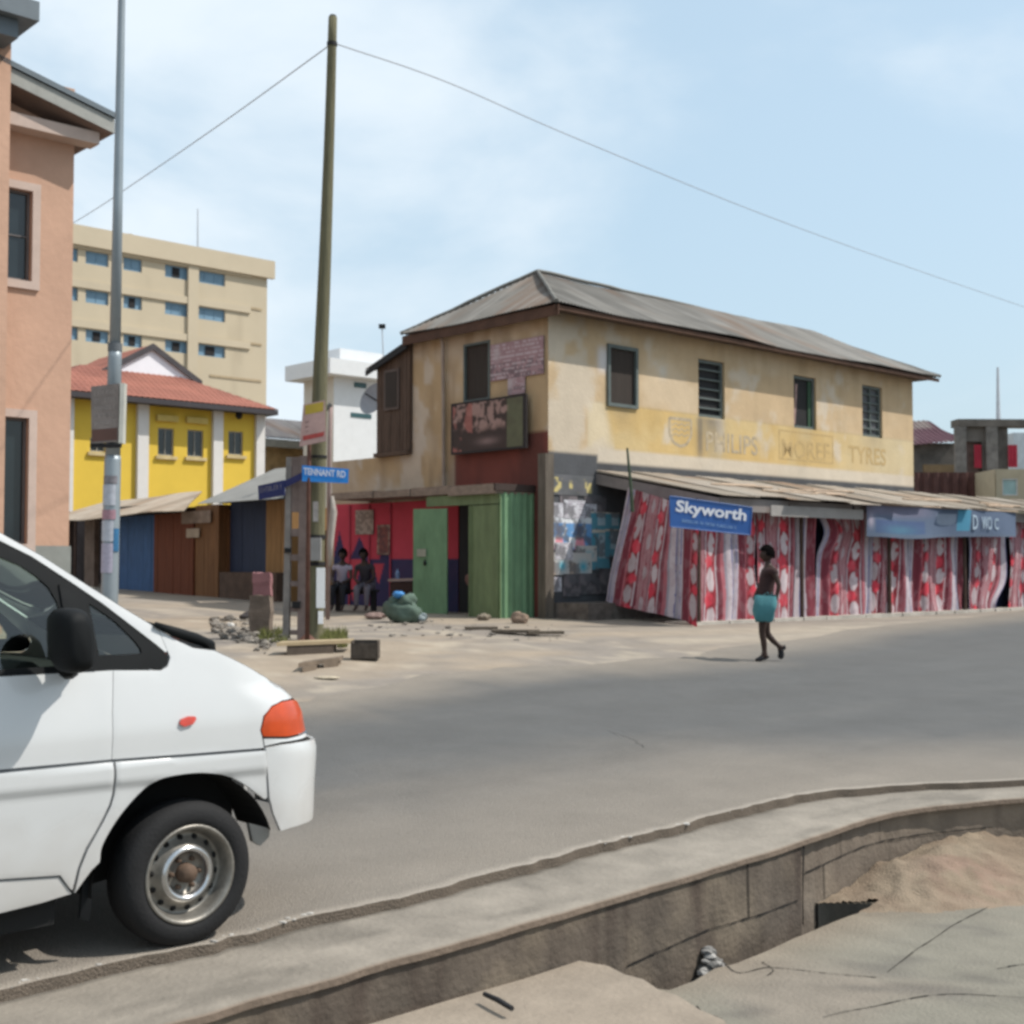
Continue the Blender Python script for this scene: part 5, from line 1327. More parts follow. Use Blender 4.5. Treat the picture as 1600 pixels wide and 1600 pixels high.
# black lower trim of the window line near the mirror
# wheels
m_tyre = mat('tyre_rubber', (.013, .013, .014), .8, var=.3, bump=.2, bscale=80); m_steel = mat('wheel_steel', (.24, .225, .20), .45, metal=.6, var=.4, scale=14, bump=.1)
m_chr = mat('bright_steel', (.55, .55, .55), .22, metal=.9, var=.2, scale=12, bump=.05); m_rust = mat('rusty_hub', (.10, .065, .045), .8, var=.5, scale=20)
def wheel(s, steer=0.):
    c = wpt(s, .10, WR-.004); axn = Vector((-V.x, -V.y, 0)); axn.rotate(Matrix.Rotation(steer, 3, 'Z'))
    w_ = thing('wheel', '', '', c); del w_['label']; del w_['category']; w_.parent = vroot; w_.location = c-vroot.location
    t = MB().lathe([(-.10, .21), (-.105, .26), (-.095, .305), (-.07, .322), (0, .326), (.06, .322), (.088, .305), (.100, .275), (.102, .25), (.096, .228), (.088, .218), (.06, .212)], c, axn, 56).build('tyre', m_tyre, w_, True)
    mb = MB(); mb.lathe([(.088, .222), (.099, .221), (.101, .212), (.094, .203), (.075, .197), (.055, .190), (.030, .186), (.022, .176), (.028, .160), (.047, .140), (.062, .128), (.072, .118), (.074, .108), (.064, .098), (.040, .092), (.034, .07), (.034, .0)], c, axn, 56)
    mb.mi = 1; x = axn.cross(Vector((0, 0, 1))).normalized(); z = Vector((0, 0, 1))
    for k in range(14):
        a = 2*math.pi*k/14+.1; p = c+(x*math.cos(a)+z*math.sin(a))*.157; nn = (axn*.9+(x*math.cos(a)+z*math.sin(a))*.55).normalized()
        mb.lathe([(.0, .0135), (.012, .013), (.0125, .0)], p+axn*.024, nn, 10)
    rim = mb.build('rim', [m_steel, m_vdd], w_, True)
    mb = MB(); mb.lathe([(.064, .127), (.0765, .118), (.079, .108), (.067, .097), (.050, .094)], c, axn, 48); mb.build('trim_ring', m_chr, w_, True)
    mb = MB(); mb.lathe([(.034, .045), (.085, .040), (.095, .030), (.097, .0)], c, axn, 20)
    for k in range(6): a = 2*math.pi*k/6; p = c+(x*math.cos(a)+z*math.sin(a))*.068; mb.lathe([(.034, .012), (.055, .011), (.056, 0)], p, axn, 6)
    mb.build('hub', m_rust, w_, True); return w_
w_f = wheel(0, R(0))
def copy_tree(o, parent=None):
    c = o.copy(); C.objects.link(c)
    if parent is not None: c.parent = parent
    for ch in list(o.children): copy_tree(ch, c)
    return c
w_r = copy_tree(w_f); w_r.location = w_r.location + Vector((U.x, U.y, 0))*-2.8
for wd in (w_f, w_r):
    c = copy_tree(wd); c.location = c.location + Vector((V.x, V.y, 0))*(2*HW-.2); c.rotation_euler = (0, 0, math.pi)
# mud flap, bumper stay
mf = UP([(153, 1352), (141, 1362), (137, 1400), (134, 1440), (150, 1446), (156, 1400)])
panel('mud_flap', [ext(p, 0) for p in mf], m_vd, vroot, off=-.06, depth=.02, far=False)
ly = UP([(398, 1288), (432, 1297), (431, 1310), (416, 1325), (404, 1318)])
panel('wheel_arch_liner', ly, mat('liner_grey', (.25, .24, .22), .8), vroot, off=-.05, depth=.03)
# ---------------------------------------------------------------- pink-plaster building at the left edge
m_dk = mat('dark_glass', (.015, .022, .026), .12, var=.2, bump=0, spec=.6)
pc = GY(107, 21.0); PB = Plane(pc.xy, -U)                    # a runs leftwards from its right corner
pb = thing('salmon_building', 'salmon plastered building with overhanging metal roof at the left edge', 'building', pc)
m_sal = mat('salmon_plaster', (.47, .295, .212), .9, var=.16, scale=1.2, bump=.35, bscale=10)
m_salt = mat('pale_trim', (.47, .37, .32), .85, var=.12); m_plinth = mat('grey_plinth', (.22, .23, .215), .9)
zpl = PB.px(98, 853)[1]; zt = PB.px(105, 120)[1]
wA = PB.rect(10, 296, 50, 438); wB = PB.rect(4, 652, 44, 850)
aE = PB.px(15, 300)[0]
def cz1(c0):
    return lambda S, Z: np.zeros(S.shape+(3,))+np.array(c0)
facade(PB, 0, 3.2, zpl, 9.6, [wA, wB], .4, None, .18).build('wall', m_sal, pb)
window(pb, PB, wA, .12, mat('grey_window_frame', (.13, .12, .12), .6), m_dk, .045, (1, 2)); window(pb, PB, wB, .12, mat('grey_window_frame', (.13, .12, .12), .6), m_dk, .045, (1, 1))
mb = MB()
for r in (wA, wB):
    a, b, c, d = r; f_ = .13
    for q in ((a-f_, a, c-f_, d+f_), (b, b+f_, c-f_, d+f_), (a, b, d, d+f_), (a, b, c-f_, c)):
        mb.pbox(PB, *q, .0, .05)
    mb.build('window_surround', m_salt, pb); mb = MB()
facade(PB, -.04, 3.2, .3, zpl, [], .5, None, .1, None).build('plinth', m_plinth, pb)
q2 = lambda a, off, z: PB.pt(a, z, -off)
mb = MB(); mb.quad(q2(0, 0, .3), q2(0, 8, .3), q2(0, 8, 9.6), q2(0, 0, 9.6)); mb.quad(q2(0, 8, .3), q2(9, 8, .3), q2(9, 8, 9.6), q2(0, 8, 9.6)); mb.build('side_wall', m_sal, pb)
# forward projecting pier at the far left, rising above
PP = Plane(PB.pt(aE, 0, .55).xy, -U)
aP = PP.px(14, 300)[0]
facade(PP, aP, aP+4, .3, 11.6, [], .5).build('pier', m_sal, pb)
mb = MB(); mb.quad(PP.pt(aP, .3), PP.pt(aP, .3, -1.2), PP.pt(aP, 11.6, -1.2), PP.pt(aP, 11.6)); mb.build('pier', m_sal, pb)
# string course under the roof
z0 = PB.px(60, 205)[1]
mb = MB(); mb.pbox(PB, -.28, 3, z0-.10, z0+.10, 0, .34); mb.build('string_course', m_salt, pb)
# sloping roof rake
m_rf = mat('slate_grey_sheet', (.12, .145, .165), .5, var=.15); m_rk = mat('rake_board', (.30, .30, .28), .7)
RP = Plane(PB.pt(0, 0, .55).xy, -U)
e0, e1 = RP.px(181, 176), RP.px(14, 92)
th = .16
sl = (e1[1]-e0[1])/(e1[0]-e0[0]); a2 = e1[0]+2.5; z2 = e0[1]+sl*(a2-e0[0])
E0, E2 = RP.pt(e0[0], e0[1]), RP.pt(a2, z2); bk = Vector((-RP.n.x, -RP.n.y, 0))*9
mb = MB(); mb.add([E0, E2, E2+bk, E0+bk, E0-Vector((0, 0, .09)), E2-Vector((0, 0, .09)), E2+bk-Vector((0, 0, .09)), E0+bk-Vector((0, 0, .09))], [(0, 1, 2, 3), (0, 4, 5, 1), (3, 2, 6, 7), (0, 3, 7, 4), (1, 5, 6, 2)]); mb.build('roof', m_rf, pb)
dn = Vector((0, 0, -.10)); dn2 = Vector((0, 0, -.34)); iw = Vector((-RP.n.x, -RP.n.y, 0))*.04; ir = Vector((-PB.d.x, -PB.d.y, 0))*-.04
mb = MB(); mb.prism([E0+dn+iw, E2+dn+iw, E2+dn2+iw, E0+dn2+iw], iw); mb.build('rake_board', m_rk, pb)
mb = MB(); W1 = PB.pt(-.02, e0[1]+sl*(-e0[0])-.42, -.02); W2 = PB.pt(a2, z2-.36, -.02)
mb.add([E0+dn2+iw, E2+dn2+iw, W2, PB.pt(0, e0[1]-.34, 0)], [(0, 1, 2, 3)])
F0 = E0+dn2+bk; mb.add([E0+dn2+iw, PB.pt(0, e0[1]-.34, 0), PB.pt(0, e0[1]-.34, -8.5), E0+dn2+bk], [(0, 1, 2, 3)])
mb.add([E0+dn+iw, E0+dn2+iw, E0+dn2+bk, E0+dn+bk], [(0, 1, 2, 3)])
mb.build('soffit', mat('brown_soffit', (.17, .12, .10), .85, var=.2), pb)
# higher roof corner above
HP = Plane(PB.pt(aE, 0, 1.3).xy, -U)
c0 = HP.px(62, 8); mb = MB(); o = HP.pt(c0[0], c0[1]-.25)
mb.obox(o, HP.pt(c0[0]+5, c0[1]-.25)-o, bk*.6, (0, 0, .3)); mb.obox(o+Vector((0, 0, -.28))+Vector((-U.x, -U.y, 0))*.25+bk*.02, Vector((-U.x, -U.y, 0))*5, bk*.5, (0, 0, .27)); mb.build('upper_roof', m_rf, pb)
mb = MB(); o = o+Vector((0, 0, -.62))+Vector((-U.x, -U.y, 0))*.55+bk*.05; mb.obox(o, Vector((-U.x, -U.y, 0))*5, bk*.4, (0, 0, .33)); mb.build('upper_soffit', mat('brown_soffit', (.17, .12, .10), .85), pb)

# ---------------------------------------------------------------- five-storey block far behind
p = T(417, 500, 104.); BP = Plane(p.xy, -U)
bb = thing('office_block', 'large cream multi-storey block with bands of small blue windows behind the yellow house', 'building', (p.x, p.y, 1.6))
m_crm = mat('cream_render', (.47, .40, .295), .9, var=.08, scale=.3, bump=.1); m_bw = mat('blue_blind', (.15, .25, .34), .5, var=.12, scale=1.5, bump=0)
zT = BP.px(417, 408)[1]; zT2 = BP.px(110, 351)[1]
wins = []
cols_ = [(105, 122, 390), (134, 170, 393), (193, 222, 401), (258, 294, 415), (306, 352, 424)]
rowsy = [(0, 22), (58, 80), (116, 137)]
bl = []
for ci, (x0, x1, y) in enumerate(cols_):
    for ri, (a, b) in enumerate(((0, 20), (59, 79), (119, 138))):
        k = 1-.04*(4-ci)*0
        yy = y + (a if ri == 0 else a*(1-.000*ci)); r = BP.rect(x0, y+a+(0 if ci > 2 else 1), x1, y+b+(0 if ci > 2 else 1)); bl.append((ci, ri, r))
aL_ = 17.8; B0 = 1.0
zrow = {}
for ri in range(3):
    zs = [r[2] for ci, rr, r in bl if rr == ri]; zt_ = [r[3] for ci, rr, r in bl if rr == ri]; zrow[ri] = (sum(zs)/len(zs), sum(zt_)/len(zt_))
holes = [(r[0], r[1], zrow[ri][0], zrow[ri][1]) for ci, ri, r in bl]
zc_ = zT-1.9
Ln = BP.px(60, 400)[0]
def c_cr(S, Z):
    n = fbm(S*.3, Z*.25, 140); n2 = fbm(S*1.2, Z*.15, 141)
    c = np.zeros(S.shape+(3,))+np.array([.45, .385, .285]); c = mixc(c, (.50, .42, .30), n*.7); return mixc(c, (.30, .25, .18), sstep(.55, .8, n2)*.35)
m_crm2 = mat('cream_render_weathered', (1, 1, 1), .9, attr=True, var=.06, scale=.3, bump=.1)
facade(BP, 0, Ln, B0, zT, holes, .5, c_cr, .25).build('wall', m_crm2, bb)
for (ci, ri, r), h in zip(bl, holes):
    op = (ci, ri) in ((3, 0), (2, 1), (1, 2), (2, 2), (3, 2), (4, 2))
    o = window(bb, BP, h, .2, m_bw, m_bw, .1, (3 if ci > 2 else 2, 1))
    if op:
        mid = (h[0]+h[1])/2; w_ = (h[1]-h[0])*.16; MB().pbox(BP, mid-w_, mid+w_, h[2]+.12, h[3]-.12, -.16, -.11).build('open_pane', m_blackpane, o)
mb = MB(); mb.pbox(BP, -.5, Ln, zT-1.45, zT, 0, .4); mb.build('parapet', m_crm, bb)
for ri in range(3):
    mb = MB(); mb.pbox(BP, 1.6, Ln, zrow[ri][1]+.05, zrow[ri][1]+.6 if ri else zT-1.46, 0, .16); mb.build('sun_ledge', m_crm, bb)
mb = MB(); mb.pbox(BP, 8.6-.1, 8.6+.35, B0, zT-2.6, 0, .9); mb.pbox(BP, .1, .7, B0, zT-2.6, 0, .3); 
x_ = BP.px(300, 500)[0]; mb = MB(); mb.pbox(BP, x_-.45, x_+.45, B0, zT-1.46, 0, .22); mb.build('fin', m_crm, bb)
mb = MB()
for z in (zrow[0][0]-1.5, zrow[1][0]-1.5, zrow[2][0]-1.6, zrow[2][0]-5): mb.pbox(BP, .5, 5.2, z, z+.18, 0, .06)
mb.build('band', mat('dark_cream_band', (.36, .28, .18), .9), bb)  # thin raised strips in a darker cream
o0 = BP.pt(0, B0, 0); mb = MB(); mb.obox(BP.pt(.02, B0, -.02), BP.pt(Ln, B0, -.02)-BP.pt(.02, B0, -.02), Vector((-BP.n.x, -BP.n.y, 0))*1.3, (0, 0, zT-B0-.05)); 
mb = MB(); bk2 = Vector((-BP.n.x, -BP.n.y, 0))*1.6; mb.quad(BP.pt(0, B0), BP.pt(0, B0)+bk2, BP.pt(0, zT)+bk2, BP.pt(0, zT)); mb.quad(BP.pt(Ln, B0), BP.pt(Ln, B0)+bk2, BP.pt(Ln, zT)+bk2, BP.pt(Ln, zT)); mb.quad(BP.pt(0, B0)+bk2, BP.pt(Ln, B0)+bk2, BP.pt(Ln, zT)+bk2, BP.pt(0, zT)+bk2); mb.quad(BP.pt(0, zT), BP.pt(Ln, zT), BP.pt(Ln, zT)+bk2, BP.pt(0, zT)+bk2); mb.build('rear_wall', m_crm, bb)
MB().tube([T(203, 372, 104.5), T(203, 366, 104.5)], .25, 8).build('roof_vent', m_crm, bb)
m_ant = mat('antenna_metal', (.45, .48, .52), .6)
MB_ = MB().tube([T(309, 385, 110.), T(309, 326, 110.)], [.07, .05], 6); tag(MB_.build('antenna_mast', m_ant), 'thin antenna mast on the roof of the cream block', 'antenna')
tag(MB().tube([T(1560, 665, 70.), T(1559, 574, 70.)], [.13, .06], 6).build('antenna_mast', m_ant), 'pale antenna mast above the grey houses at the right', 'antenna')

# ---------------------------------------------------------------- yellow house
p = GY(424, 50.); YP = Plane(p.xy, -U)
yh = thing('yellow_house', 'yellow house with white pilasters and red tiled roof', 'house', (p.x, p.y, 1.2))
m_yel = mat('yellow_paint', (.62, .43, .06), .85, var=.07, scale=1, bump=.15); m_wh = mat('white_trim', (.60, .58, .56), .8, var=.06)
zE = YP.px(424, 643)[1]; W1_, W2_ = YP.rect(247, 669, 272, 712), YP.rect(293, 672, 318, 714); W3_ = YP.rect(357, 674, 380, 711)
Lw = YP.px(99, 700)[0]; a0 = YP.px(411, 700)[0]; W4_ = YP.rect(141, 684, 165, 706)
facade(YP, a0, Lw, 1.0, zE, [W1_, W2_, W3_, W4_], .5, None, .15).build('wall', m_yel, yh)
m_yf = mat('grey_frame', (.30, .29, .27), .7)
for r in (W1_, W2_, W3_, W4_):
    window(yh, YP, r, .12, m_yf, m_dk, .045, (2, 1)); mb = MB(); mb.pbox(YP, r[0]-.1, r[1]+.1, r[2]-.14, r[2]-.02, 0, .1); mb.build('sill', mat('sill_tan', (.5, .40, .22), .85), yh)
for r in (W1_, W2_): MB().pbox(YP, r[0]-.1, r[1]+.1, r[3]+.24, r[3]+.46, 0, .16).build('lintel', mat('lintel_tan', (.50, .38, .12), .85), yh)
for x0, x1 in ((398, 411), (331, 346), (213, 230), (99, 113)):
    r = YP.rect(x0, 640, x1, 700); MB().pbox(YP, r[0], r[1], 1.0, zE-.02, 0, .16).build('pilaster', m_wh, yh)
mb = MB(); bkv = Vector((-YP.n.x, -YP.n.y, 0)); mb.obox(YP.pt(a0, 1, -.16), YP.pt(Lw, 1, -.16)-YP.pt(a0, 1, -.16), bkv*6, (0, 0, zE-1)); mb.build('rear_wall', m_yel, yh)
# skirt roof and gable above it
m_tile = mat('red_roof_tiles', (1, 1, 1), .85, attr=True, var=.15, scale=1.5, bump=.1)
def col_tile(X, Y):
    c = np.zeros(X.shape+(3,))+np.array([.27, .105, .075]); c = mixc(c, (.20, .075, .055), sstep(.4, .7, fbm(X*.7, Y*.9, 150))*.7); return c*(.82+.18*(np.sin(Y*2*np.pi/.33) > -.4))[..., None]
ae = YP.px(426, 643)[0]+.22; EZ = zE+.0
A = YP.pt(ae, EZ, .75); B = YP.pt(Lw+1.2, EZ, .75)
ztop = 9.02; 
Dp = YP.pt(ae+3.2, EZ+1.28, -1.55); Cp = YP.pt(Lw-1.3, EZ+1.28, -1.55)
mb = corrugated(A, B, Cp, Dp, pitch=.22, amp=.014, rows=18, colfn=col_tile)
A3 = A+bkv*7.2; corrugated(A3, A, Dp, Dp+bkv*2.6, pitch=.22, amp=.014, rows=10, colfn=col_tile, mb=mb)
B3 = B+bkv*7.2; corrugated(B, B3, Cp+bkv*2.6, Cp, pitch=.22, amp=.014, rows=10, colfn=col_tile, mb=mb)
corrugated(B3, A3, Dp+bkv*2.6, Cp+bkv*2.6, pitch=.22, amp=.014, rows=10, colfn=col_tile, mb=mb)
rf = mb.build('roof', m_tile, yh)
mb = MB(); mb.prism([A+Vector((0, 0, -.03)), B+Vector((0, 0, -.03)), B+Vector((0, 0, -.22)), A+Vector((0, 0, -.22))], bkv*.05); mb.quad(A+Vector((0, 0, -.2)), B+Vector((0, 0, -.2)), YP.pt(Lw+1.2, EZ-.2, 0), YP.pt(ae, EZ-.2, 0)); mb.prism([A+Vector((0, 0, -.03)), A3+Vector((0, 0, -.03)), A3+Vector((0, 0, -.22)), A+Vector((0, 0, -.22))], Vector((-U.x, -U.y, 0))*.05); mb.build('gutter', mat('dark_gutter', (.045, .04, .045), .6), yh)
GP = Plane(YP.pt(0, 0, -1.4).xy, -U)
gA, gB = GP.px(308, 592), GP.px(150, 572); gT = GP.px(237, 541)
gT = (gT[0], gT[1]); gBz = gT[1]-(gT[1]-gA[1])*1.0
gl = gT[0]+(gT[0]-gA[0])
mb = MB(); mb.prism([GP.pt(gA[0], gA[1]-.6, .02), GP.pt(gl, gA[1]-.6, .02), GP.pt(gl, gA[1], .02), GP.pt(gT[0], gT[1]-.1, .02), GP.pt(gA[0], gA[1], .02)], -GP.n.to_3d()*.1 if hasattr(GP.n, 'to_3d') else bkv*.1)
mb.build('gable_wall', mat('white_gable', (.74, .74, .78), .85, var=.05), yh)
a_, b_, c_ = GP.pt(gA[0]-.15, gA[1]-.12, .1), GP.pt(gT[0], gT[1]+.05, .1), GP.pt(gl+.15, gA[1]-.12, .1)
mb = corrugated(c_, c_+bkv*4.6, b_+bkv*4.6, b_, pitch=.22, amp=.014, rows=10, colfn=col_tile); corrugated(a_+bkv*4.6, a_, b_, b_+bkv*4.6, pitch=.22, amp=.014, rows=10, colfn=col_tile, mb=mb); mb.build('gable_roof', m_tile, yh)
mb = MB()
for s_, e_ in ((a_, b_), (b_, c_)): mb.prism([s_+Vector((0, 0, .05)), e_+Vector((0, 0, .05)), e_+Vector((0, 0, -.2)), s_+Vector((0, 0, -.2))], bkv*-.04)
mb.build('bargeboard', mat('dark_barge', (.06, .055, .06), .7), yh)
MB().blob(YP.pt(YP.px(367, 650)[0], YP.px(367, 650)[1], .3), (.14, .12, .16), 1, .1).build('wall_lamp', m_blackpane, yh)

# ---------------------------------------------------------------- small house and white block between the yellow house and the corner building
p = GY(520, 62.); WP = Plane(p.xy, -U)
wbk = thing('white_block', 'white flat-roofed block with projecting roof slab left of the corner building', 'building', (p.x, p.y, 1.3))
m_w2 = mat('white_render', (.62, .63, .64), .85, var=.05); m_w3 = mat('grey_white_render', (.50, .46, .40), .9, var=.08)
zt1 = WP.px(540, 590)[1]
WR2 = Plane(WP.o, U)
a1 = WR2.px(640, 600)[0]
facade(WR2, 0, a1, 1, zt1, [], .6).build('wall', m_w2, wbk)
WL = Plane(WP.o, V); a2_ = WL.px(478, 600)[0]
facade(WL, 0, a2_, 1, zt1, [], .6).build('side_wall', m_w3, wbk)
o = WR2.pt(-.75, zt1, .75); u3 = Vector((U.x, U.y, 0)); v3 = Vector((V.x, V.y, 0))
MB().obox(WR2.pt(0, zt1, 0)-u3*.75-v3*.75, u3*(a1+1.5), v3*(a2_+1.5), (0, 0, .75)).build('roof_slab', m_w2, wbk)
MB().obox(WR2.pt(0, zt1+.76, 0)+u3*1.2+v3*1.2, u3*(a1-2), v3*(a2_*.5), (0, 0, .9)).build('roof_room', m_w2, wbk)
for r in (WR2.rect(553, 598, 572, 606), WR2.rect(548, 646, 580, 653)):
    mb = MB(); mb.pbox(WR2, r[0], r[1], r[2], r[3], -.02, .03); mb.build('window', mat('green_grey_pane', (.04, .09, .10), .3), wbk)
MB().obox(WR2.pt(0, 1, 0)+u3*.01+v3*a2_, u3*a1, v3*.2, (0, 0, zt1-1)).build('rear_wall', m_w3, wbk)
# dish and aerial on the corner building
dc = T(588, 626, 31.2); dish = thing('satellite_dish', 'grey satellite dish fixed beside the dark timber room', 'satellite dish', dc)
mb = MB(); axd = Vector((-.6, -.75, .35)).normalized(); mb.lathe([(.0, .0), (.02, .15), (.06, .28), (.13, .42)], dc, axd, 24); mb.build('reflector', mat('dish_grey', (.26, .27, .29), .5), dish, True)
MB().tube([dc, dc+axd*.4], .02, 6).build('feed_arm', m_blackpane, dish); MB().tube([dc-axd*.02, dc+Vector((.55, .1, -.15))], .035, 6).build('bracket', m_blackpane, dish)
aer = thing('roof_aerial', 'thin aerial rising above the lean-to roof of the corner building', 'aerial', T(600, 575, 32))
MB().tube([T(600, 580, 32), T(597, 512, 32)], .015, 6).build('mast', m_ant, aer); MB().box(T(597, 510, 32), (.16, .12, .1)).build('head', m_blackpane, aer)
# house with brown front between (far)
p = GY(420, 66.); HB = Plane(p.xy, U)
hb = thing('brown_house', 'low brownish house with grey sheet roof beside the yellow house', 'house', p)
r = HB.rect(420, 690, 500, 700)
facade(HB, -.5, 6.5, 1.2, HB.px(460, 692)[1], [], .6).build('wall', mat('ochre_brown_wall', (.26, .175, .085), .9, var=.45, scale=1.5), hb)
zz0 = HB.px(460, 690)[1]; e0_ = HB.pt(-1.0, zz0, .9); e1_ = HB.pt(7.2, zz0, .9)
corrugated(e0_, e1_, HB.pt(6.2, zz0+1.5, -3), HB.pt(.3, zz0+1.5, -3), pitch=.2, amp=.03, rows=6, colfn=lambda X, Y: col_roof(X, Y, 4, (.15, .14, .14))).build('roof', m_roof, hb)
mb = MB(); mb.pbox(HB, -1.0, 7.2, zz0-.45, zz0-.04, .85, .93); mb.build('fascia', mat('pale_fascia', (.22, .215, .19), .85), hb)

# ---------------------------------------------------------------- kiosks along the side street
KO = T(447, 900, 31.7).xy; KP = Plane(KO, V)
m_or2 = mat('orange_brown_boards', (.16, .075, .03), .85, var=.45, scale=2.5, bump=.4, stretch=(5, 5, .4)); m_or3 = mat('ochre_boards', (.25, .14, .055), .85, var=.3, scale=2.5, stretch=(4, 4, .5))
m_rb = mat('red_brown_boards', (.125, .035, .014), .85, var=.35, scale=3, stretch=(6, 6, .4)); m_nv = mat('navy_door', (.018, .026, .055), .7, var=.3, stretch=(5, 5, .5)); m_bl = mat('blue_shutters', (.035, .085, .19), .7, var=.3, scale=3, stretch=(3, 3, .7))
def base(a): q = KP.pt(a, 0); return gz(q.x, q.y)
def kbox(m_, a0, a1, z0, z1, d0, d1, nm, par): MB().pbox(KP, a0, a1, z0, z1, d0, d1).build(nm, m_, par)
kA = KP.px(358, 850)[0]; kB = KP.px(256, 850)[0]; kC = KP.px(190, 850)[0]; kD = KP.px(104, 850)[0]; k415 = KP.px(415, 850)[0]
k1 = thing('ochre_kiosk', 'ochre and brown timber kiosk with a dark navy door and grey sheet roof', 'kiosk', KP.pt(1.5, base(1.5), 0))
zr1 = KP.px(400, 782)[1]; zb1 = base(2)-.1
def boards(a0, a1, z0, z1, d, m_, nm, par, wd=.22):
    n = max(1, int((a1-a0)/wd)); mb = MB()
    for i in range(n): mb.pbox(KP, a0+(a1-a0)*i/n, a0+(a1-a0)*(i+1)/n-.008, z0, z1, -.05, d+.012*rnd.random())
    mb.build(nm, m_, par)
zs1 = KP.px(390, 894)[1]
boards(0.0, k415-.02, zs1-.2, zr1, .0, m_or3, 'wall', k1); boards(k415, kA, zs1, zr1, -.04, m_nv, 'door', k1, .5); boards(kA+.02, kB-.02+0*.1, base(6)-.1, zr1-.25, .0, m_or2, 'side_wall', k1)
kbox(mat('dark_plinth', (.085, .055, .04), .9, var=.4), 0, kA, zb1-.2, zs1-.002, -.05, .28, 'plinth', k1)
mb = MB(); mb.obox(KP.pt(0, zb1, -.06), KP.pt(kA+1.9, zb1, -.06)-KP.pt(0, zb1, -.06), Vector((U.x, U.y, 0))*2.2, (0, 0, zr1-zb1-.2)); mb.build('body', m_or3, k1)
# grey sheet roof
K2 = Plane(KP.pt(0, 0, .85).xy, V)
e_r, e_l = K2.px(432, 779), K2.px(308, 774)
zE1 = e_r[1]; f0, f1 = K2.pt(e_r[0]-.3, zE1), K2.pt(e_l[0], zE1)
K3 = Plane(KP.pt(0, 0, -1.5).xy, V); t0, t1 = K3.px(452, 730), K3.px(348, 741)
corrugated(f0, f1, K3.pt(t1[0], (t0[1]+t1[1])/2), K3.pt(t0[0]-.2, (t0[1]+t1[1])/2), pitch=.09, amp=.012, colfn=lambda X, Y: col_roof(X*0+.1, Y*0, 6, (.205, .215, .21))).build('roof', m_roof, k1)
kbox(m_blackpane, .0, 3.2, zr1-.02, zr1+.1, -.1, .05, 'head_board', k1)
k2 = thing('red_brown_kiosk', 'dark red-brown timber kiosk between the blue shutters and the ochre kiosk', 'kiosk', KP.pt((kA+kB)/2, base(5), .3))
km = KP.px(318, 850)[0]
zr2 = KP.px(280, 800)[1]
KX = Plane(KP.pt(0, 0, .32).xy, V)
boards(km, kB, base(6)-.15, zr2-.05, .30, m_rb, 'front', k2); boards(KP.px(357, 850)[0]+.05, km-.02, base(5)-.15, zr2+.12, .26, m_or2, 'front', k2)
kbox(mat('pale_board', (.33, .26, .19), .85), KX.px(312, 840)[0], KX.px(292, 840)[0], KX.px(300, 840)[1], KX.px(300, 826)[1], .325, .34, 'notice', k2)
kbox(mat('faded_sign', (.22, .16, .12), .85, var=.4, scale=5), KX.px(330, 812)[0], KX.px(285, 812)[0], KX.px(300, 818)[1], KX.px(300, 799)[1], .325, .35, 'sign_board', k2)
k3 = thing('blue_kiosk', 'kiosk with closed blue shutters behind the steel lamp post', 'kiosk', KP.pt((kC+kB)/2, base(9), .2))
boards(kB+.03, kC+.3, base(9)-.15, KP.px(225, 806)[1], .12, m_bl, 'shutter', k3, .45)
kbox(m_blackpane, kB, kC+.2, KP.px(225, 806)[1], KP.px(225, 806)[1]+.3, -.1, .1, 'head_board', k3)
MB().obox(KP.pt(kB, base(9), -.06), KP.pt(kC+.3, base(9), -.06)-KP.pt(kB, base(9), -.06), Vector((U.x, U.y, 0))*2, (0, 0, 2.1)).build('body', m_blackpane, k3)
k4 = thing('open_stall', 'dim open stall with brown cloth between the salmon building and lamp post', 'stall', KP.pt((kC+kD)/2, base(12), .2))
mb = MB(); mb.obox(KP.pt(kC+.4, base(12), -1.0), KP.pt(kD+3, base(12), -1.0)-KP.pt(kC+.4, base(12), -1.), Vector((U.x, U.y, 0))*.2, (0, 0, 2.4)); mb.build('back_wall', mat('dim_boards', (.04, .03, .03), .9, var=.5), k4)
boards(kC+1.6, kC+2.3, base(12)-.1, 3.2, .1, mat('taupe_boards', (.16, .115, .09), .9, var=.4), 'front', k4); boards(kD-.5, kD+1.2, base(13)-.1, 3.2, .15, mat('taupe_boards2', (.09, .07, .065), .9, var=.4), 'front', k4)
# long tan tin roof over the three kiosks
tr_ = thing('tin_roof', 'long tan rusty tin roof over the blue and red-brown kiosks', 'roof', KP.pt(8, 3.4, 0))
K4 = Plane(KP.pt(0, 0, 1.0).xy, V); r0, r1 = K4.px(287, 796), K4.px(100, 815)
K5 = Plane(KP.pt(0, 0, -1.2).xy, V); s0_, s1_ = K5.px(316, 770), K5.px(100, 790)
zlo = (r0[1]+r1[1])/2; zhi = max(s0_[1], zlo+.3)
mb = corrugated(K4.pt(r0[0], r0[1]), K4.pt(r1[0]+2, r1[1]), K5.pt(s1_[0]+2, s1_[1]+.1), K5.pt(s0_[0], s0_[1]), pitch=.12, amp=.02, sag=.12, colfn=lambda X, Y: mixc(col_tin(X, Y), (.33, .24, .16), .3)*.9)
mb.build('roof_sheet', m_tin, tr_)
kbox(mat('dark_valance', (.05, .035, .028), .9, var=.4), kA-.3, kC+.6, zr2-.15, zlo+.22, -.25, -.12, 'valance', tr_)
for a in (r1[0]-.6, r1[0]+1): MB().tube([KP.pt(a, base(a)-.1, .9), KP.pt(a, zlo, .9)], .045, 6).build('post', m_post2, tr_)

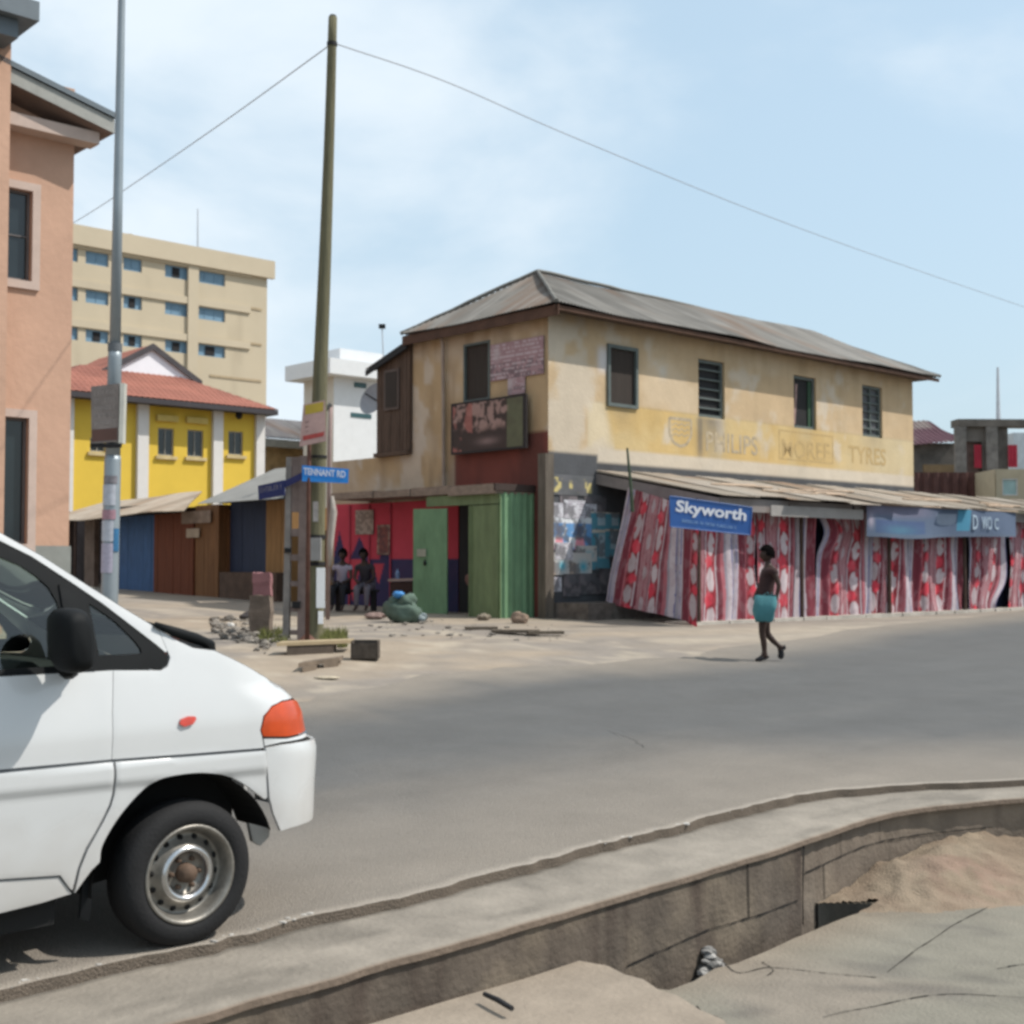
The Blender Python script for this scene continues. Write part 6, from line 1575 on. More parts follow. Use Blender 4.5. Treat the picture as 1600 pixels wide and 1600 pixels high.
# ---------------------------------------------------------------- houses beyond the building on the right
m_gr = mat('bare_blockwork', (.13, .115, .10), .92, var=.6, scale=1.2)
p = GY(1405, 62.); DP = Plane(p.xy, (1, .12))
dh = thing('maroon_roof_house', 'grey house with a patchy maroon roof behind the right end of the corner building', 'house', p)
a_e = DP.px(1500, 700)[0]; z1_ = DP.px(1450, 700)[1]
facade(DP, -2, a_e, 1.2, z1_+.25, [], .8).build('wall', m_gr, dh)
corrugated(DP.pt(-2, z1_, .6), DP.pt(a_e, DP.px(1500, 692)[1], .6), DP.pt(a_e-.5, DP.px(1500, 655)[1]+.55, -2.5), DP.pt(-2, DP.px(1425, 668)[1]+.5, -2.5), pitch=.25, amp=.03, sag=.2, colfn=lambda X, Y: mixc(np.zeros(X.shape+(3,))+np.array([.075, .03, .042]), (.16, .13, .12), sstep(.5, .6, fbm(X*.6, Y*.6, 160)))).build('roof', m_roof, dh)
kb = DP.rect(1432, 728, 1500, 741); MB().pbox(DP, kb[0], kb[1], kb[2], kb[3], .7, .8).build('tan_board', mat('mustard_board', (.16, .11, .06), .9), dh)
p = GY(1560, 52.); EP = Plane(p.xy, (1, .05))
gh = thing('grey_block_house', 'unfinished grey block house with an arched opening and red curtains', 'house', p)
b0, b1 = EP.px(1495, 700)[0], EP.px(1575, 700)[0]; zt_ = EP.px(1540, 667)[1]
hA = EP.rect(1508, 690, 1534, 745); 
facade(EP, b0, b1, 1, zt_, [hA], .5, None, .25).build('wall', m_gr, gh)
MB().quad(EP.pt(hA[0], hA[2], -.25), EP.pt(hA[1], hA[2], -.25), EP.pt(hA[1], hA[3], -.25), EP.pt(hA[0], hA[3], -.25)).build('room', mat('pinkish_room', (.20, .13, .11), .9, var=.4), gh)
MB().pbox(EP, b0, b1+4, zt_, zt_+.3, -.6, .2).build('roof_slab', m_gr, gh)
pr = Plane(EP.pt(0, 0, .1).xy, EP.d); m_rc2 = mat('red_curtain', (.42, .035, .06), .8, var=.2)
for x0, x1, y0, y1, nm in ((1522, 1534, 695, 731, 'first'), (1575, 1590, 695, 730, 'second')):
    r = pr.rect(x0, y0, x1, y1); n = 12; P = np.zeros((n, 2, 3))
    for i in range(n):
        for j in range(2): P[i, j] = pr.pt(r[0]+(r[1]-r[0])*i/(n-1), r[2+j], .04*math.sin(i*1.6))
    MB().grid(P).build('curtain', m_rc2, gh, True)
for x0, x1 in ((1490, 1507), (1538, 1556)): r = EP.rect(x0, 670, x1, 745); MB().pbox(EP, r[0], r[1], 1, zt_, 0, .18).build('pillar', mat('grey_pillar', (.17, .155, .14), .9, var=.5), gh)
p = GY(1490, 46.); CP = Plane(p.xy, (1, .03))
ct = thing('brown_container', 'dark red-brown metal container behind the awning at the right', 'container', p)
r = CP.rect(1428, 738, 1552, 790); n = int((r[1]-r[0])/.05); P = np.zeros((n+1, 2, 3))
for i in range(n+1):
    for j in range(2): P[i, j] = CP.pt(r[0]+(r[1]-r[0])*i/n, (r[3], 1.0)[j], .03*math.copysign(1, math.sin(i*.9)))
MB().grid(P).build('side_panel', mat('container_red', (.085, .038, .032), .75, var=.35), ct)
MB().pbox(CP, r[0], r[1], 1, r[3]-.02, -2.2, -.05).build('body', mat('container_body', (.07, .035, .03), .8), ct)
MB().pbox(CP, r[1]-.12, r[1]+.05, 1, r[3]+.05, -.05, .09).build('corner_post', m_blackpane, ct)
p = GY(1556, 44.); FP = Plane(p.xy, (1, 0.0))
bh = thing('beige_house', 'pale beige house with a pale green window at the right edge', 'house', p)
r = FP.rect(1556, 733, 1640, 790); wv = FP.rect(1566, 748, 1590, 774)
facade(FP, r[0], r[1], 1, r[3], [wv], .3, None, .08).build('wall', mat('beige_wall', (.40, .34, .24), .9, var=.12), bh)
window(bh, FP, wv, .06, mat('frame_white', (.5, .5, .48), .7), mat('pale_green_pane', (.30, .42, .40), .3), .04)
MB().pbox(FP, r[0], r[1], 1, r[3], -4, -.1).build('body', mat('beige_wall', (.40, .34, .24), .9), bh)
p = GY(1590, 58.); XP = Plane(p.xy, (1, 0)); r = XP.rect(1583, 676, 1660, 745)
wt = thing('pale_house', 'pale blue-white house wall glimpsed at the right edge under a grey slab', 'house', p)
MB().pbox(XP, r[0], r[1], 1, r[3], -3, 0).build('wall', mat('pale_blue_wall', (.5, .54, .56), .85), wt)
# ---------------------------------------------------------------- poles, wires and street signs
b = G(491, 1000); D0 = b.y
up = thing('utility_pole', 'tall weathered greenish wooden utility pole leaning slightly right at the street corner', 'utility pole', b)
m_pole = mat('weathered_pole_wood', (.135, .125, .075), .92, var=.35, scale=4, bump=.6, bscale=25, stretch=(6, 6, .5))
path = [T(x, y, D0) for x, y in ((490, 1014), (491, 960), (495, 800), (500, 600), (508, 400), (515, 200), (520, 27))]
MB().tube(smooth_line(path, 5), [float(v) for v in np.interp(np.linspace(0, 1, 31), [0, .4, .8, 1], [.150, .122, .080, .066])], 14).build('shaft', m_pole, up, True)
MB().tube([T(520, 27, D0), T(520, 24, D0)], [.06, .05], 12).build('cap', m_blackpane, up)
for y0, y1 in ((66, 72), (836, 842), (878, 884), (712, 716)):
    x0 = float(np.interp(y0, [27, 200, 400, 600, 800, 1000], [520, 515, 508, 500, 495, 491])); r_ = float(np.interp(y0, [27, 1000], [.072, .152]))
    MB().tube([T(x0, y0, D0), T(x0, y1, D0)], r_*.98+.006, 14).build('band', m_blackpane, up)
o = MB().box(T(494, 858, D0-.17), (.15, .10, .34)); o = o.build('meter_box', mat('box_grey', (.27, .26, .25), .6), up)
m_pvc = mat('white_plate', (.72, .73, .74), .5, var=.05)
mb = MB(); mb.obox(T(494, 950, D0-.155), (.125, .02, 0), (0, .02, 0), (0, 0, .60)); mb.build('white_plate', m_pvc, up)
mb = MB(); mb.obox(T(497, 975, D0-.16), (.07, .02, 0), (0, .02, 0), (0, 0, .19)); mb.build('white_plate', m_pvc, up)
MB().obox(T(489, 815, D0-.135), (.075, .01, 0), (0, .01, 0), (0, 0, .30)).build('pasted_sheet', mat('grey_paper', (.30, .28, .27), .8, var=.3, scale=12), up)
m_wire = mat('wire', (.30, .31, .33), .6, var=.05, bump=0)
wp = smooth_line([T(524, 68, D0), T(700, 129, 22), T(900, 216, 26.5), T(1200, 338, 34), T(1450, 428, 42), T(1760, 534, 55)], 10)
tag(MB().tube(wp, .009, 6).build('overhead_wire', m_wire), 'overhead wire running right from the wooden pole above the corner building', 'wire', 'overhead wires tied to the wooden pole')
wp = smooth_line([T(516, 70, D0), T(350, 190, 23), T(200, 293, 28), T(120, 345, 32), T(-60, 452, 42)], 10)
tag(MB().tube(wp, .009, 6).build('overhead_wire', m_wire), 'overhead wire running down left from the wooden pole behind the lamp post', 'wire', 'overhead wires tied to the wooden pole')

DL = 17.0
lb = GY(169, DL)
lpst = thing('lamp_post', 'tall grey galvanised steel lamp post plastered with paper bills', 'lamp post', lb)
m_gal = mat('galvanised_steel', (.25, .285, .31), .45, metal=.35, var=.14, scale=2, bump=.05)
xs = lambda y: float(np.interp(y, [-260, 0, 200, 450, 700, 1030], [195, 190, 186.5, 181.5, 176.5, 169]))
def lpp(y): return T(xs(y), y, DL)
P_ = [lb-Vector((0, 0, .05))]+[lpp(y) for y in (930, 720, 712)]; MB().tube(P_, [.115, .112, .108, .10], 18).build('lower_shaft', m_gal, lpst, True)
MB().tube([lpp(y) for y in (712, 560, 545)], [.098, .09, .086], 18).build('middle_shaft', m_gal, lpst, True)
MB().tube([lpp(y) for y in (546, 300, 0, -260)], [.075, .062, .048, .036], 18).build('upper_shaft', m_gal, lpst, True)
MB().tube([lpp(549), lpp(537)], .094, 18).build('collar', mat('dark_collar', (.10, .11, .12), .6), lpst)
arm = [lpp(-258), lpp(-290)+Vector((.3, -.2, .1)), lpp(-300)+Vector((1.1, -.7, .25))]
MB().tube(arm, .03, 8).build('lamp_arm', m_gal, lpst, True); MB().blob(arm[-1]+Vector((.2, -.12, 0)), (.34, .14, .07), 1, .05).build('lamp_head', m_gal, lpst)
def wrap(x0, x1, y0, y1, m, label, nm='paper_bill', rad=.118, cat='paper bill'):
    n = 12; P = np.zeros((n, 6, 3))
    for j in range(6):
        y = y0+(y1-y0)*j/5; c = lpp(y); cx = xs(y)
        for i in range(n):
            xx = (x0+(x1-x0)*i/(n-1)-(x0+x1)/2) + 0; t_ = (x0+(x1-x0)*i/(n-1)+ (cx-xs((y0+y1)/2)) - cx)/ (rad/DL*F); t_ = max(-.97, min(.97, t_))
            P[i, j] = c+Vector((t_*rad, -math.sqrt(1-t_*t_)*rad-.002, 0))+Vector((0, 0, .004*math.sin(i*2.1+j)))
    o = MB().grid(P).build(nm, m, None, True); tag(o, label, cat, 'paper bills pasted round the lamp post'); return o
m_pp = mat('lavender_paper', (.36, .34, .42), .8, var=.22, scale=18, bump=.15); m_pw = mat('pale_paper', (.40, .42, .47), .8, var=.2, scale=16, bump=.15); m_pd = mat('torn_paper', (.20, .19, .21), .8, var=.4, scale=14, bump=.2)
wrap(164, 186, 744, 757, m_pd, 'dark torn bill strip highest on the lamp post below its sign', rad=.112)
wrap(163, 184, 758, 790, m_pw, 'pale bill second from the top on the lamp post')
wrap(161, 184, 797, 812, mat('pinkish_paper', (.34, .20, .24), .8, var=.3, scale=14), 'pinkish torn bill in the middle of the lamp post')
wrap(160, 181, 814, 846, m_pw, 'pale bluish bill just under the pinkish torn one on the lamp post')
wrap(158, 180, 849, 895, m_pp, 'large lavender bill lowest on the lamp post')
wrap(181, 188, 826, 862, mat('blue_paper', (.03, .13, .26), .8, var=.4, scale=20), 'narrow bright blue bill on the right edge of the lamp post', rad=.12)
sb = thing('pole_sign', 'grey-brown hand-lettered sign plate fixed high on the lamp post', 'sign', T(166, 645, DL-.2))
m_sp = mat('grey_brown_plate', (.20, .17, .155), .8, var=.35, scale=6)
a, b_, c, d = T(142, 604, DL-.16), T(186, 599, DL-.14), T(184, 690, DL-.14), T(143, 693, DL-.16)
nn = panel4(a, b_, c, d, .03, m_sp, 'plate', sb)
pr_ = lambda fx, fy, k=.004: a.lerp(b_, fx).lerp(d.lerp(c, fx), fy)+nn*k
mb = MB(); mb.add([pr_(.02, .76), pr_(.98, .76), pr_(.98, .97), pr_(.02, .97)], [(0, 1, 2, 3)]); mb.build('lower_band', mat('red_brown_band', (.10, .055, .045), .8), sb)
mt = mat('plate_letters', (.29, .255, .235), .8, var=.3, scale=20)
Xa = (b_-a).normalized(); Ya = (a-d).normalized()
for k in range(5): scribble(pr_(.12, .17+.135*k), Xa, Ya, (b_-a).length*.74, (a-d).length*.075, mt, sb, k+2)
mb = MB(); mb.obox(c+Vector((.01, 0, -.02)), (.05, .02, 0), (0, .12, 0), (.012, 0, .80)); mb.build('side_flange', mat('pale_flange', (.42, .42, .38), .6), sb)
mb = MB(); mb.obox(d+Vector((-.02, 0, -.05)), (.40, .02, 0), (0, .05, 0), (0, 0, .05)); mb.build('clamp', m_blackpane, sb)

# concrete ladder post, rusty sign post, thin pale post
D1 = D0-.15
lp_ = thing('concrete_post', 'old grey concrete ladder post with open slots beside the wooden pole', 'post', G(458, 992))
m_cp = mat('grey_concrete_post', (.21, .19, .175), .92, var=.35, scale=5, bump=.4); m_cp2 = mat('taupe_concrete_post', (.19, .145, .13), .92, var=.3, scale=5, bump=.4)
zb_ = G(458, 992).z-.05
def vbar(x0, x1, y0, y1, D, th, m, nm, par, xb0=None, xb1=None):
    xb0 = x0 if xb0 is None else xb0; xb1 = x1 if xb1 is None else xb1
    a_, b2, c_, d_ = T(x0, y0, D), T(x1, y0, D), T(xb1, y1, D), T(xb0, y1, D)
    MB().prism([a_, b2, c_, d_], (0, th, 0)).build(nm, m, par)
vbar(447, 455, 714, 998, D1, .14, m_cp, 'leg', lp_, 441, 451); vbar(468, 480, 712, 1000, D1, .14, m_cp2, 'leg', lp_, 464, 476)
for k, (ya, yb) in enumerate(((714, 800), (826, 838), (866, 876), (908, 916), (948, 956), (985, 992))):
    vbar(453, 469, ya, yb, D1+.02, .10, m_cp2, 'rung', lp_)
MB().box(T(450, 860, D1-.02), (.10, .06, .07)).build('bolt', m_blackpane, lp_); MB().box(T(463, 945, D1-.03), (.12, .06, .10)).build('clamp', m_blackpane, lp_)
rp_ = thing('street_name_post', 'rusty red-brown post carrying the blue street name plates', 'sign post', G(482, 1006))
m_rst = mat('rusty_red_post', (.11, .052, .038), .85, var=.4, scale=6)
MB().tube([G(480, 1008), T(483, 700, D1-.25), T(484, 632, D1-.25)], [.034, .03, .028], 8).build('shaft', m_rst, rp_, True)
q = G(480, 1006); MB().lathe([(0, .17), (.06, .15), (.14, .06), (.16, .03)], q+Vector((0, 0, -.02)), (0, 0, 1), 10).build('foot', m_rst, rp_)
sp = thing('notice_sign', 'tilted pinkish notice sign with yellow header on the rusty post', 'sign', T(488, 660, D1-.3))
a, b_, c, d = T(474, 632, D1-.36), T(508, 625, D1-.30), T(510, 689, D1-.30), T(468, 698, D1-.36)
nn = panel4(a, b_, c, d, .02, mat('pinkish_plate', (.36, .24, .22), .75, var=.2, scale=6), 'plate', sp)
pr_ = lambda fx, fy, k=.003: a.lerp(b_, fx).lerp(d.lerp(c, fx), fy)+nn*k
for f0, f1, m_, nm in ((.03, .26, mat('yellow_header', (.34, .25, .035), .7, var=.2), 'header'), (.76, .87, mat('red_strip', (.30, .05, .045), .7, var=.3, scale=20), 'footer')):
    mb = MB(); mb.add([pr_(.08, f0), pr_(.93, f0), pr_(.9, f1), pr_(.12, f1)], [(0, 1, 2, 3)]); mb.build(nm, m_, sp)
Xa = (b_-a).normalized(); Ya = (a-d).normalized(); mt2 = mat('brown_letters', (.14, .085, .08), .8)
for k in range(3): scribble(pr_(.16, .47+.11*k), Xa, Ya, (b_-a).length*.66, (a-d).length*.05, mt2, sp, k+12)
st1 = thing('street_name_sign', 'bright blue street name plate facing the road on the rusty post', 'street sign', T(508, 741, D1-.3), 'street name plates')
a, b_, c, d = T(472, 727, D1-.36), T(545, 733, D1-.28), T(544, 755, D1-.28), T(472, 752, D1-.36)
nn = panel4(a, b_, c, d, .02, mat('street_blue', (.02, .20, .58), .45, var=.06), 'plate', st1)
pr_ = lambda fx, fy, k=.003: a.lerp(b_, fx).lerp(d.lerp(c, fx), fy)+nn*k
lettering('TENNANT RD', 1, pr_(.03, .56), (b_-a), (a-d), mat('street_white', (.62, .66, .76), .6), st1, width=(b_-a).length*.90, height=(a-d).length*.42, bold=.025)
st2 = thing('street_name_sign', 'street name plate facing the side street, its blue darkened as shade', 'street sign', T(423, 765, D1+.2), 'street name plates')
a, b_, c, d = T(403, 759, D1+.25), T(444, 750, D1-.05), T(444, 774, D1-.05), T(404, 781, D1+.25)
nn = panel4(a, b_, c, d, .02, mat('shaded_blue_plate', (.012, .022, .10), .6), 'plate', st2)  # plate and letters coloured dark to stand for shade on this side
pr_ = lambda fx, fy, k=.003: a.lerp(b_, fx).lerp(d.lerp(c, fx), fy)+nn*k
scribble(pr_(.08, .55), (b_-a), (a-d), (b_-a).length*.84, (a-d).length*.36, mat('shaded_letters', (.15, .15, .19), .7), st2, 21)
mb = MB(); mb.prism([T(443, 752, D1-.03), T(472, 738, D1-.28), T(472, 749, D1-.28), T(443, 763, D1-.03)], (0, .02, 0)); mb.build('bracket', mat('shaded_blue_plate', (.012, .022, .10), .6), st2)
tp = thing('thin_post', 'thin pale pinkish pipe post just right of the wooden pole', 'post', G(513, 968))
Dt = G(513, 968).y
MB().tube([G(512, 968), T(515, 700, Dt), T(517, 634, Dt)], .04, 8).build('shaft', mat('pinkish_pipe', (.27, .20, .185), .8, var=.25), tp, True)
MB().tube([T(518, 632, Dt), T(506, 641, Dt)], .05, 8).build('arm', mat('grey_arm', (.12, .12, .115), .8), tp)
MB().tube([T(519, 775, Dt-.05), T(521, 800, Dt-.05), T(516, 850, Dt-.05), T(515, 885, Dt-.05)], [.03, .07, .06, .03], 8).build('rag', mat('pale_rag', (.33, .30, .27), .9, var=.3), tp, True)
# short concrete marker
bk_ = G(408, 990); mk = thing('marker_block', 'short rough concrete marker block with a faded pink painted top', 'bollard', bk_)
def rough_box(x0, x1, y0, y1, D, th, seed):
    bm = bmesh.new(); bmesh.ops.create_cube(bm, size=1); bmesh.ops.subdivide_edges(bm, edges=bm.edges, cuts=4, use_grid_fill=True)
    a_ = T(x0, y0, D); c_ = T(x1, y1, D); ctr = (a_+c_)/2; sx = c_.x-a_.x; sz = a_.z-c_.z; mb = MB()
    vs = [Vector((ctr.x+v.co.x*sx, ctr.y+v.co.y*th, ctr.z+v.co.z*sz))+Vector((float(vnoise(v.co.x*5+seed, v.co.z*5, seed))-.5, float(vnoise(v.co.y*5, v.co.z*5, seed+2))-.5, float(vnoise(v.co.x*5, v.co.y*5, seed+4))-.5))*.05 for v in bm.verts]
    mb.add(vs, [tuple(v.index for v in f.verts) for f in bm.faces]); bm.free(); return mb
rough_box(392, 424, 930, 994, bk_.y, .3, 1).build('block', mat('brown_block', (.16, .125, .10), .92, var=.4, scale=5, bump=.6), mk)
rough_box(397, 423, 895, 931, bk_.y, .22, 2).build('painted_top', mat('pink_top', (.25, .12, .125), .9, var=.3, scale=5), mk)

# ---------------------------------------------------------------- clutter on the corner
m_stone = mat('stone_mix', (1, 1, 1), .92, attr=True, var=.3, scale=12, bump=.6)
mb = MB()
for k in range(330):
    x = 330+110*rnd.random(); y = 965+ (x-330)*.42*rnd.random()+25*rnd.random()
    if x > 425: y = 985+20*rnd.random()
    p = G(x, y); r = .010+.055*rnd.random()**3; g = .08+.18*rnd.random(); mb.blob((p.x, p.y, p.z+r*.3), (r*1.3, r, r*.7), k, .6, col=(g, g*.90, g*.78))
tag(mb.build('rubble', m_stone), 'loose rubble and broken stones on the dirt behind the van bonnet', 'rubble', kind='stuff')
mb = MB()
for k in range(85):
    x = 560+330*rnd.random(); y = 968+26*rnd.random()+(x > 700)*8; p = G(x, y); r = .010+.035*rnd.random()**3; g = .12+.16*rnd.random(); mb.blob((p.x, p.y, p.z+r*.2), (r*1.5, r, r*.5), k, .6, col=(g, g*.9, g*.78))
tag(mb.build('debris', m_stone), 'small scattered stones and litter on the dirt in front of the stalls', 'debris', kind='stuff')
def rock(px, py, r, col, label, name='rock', cat='rock', sd_=1, group=None, dz=.0):
    p = G(px, py); mb = MB(); mb.blob((p.x, p.y, p.z+r[2]*.7+dz), r, sd_, .35, 24, col=col); return tag(mb.build(name, m_stone), label, cat, group)
rock(388, 967, (.16, .14, .08), (.05, .045, .045), 'dark grey lump of rubble just above the van bonnet', sd_=3)
rock(360, 982, (.07, .06, .06), (.55, .53, .5), 'small white lump among the rubble left of the marker block', sd_=5)
rock(478, 1000, (.08, .07, .07), (.40, .32, .2), 'tan stone at the foot of the wooden pole', sd_=6)
rock(586, 966, (.20, .12, .07), (.24, .17, .15), 'pinkish brick lump on the ground before the seated people', sd_=8)
rock(812, 974, (.16, .12, .13), (.22, .16, .12), 'tan stone block at the foot of the green kiosk', sd_=9)
rock(756, 968, (.13, .09, .07), (.20, .17, .13), 'low brown stone under the open kiosk door', sd_=10)
rock(512, 1060, (.14, .07, .015), (.42, .36, .27), 'pale flat scrap lying at the asphalt edge below the plank', 'scrap', 'scrap', 11)
# planks on stones
p0, p1 = G(432, 1024), G(547, 1019)
pk = thing('plank_bench', 'pale plank resting on stones in front of the wooden pole', 'plank', (p0+p1)/2)
dx = (p1-p0); w3 = Vector((0, .42, 0)).normalized()*.42
MB().obox(p0+Vector((0, 0, .12)), dx, w3, (0, 0, .045)).build('plank', mat('sandy_plank', (.32, .25, .155), .9, var=.25, scale=4), pk)
MB().obox(p0+dx*.13+Vector((0, .02, -.02)), dx*.87*.72, w3*.85, (0, 0, .135)).build('support', mat('dark_support', (.09, .07, .055), .9, var=.5), pk)
a_, c_ = G(465, 1050), G(530, 1040); mb = MB(); mb.obox(a_+Vector((0, .05, .05)), c_-a_, (0, .35, 0), (0, 0, .05)); mb.obox(a_+Vector((.05, .05, -.03)), (c_-a_)*.3, (0, .3, 0), (0, 0, .08)); mb.obox(a_+(c_-a_)*.6+Vector((0, .05, -.03)), (c_-a_)*.35, (0, .3, 0), (0, 0, .08))
tag(mb.build('low_board', mat('dark_brown_board', (.15, .115, .085), .9, var=.5)), 'lower brown board on the dirt between the plank and the asphalt', 'board')  # board and its feet in one mottled dark brown
q = G(571, 1029); bx = thing('black_crate', 'small black open crate on the dirt right of the plank', 'crate', q)
m_cr = mat('sooty_metal', (.075, .06, .048), .85, var=.5, scale=10)
for nm, o_, s_ in (('side', (-.17, 0, .12), (.02, .28, .24)), ('side', (.17, 0, .12), (.02, .28, .24)), ('back', (0, .13, .12), (.33, .02, .24)), ('front', (0, -.13, .11), (.33, .02, .20)), ('base', (0, 0, .01), (.33, .26, .02))): MB().box(q+Vector(o_), s_).build(nm, m_cr, bx)
for k, (x, y, L_, an) in enumerate(((752, 984, .55, .1), (806, 989, .8, -.08), (852, 991, .6, .15))):
    p = G(x, y); g_ = (.13, .105, .08); mb2 = MB(); mb2.box((p.x, p.y, p.z+.03), (L_, .22+.1*rnd.random(), .05), an, g_)
    tag(mb2.build('broken_plank', m_stone), ['leftmost flat brown plank on the dirt before the green kiosk', 'middle flat brown plank, on the dirt left of the corner post', 'rightmost flat brown plank on the dirt, below the corner post'][k], 'plank', 'broken planks lying on the dirt')
mb = MB()                                                    # grass tufts
for k in range(900):
    if rnd.random() < .7: x, y = 500+42*rnd.random(), 990+22*rnd.random()
    else: x, y = 405+45*rnd.random(), 988+16*rnd.random()
    p = G(x, y); h = .05+.12*rnd.random(); w_ = Vector((.008*(rnd.random()+.5), .006, 0)); ln = Vector((rnd.gauss(0, .04), rnd.gauss(0, .04), h)); g = .6+.7*rnd.random()
    mb.add([p-w_, p+w_, p+ln], [(0, 1, 2)], [(.11*g, .115*g, .035*g)]*3)
tag(mb.build('grass', mat('dry_grass', (1, 1, 1), .9, attr=True, bump=0)), 'sparse green and dry grass tufts round the foot of the poles', 'grass', kind='stuff')
# things in front of the pink stall
sk = thing('green_sack', 'bulging grey-green sack with a blue top, standing by the open kiosk door', 'sack', G(628, 972))
c_ = G(628, 972); mb = MB(); mb.blob((c_.x, c_.y, c_.z+.19), (.33, .26, .22), 4, .45, 24); mb.blob((c_.x+.05, c_.y, c_.z+.38), (.22, .2, .16), 14, .5, 24); mb.blob((c_.x-.16, c_.y-.02, c_.z+.36), (.12, .14, .12), 15, .5, 24); mb.build('bag', mat('grey_green_sack', (.085, .125, .10), .85, var=.2, scale=5, bump=.4), sk, True)
mb = MB(); mb.blob((c_.x-.05, c_.y-.1, c_.z+.51), (.11, .1, .07), 5, .3, 24); mb.build('blue_cap', mat('blue_plastic', (.06, .24, .55), .5), sk, True)
p_ = G(655, 972); mb = MB(); mb.blob((p_.x, p_.y, p_.z+.09), (.16, .13, .10), 7, .4, 24); tag(mb.build('plastic_bag', mat('grey_plastic', (.17, .21, .22), .5, var=.3)), 'limp grey plastic bag on the ground beside the green sack', 'bag')
Dk = 27.2; tb = thing('wooden_counter', 'dark wooden counter with a pale plank top against the pink stall wall', 'counter', GY(636, Dk))
a_, b2 = T(606, 905, Dk), T(667, 903, Dk); gy = gz(a_.x, Dk)
MB().obox(a_-Vector((0, 0, .05)), b2-a_, (0, .4, 0), (0, 0, .05)).build('top', mat('pinkish_plank', (.28, .20, .17), .85, var=.2), tb)
MB().obox(a_+Vector((.04, .04, -.42)), (b2-a_)*.96, (0, .3, 0), (0, 0, .36)).build('front_panel', mat('dark_counter', (.045, .022, .018), .85, var=.3), tb)
for f in (.03, .93): MB().obox(a_+(b2-a_)*f+Vector((0, .06, gy-a_.z)), (.06, 0, 0), (0, .06, 0), (0, 0, a_.z-gy-.4)).build('leg', m_blackpane, tb)
bt_ = T(621, 904, Dk+.12); mb = MB(); mb.lathe([(0, .0), (0, .045), (.13, .045), (.17, .018), (.21, .018), (.21, 0)], bt_, (0, 0, 1), 12); tag(mb.build('bottle', mat('clear_blue_plastic', (.12, .18, .30), .25)), 'small clear bottle standing on the wooden counter', 'bottle')

# ---------------------------------------------------------------- people
def skin_mesh(J, E, name, m, parent, root, sub=2, extra=()):
    names = list(J); me = bpy.data.meshes.new('tmp'); me.from_pydata([J[k][0] for k in names], [(names.index(a), names.index(b)) for a, b in E], [])
    ob = bpy.data.objects.new('tmp', me); C.objects.link(ob)
    sk_ = ob.modifiers.new('s', 'SKIN'); sk_.use_smooth_shade = True; sk_.branch_smoothing = .4
    for i, k in enumerate(names):
        r = J[k][1]; r = (r, r) if not hasattr(r, '__len__') else r
        me.skin_vertices[0].data[i].radius = r; me.skin_vertices[0].data[i].use_root = (k == root)
    sb_ = ob.modifiers.new('u', 'SUBSURF'); sb_.levels = sub; sb_.render_levels = sub
    bpy.context.view_layer.update(); dg = bpy.context.evaluated_depsgraph_get()
    nm_ = bpy.data.meshes.new_from_object(ob.evaluated_get(dg)); bpy.data.objects.remove(ob)
    off = parent_loc(parent)
    for v in nm_.vertices: v.co = v.co-off
    nm_.materials.clear(); nm_.materials.append(m); nm_.name = name
    for p in nm_.polygons: p.use_smooth = True
    o = bpy.data.objects.new(name, nm_); C.objects.link(o); o.parent = parent; return o
def head_mesh(c, fw, upv, s, m):                             # shaped head: skull, brow, nose, chin, ears
    bm = bmesh.new(); bmesh.ops.create_icosphere(bm, subdivisions=4, radius=1); fw = Vector(fw).normalized(); upv = Vector(upv).normalized(); sd_ = fw.cross(upv).normalized(); upv = sd_.cross(fw); mb = MB(); vs = []
    for v in bm.verts:
        x, y, z = v.co                                        # x forward, y side, z up
        X = x*.098; Y = y*.076; Z = z*.118
        if z < 0: Y *= 1+.28*z; X *= 1+.10*z
        if x > .2:
            X += .024*math.exp(-((y/.16)**2)-(((z+.12)/.20)**2)) - .012*math.exp(-(((abs(y)-.36)/.16)**2)-(((z-.08)/.12)**2)) + .008*math.exp(-((y/.28)**2)-(((z+.46)/.09)**2)) - .006*math.exp(-((y/.25)**2)-(((z+.36)/.04)**2)) + .006*math.exp(-(((z-.22)/.09)**2)) + .010*math.exp(-((y/.25)**2)-(((z+.8)/.2)**2))
        Y += math.copysign(.016, y)*math.exp(-(((x+.05)/.14)**2)-(((z+.02)/.2)**2)-(((abs(y)-1)/.18)**2))
        vs.append(Vector(c)+(fw*X+sd_*Y+upv*Z)*s)
    mb.add(vs, [tuple(v.index for v in f.verts) for f in bm.faces]); bm.free(); return mb
def hair_mesh(c, fw, upv, s, k=1.2, low=-.1):
    bm = bmesh.new(); bmesh.ops.create_icosphere(bm, subdivisions=4, radius=1); fw = Vector(fw).normalized(); upv = Vector(upv).normalized(); sd_ = fw.cross(upv).normalized(); upv = sd_.cross(fw); mb = MB(); vs = []; idx = {}
    for v in bm.verts:
        x, y, z = v.co; n = 1+.07*(float(fbm(x*6+3, y*6+z*5, 3))-.5); vs.append(Vector(c)+(fw*(x*.108*k-.014)+sd_*y*.088*k+upv*(z*.128*k+.012))*n*s)
    fs = [tuple(v.index for v in f.verts) for f in bm.faces if not (f.calc_center_median().x > .35 and f.calc_center_median().z < .42) and f.calc_center_median().z > low-.5*max(0, -f.calc_center_median().x)]
    mb.add(vs, fs); bm.free(); return mb
m_skin = mat('dark_skin', (.040, .022, .016), .55, var=.12, scale=6, bump=.05); m_hair = mat('black_hair', (.006, .005, .005), 1., var=.3, bump=.8, bscale=120, spec=.02)
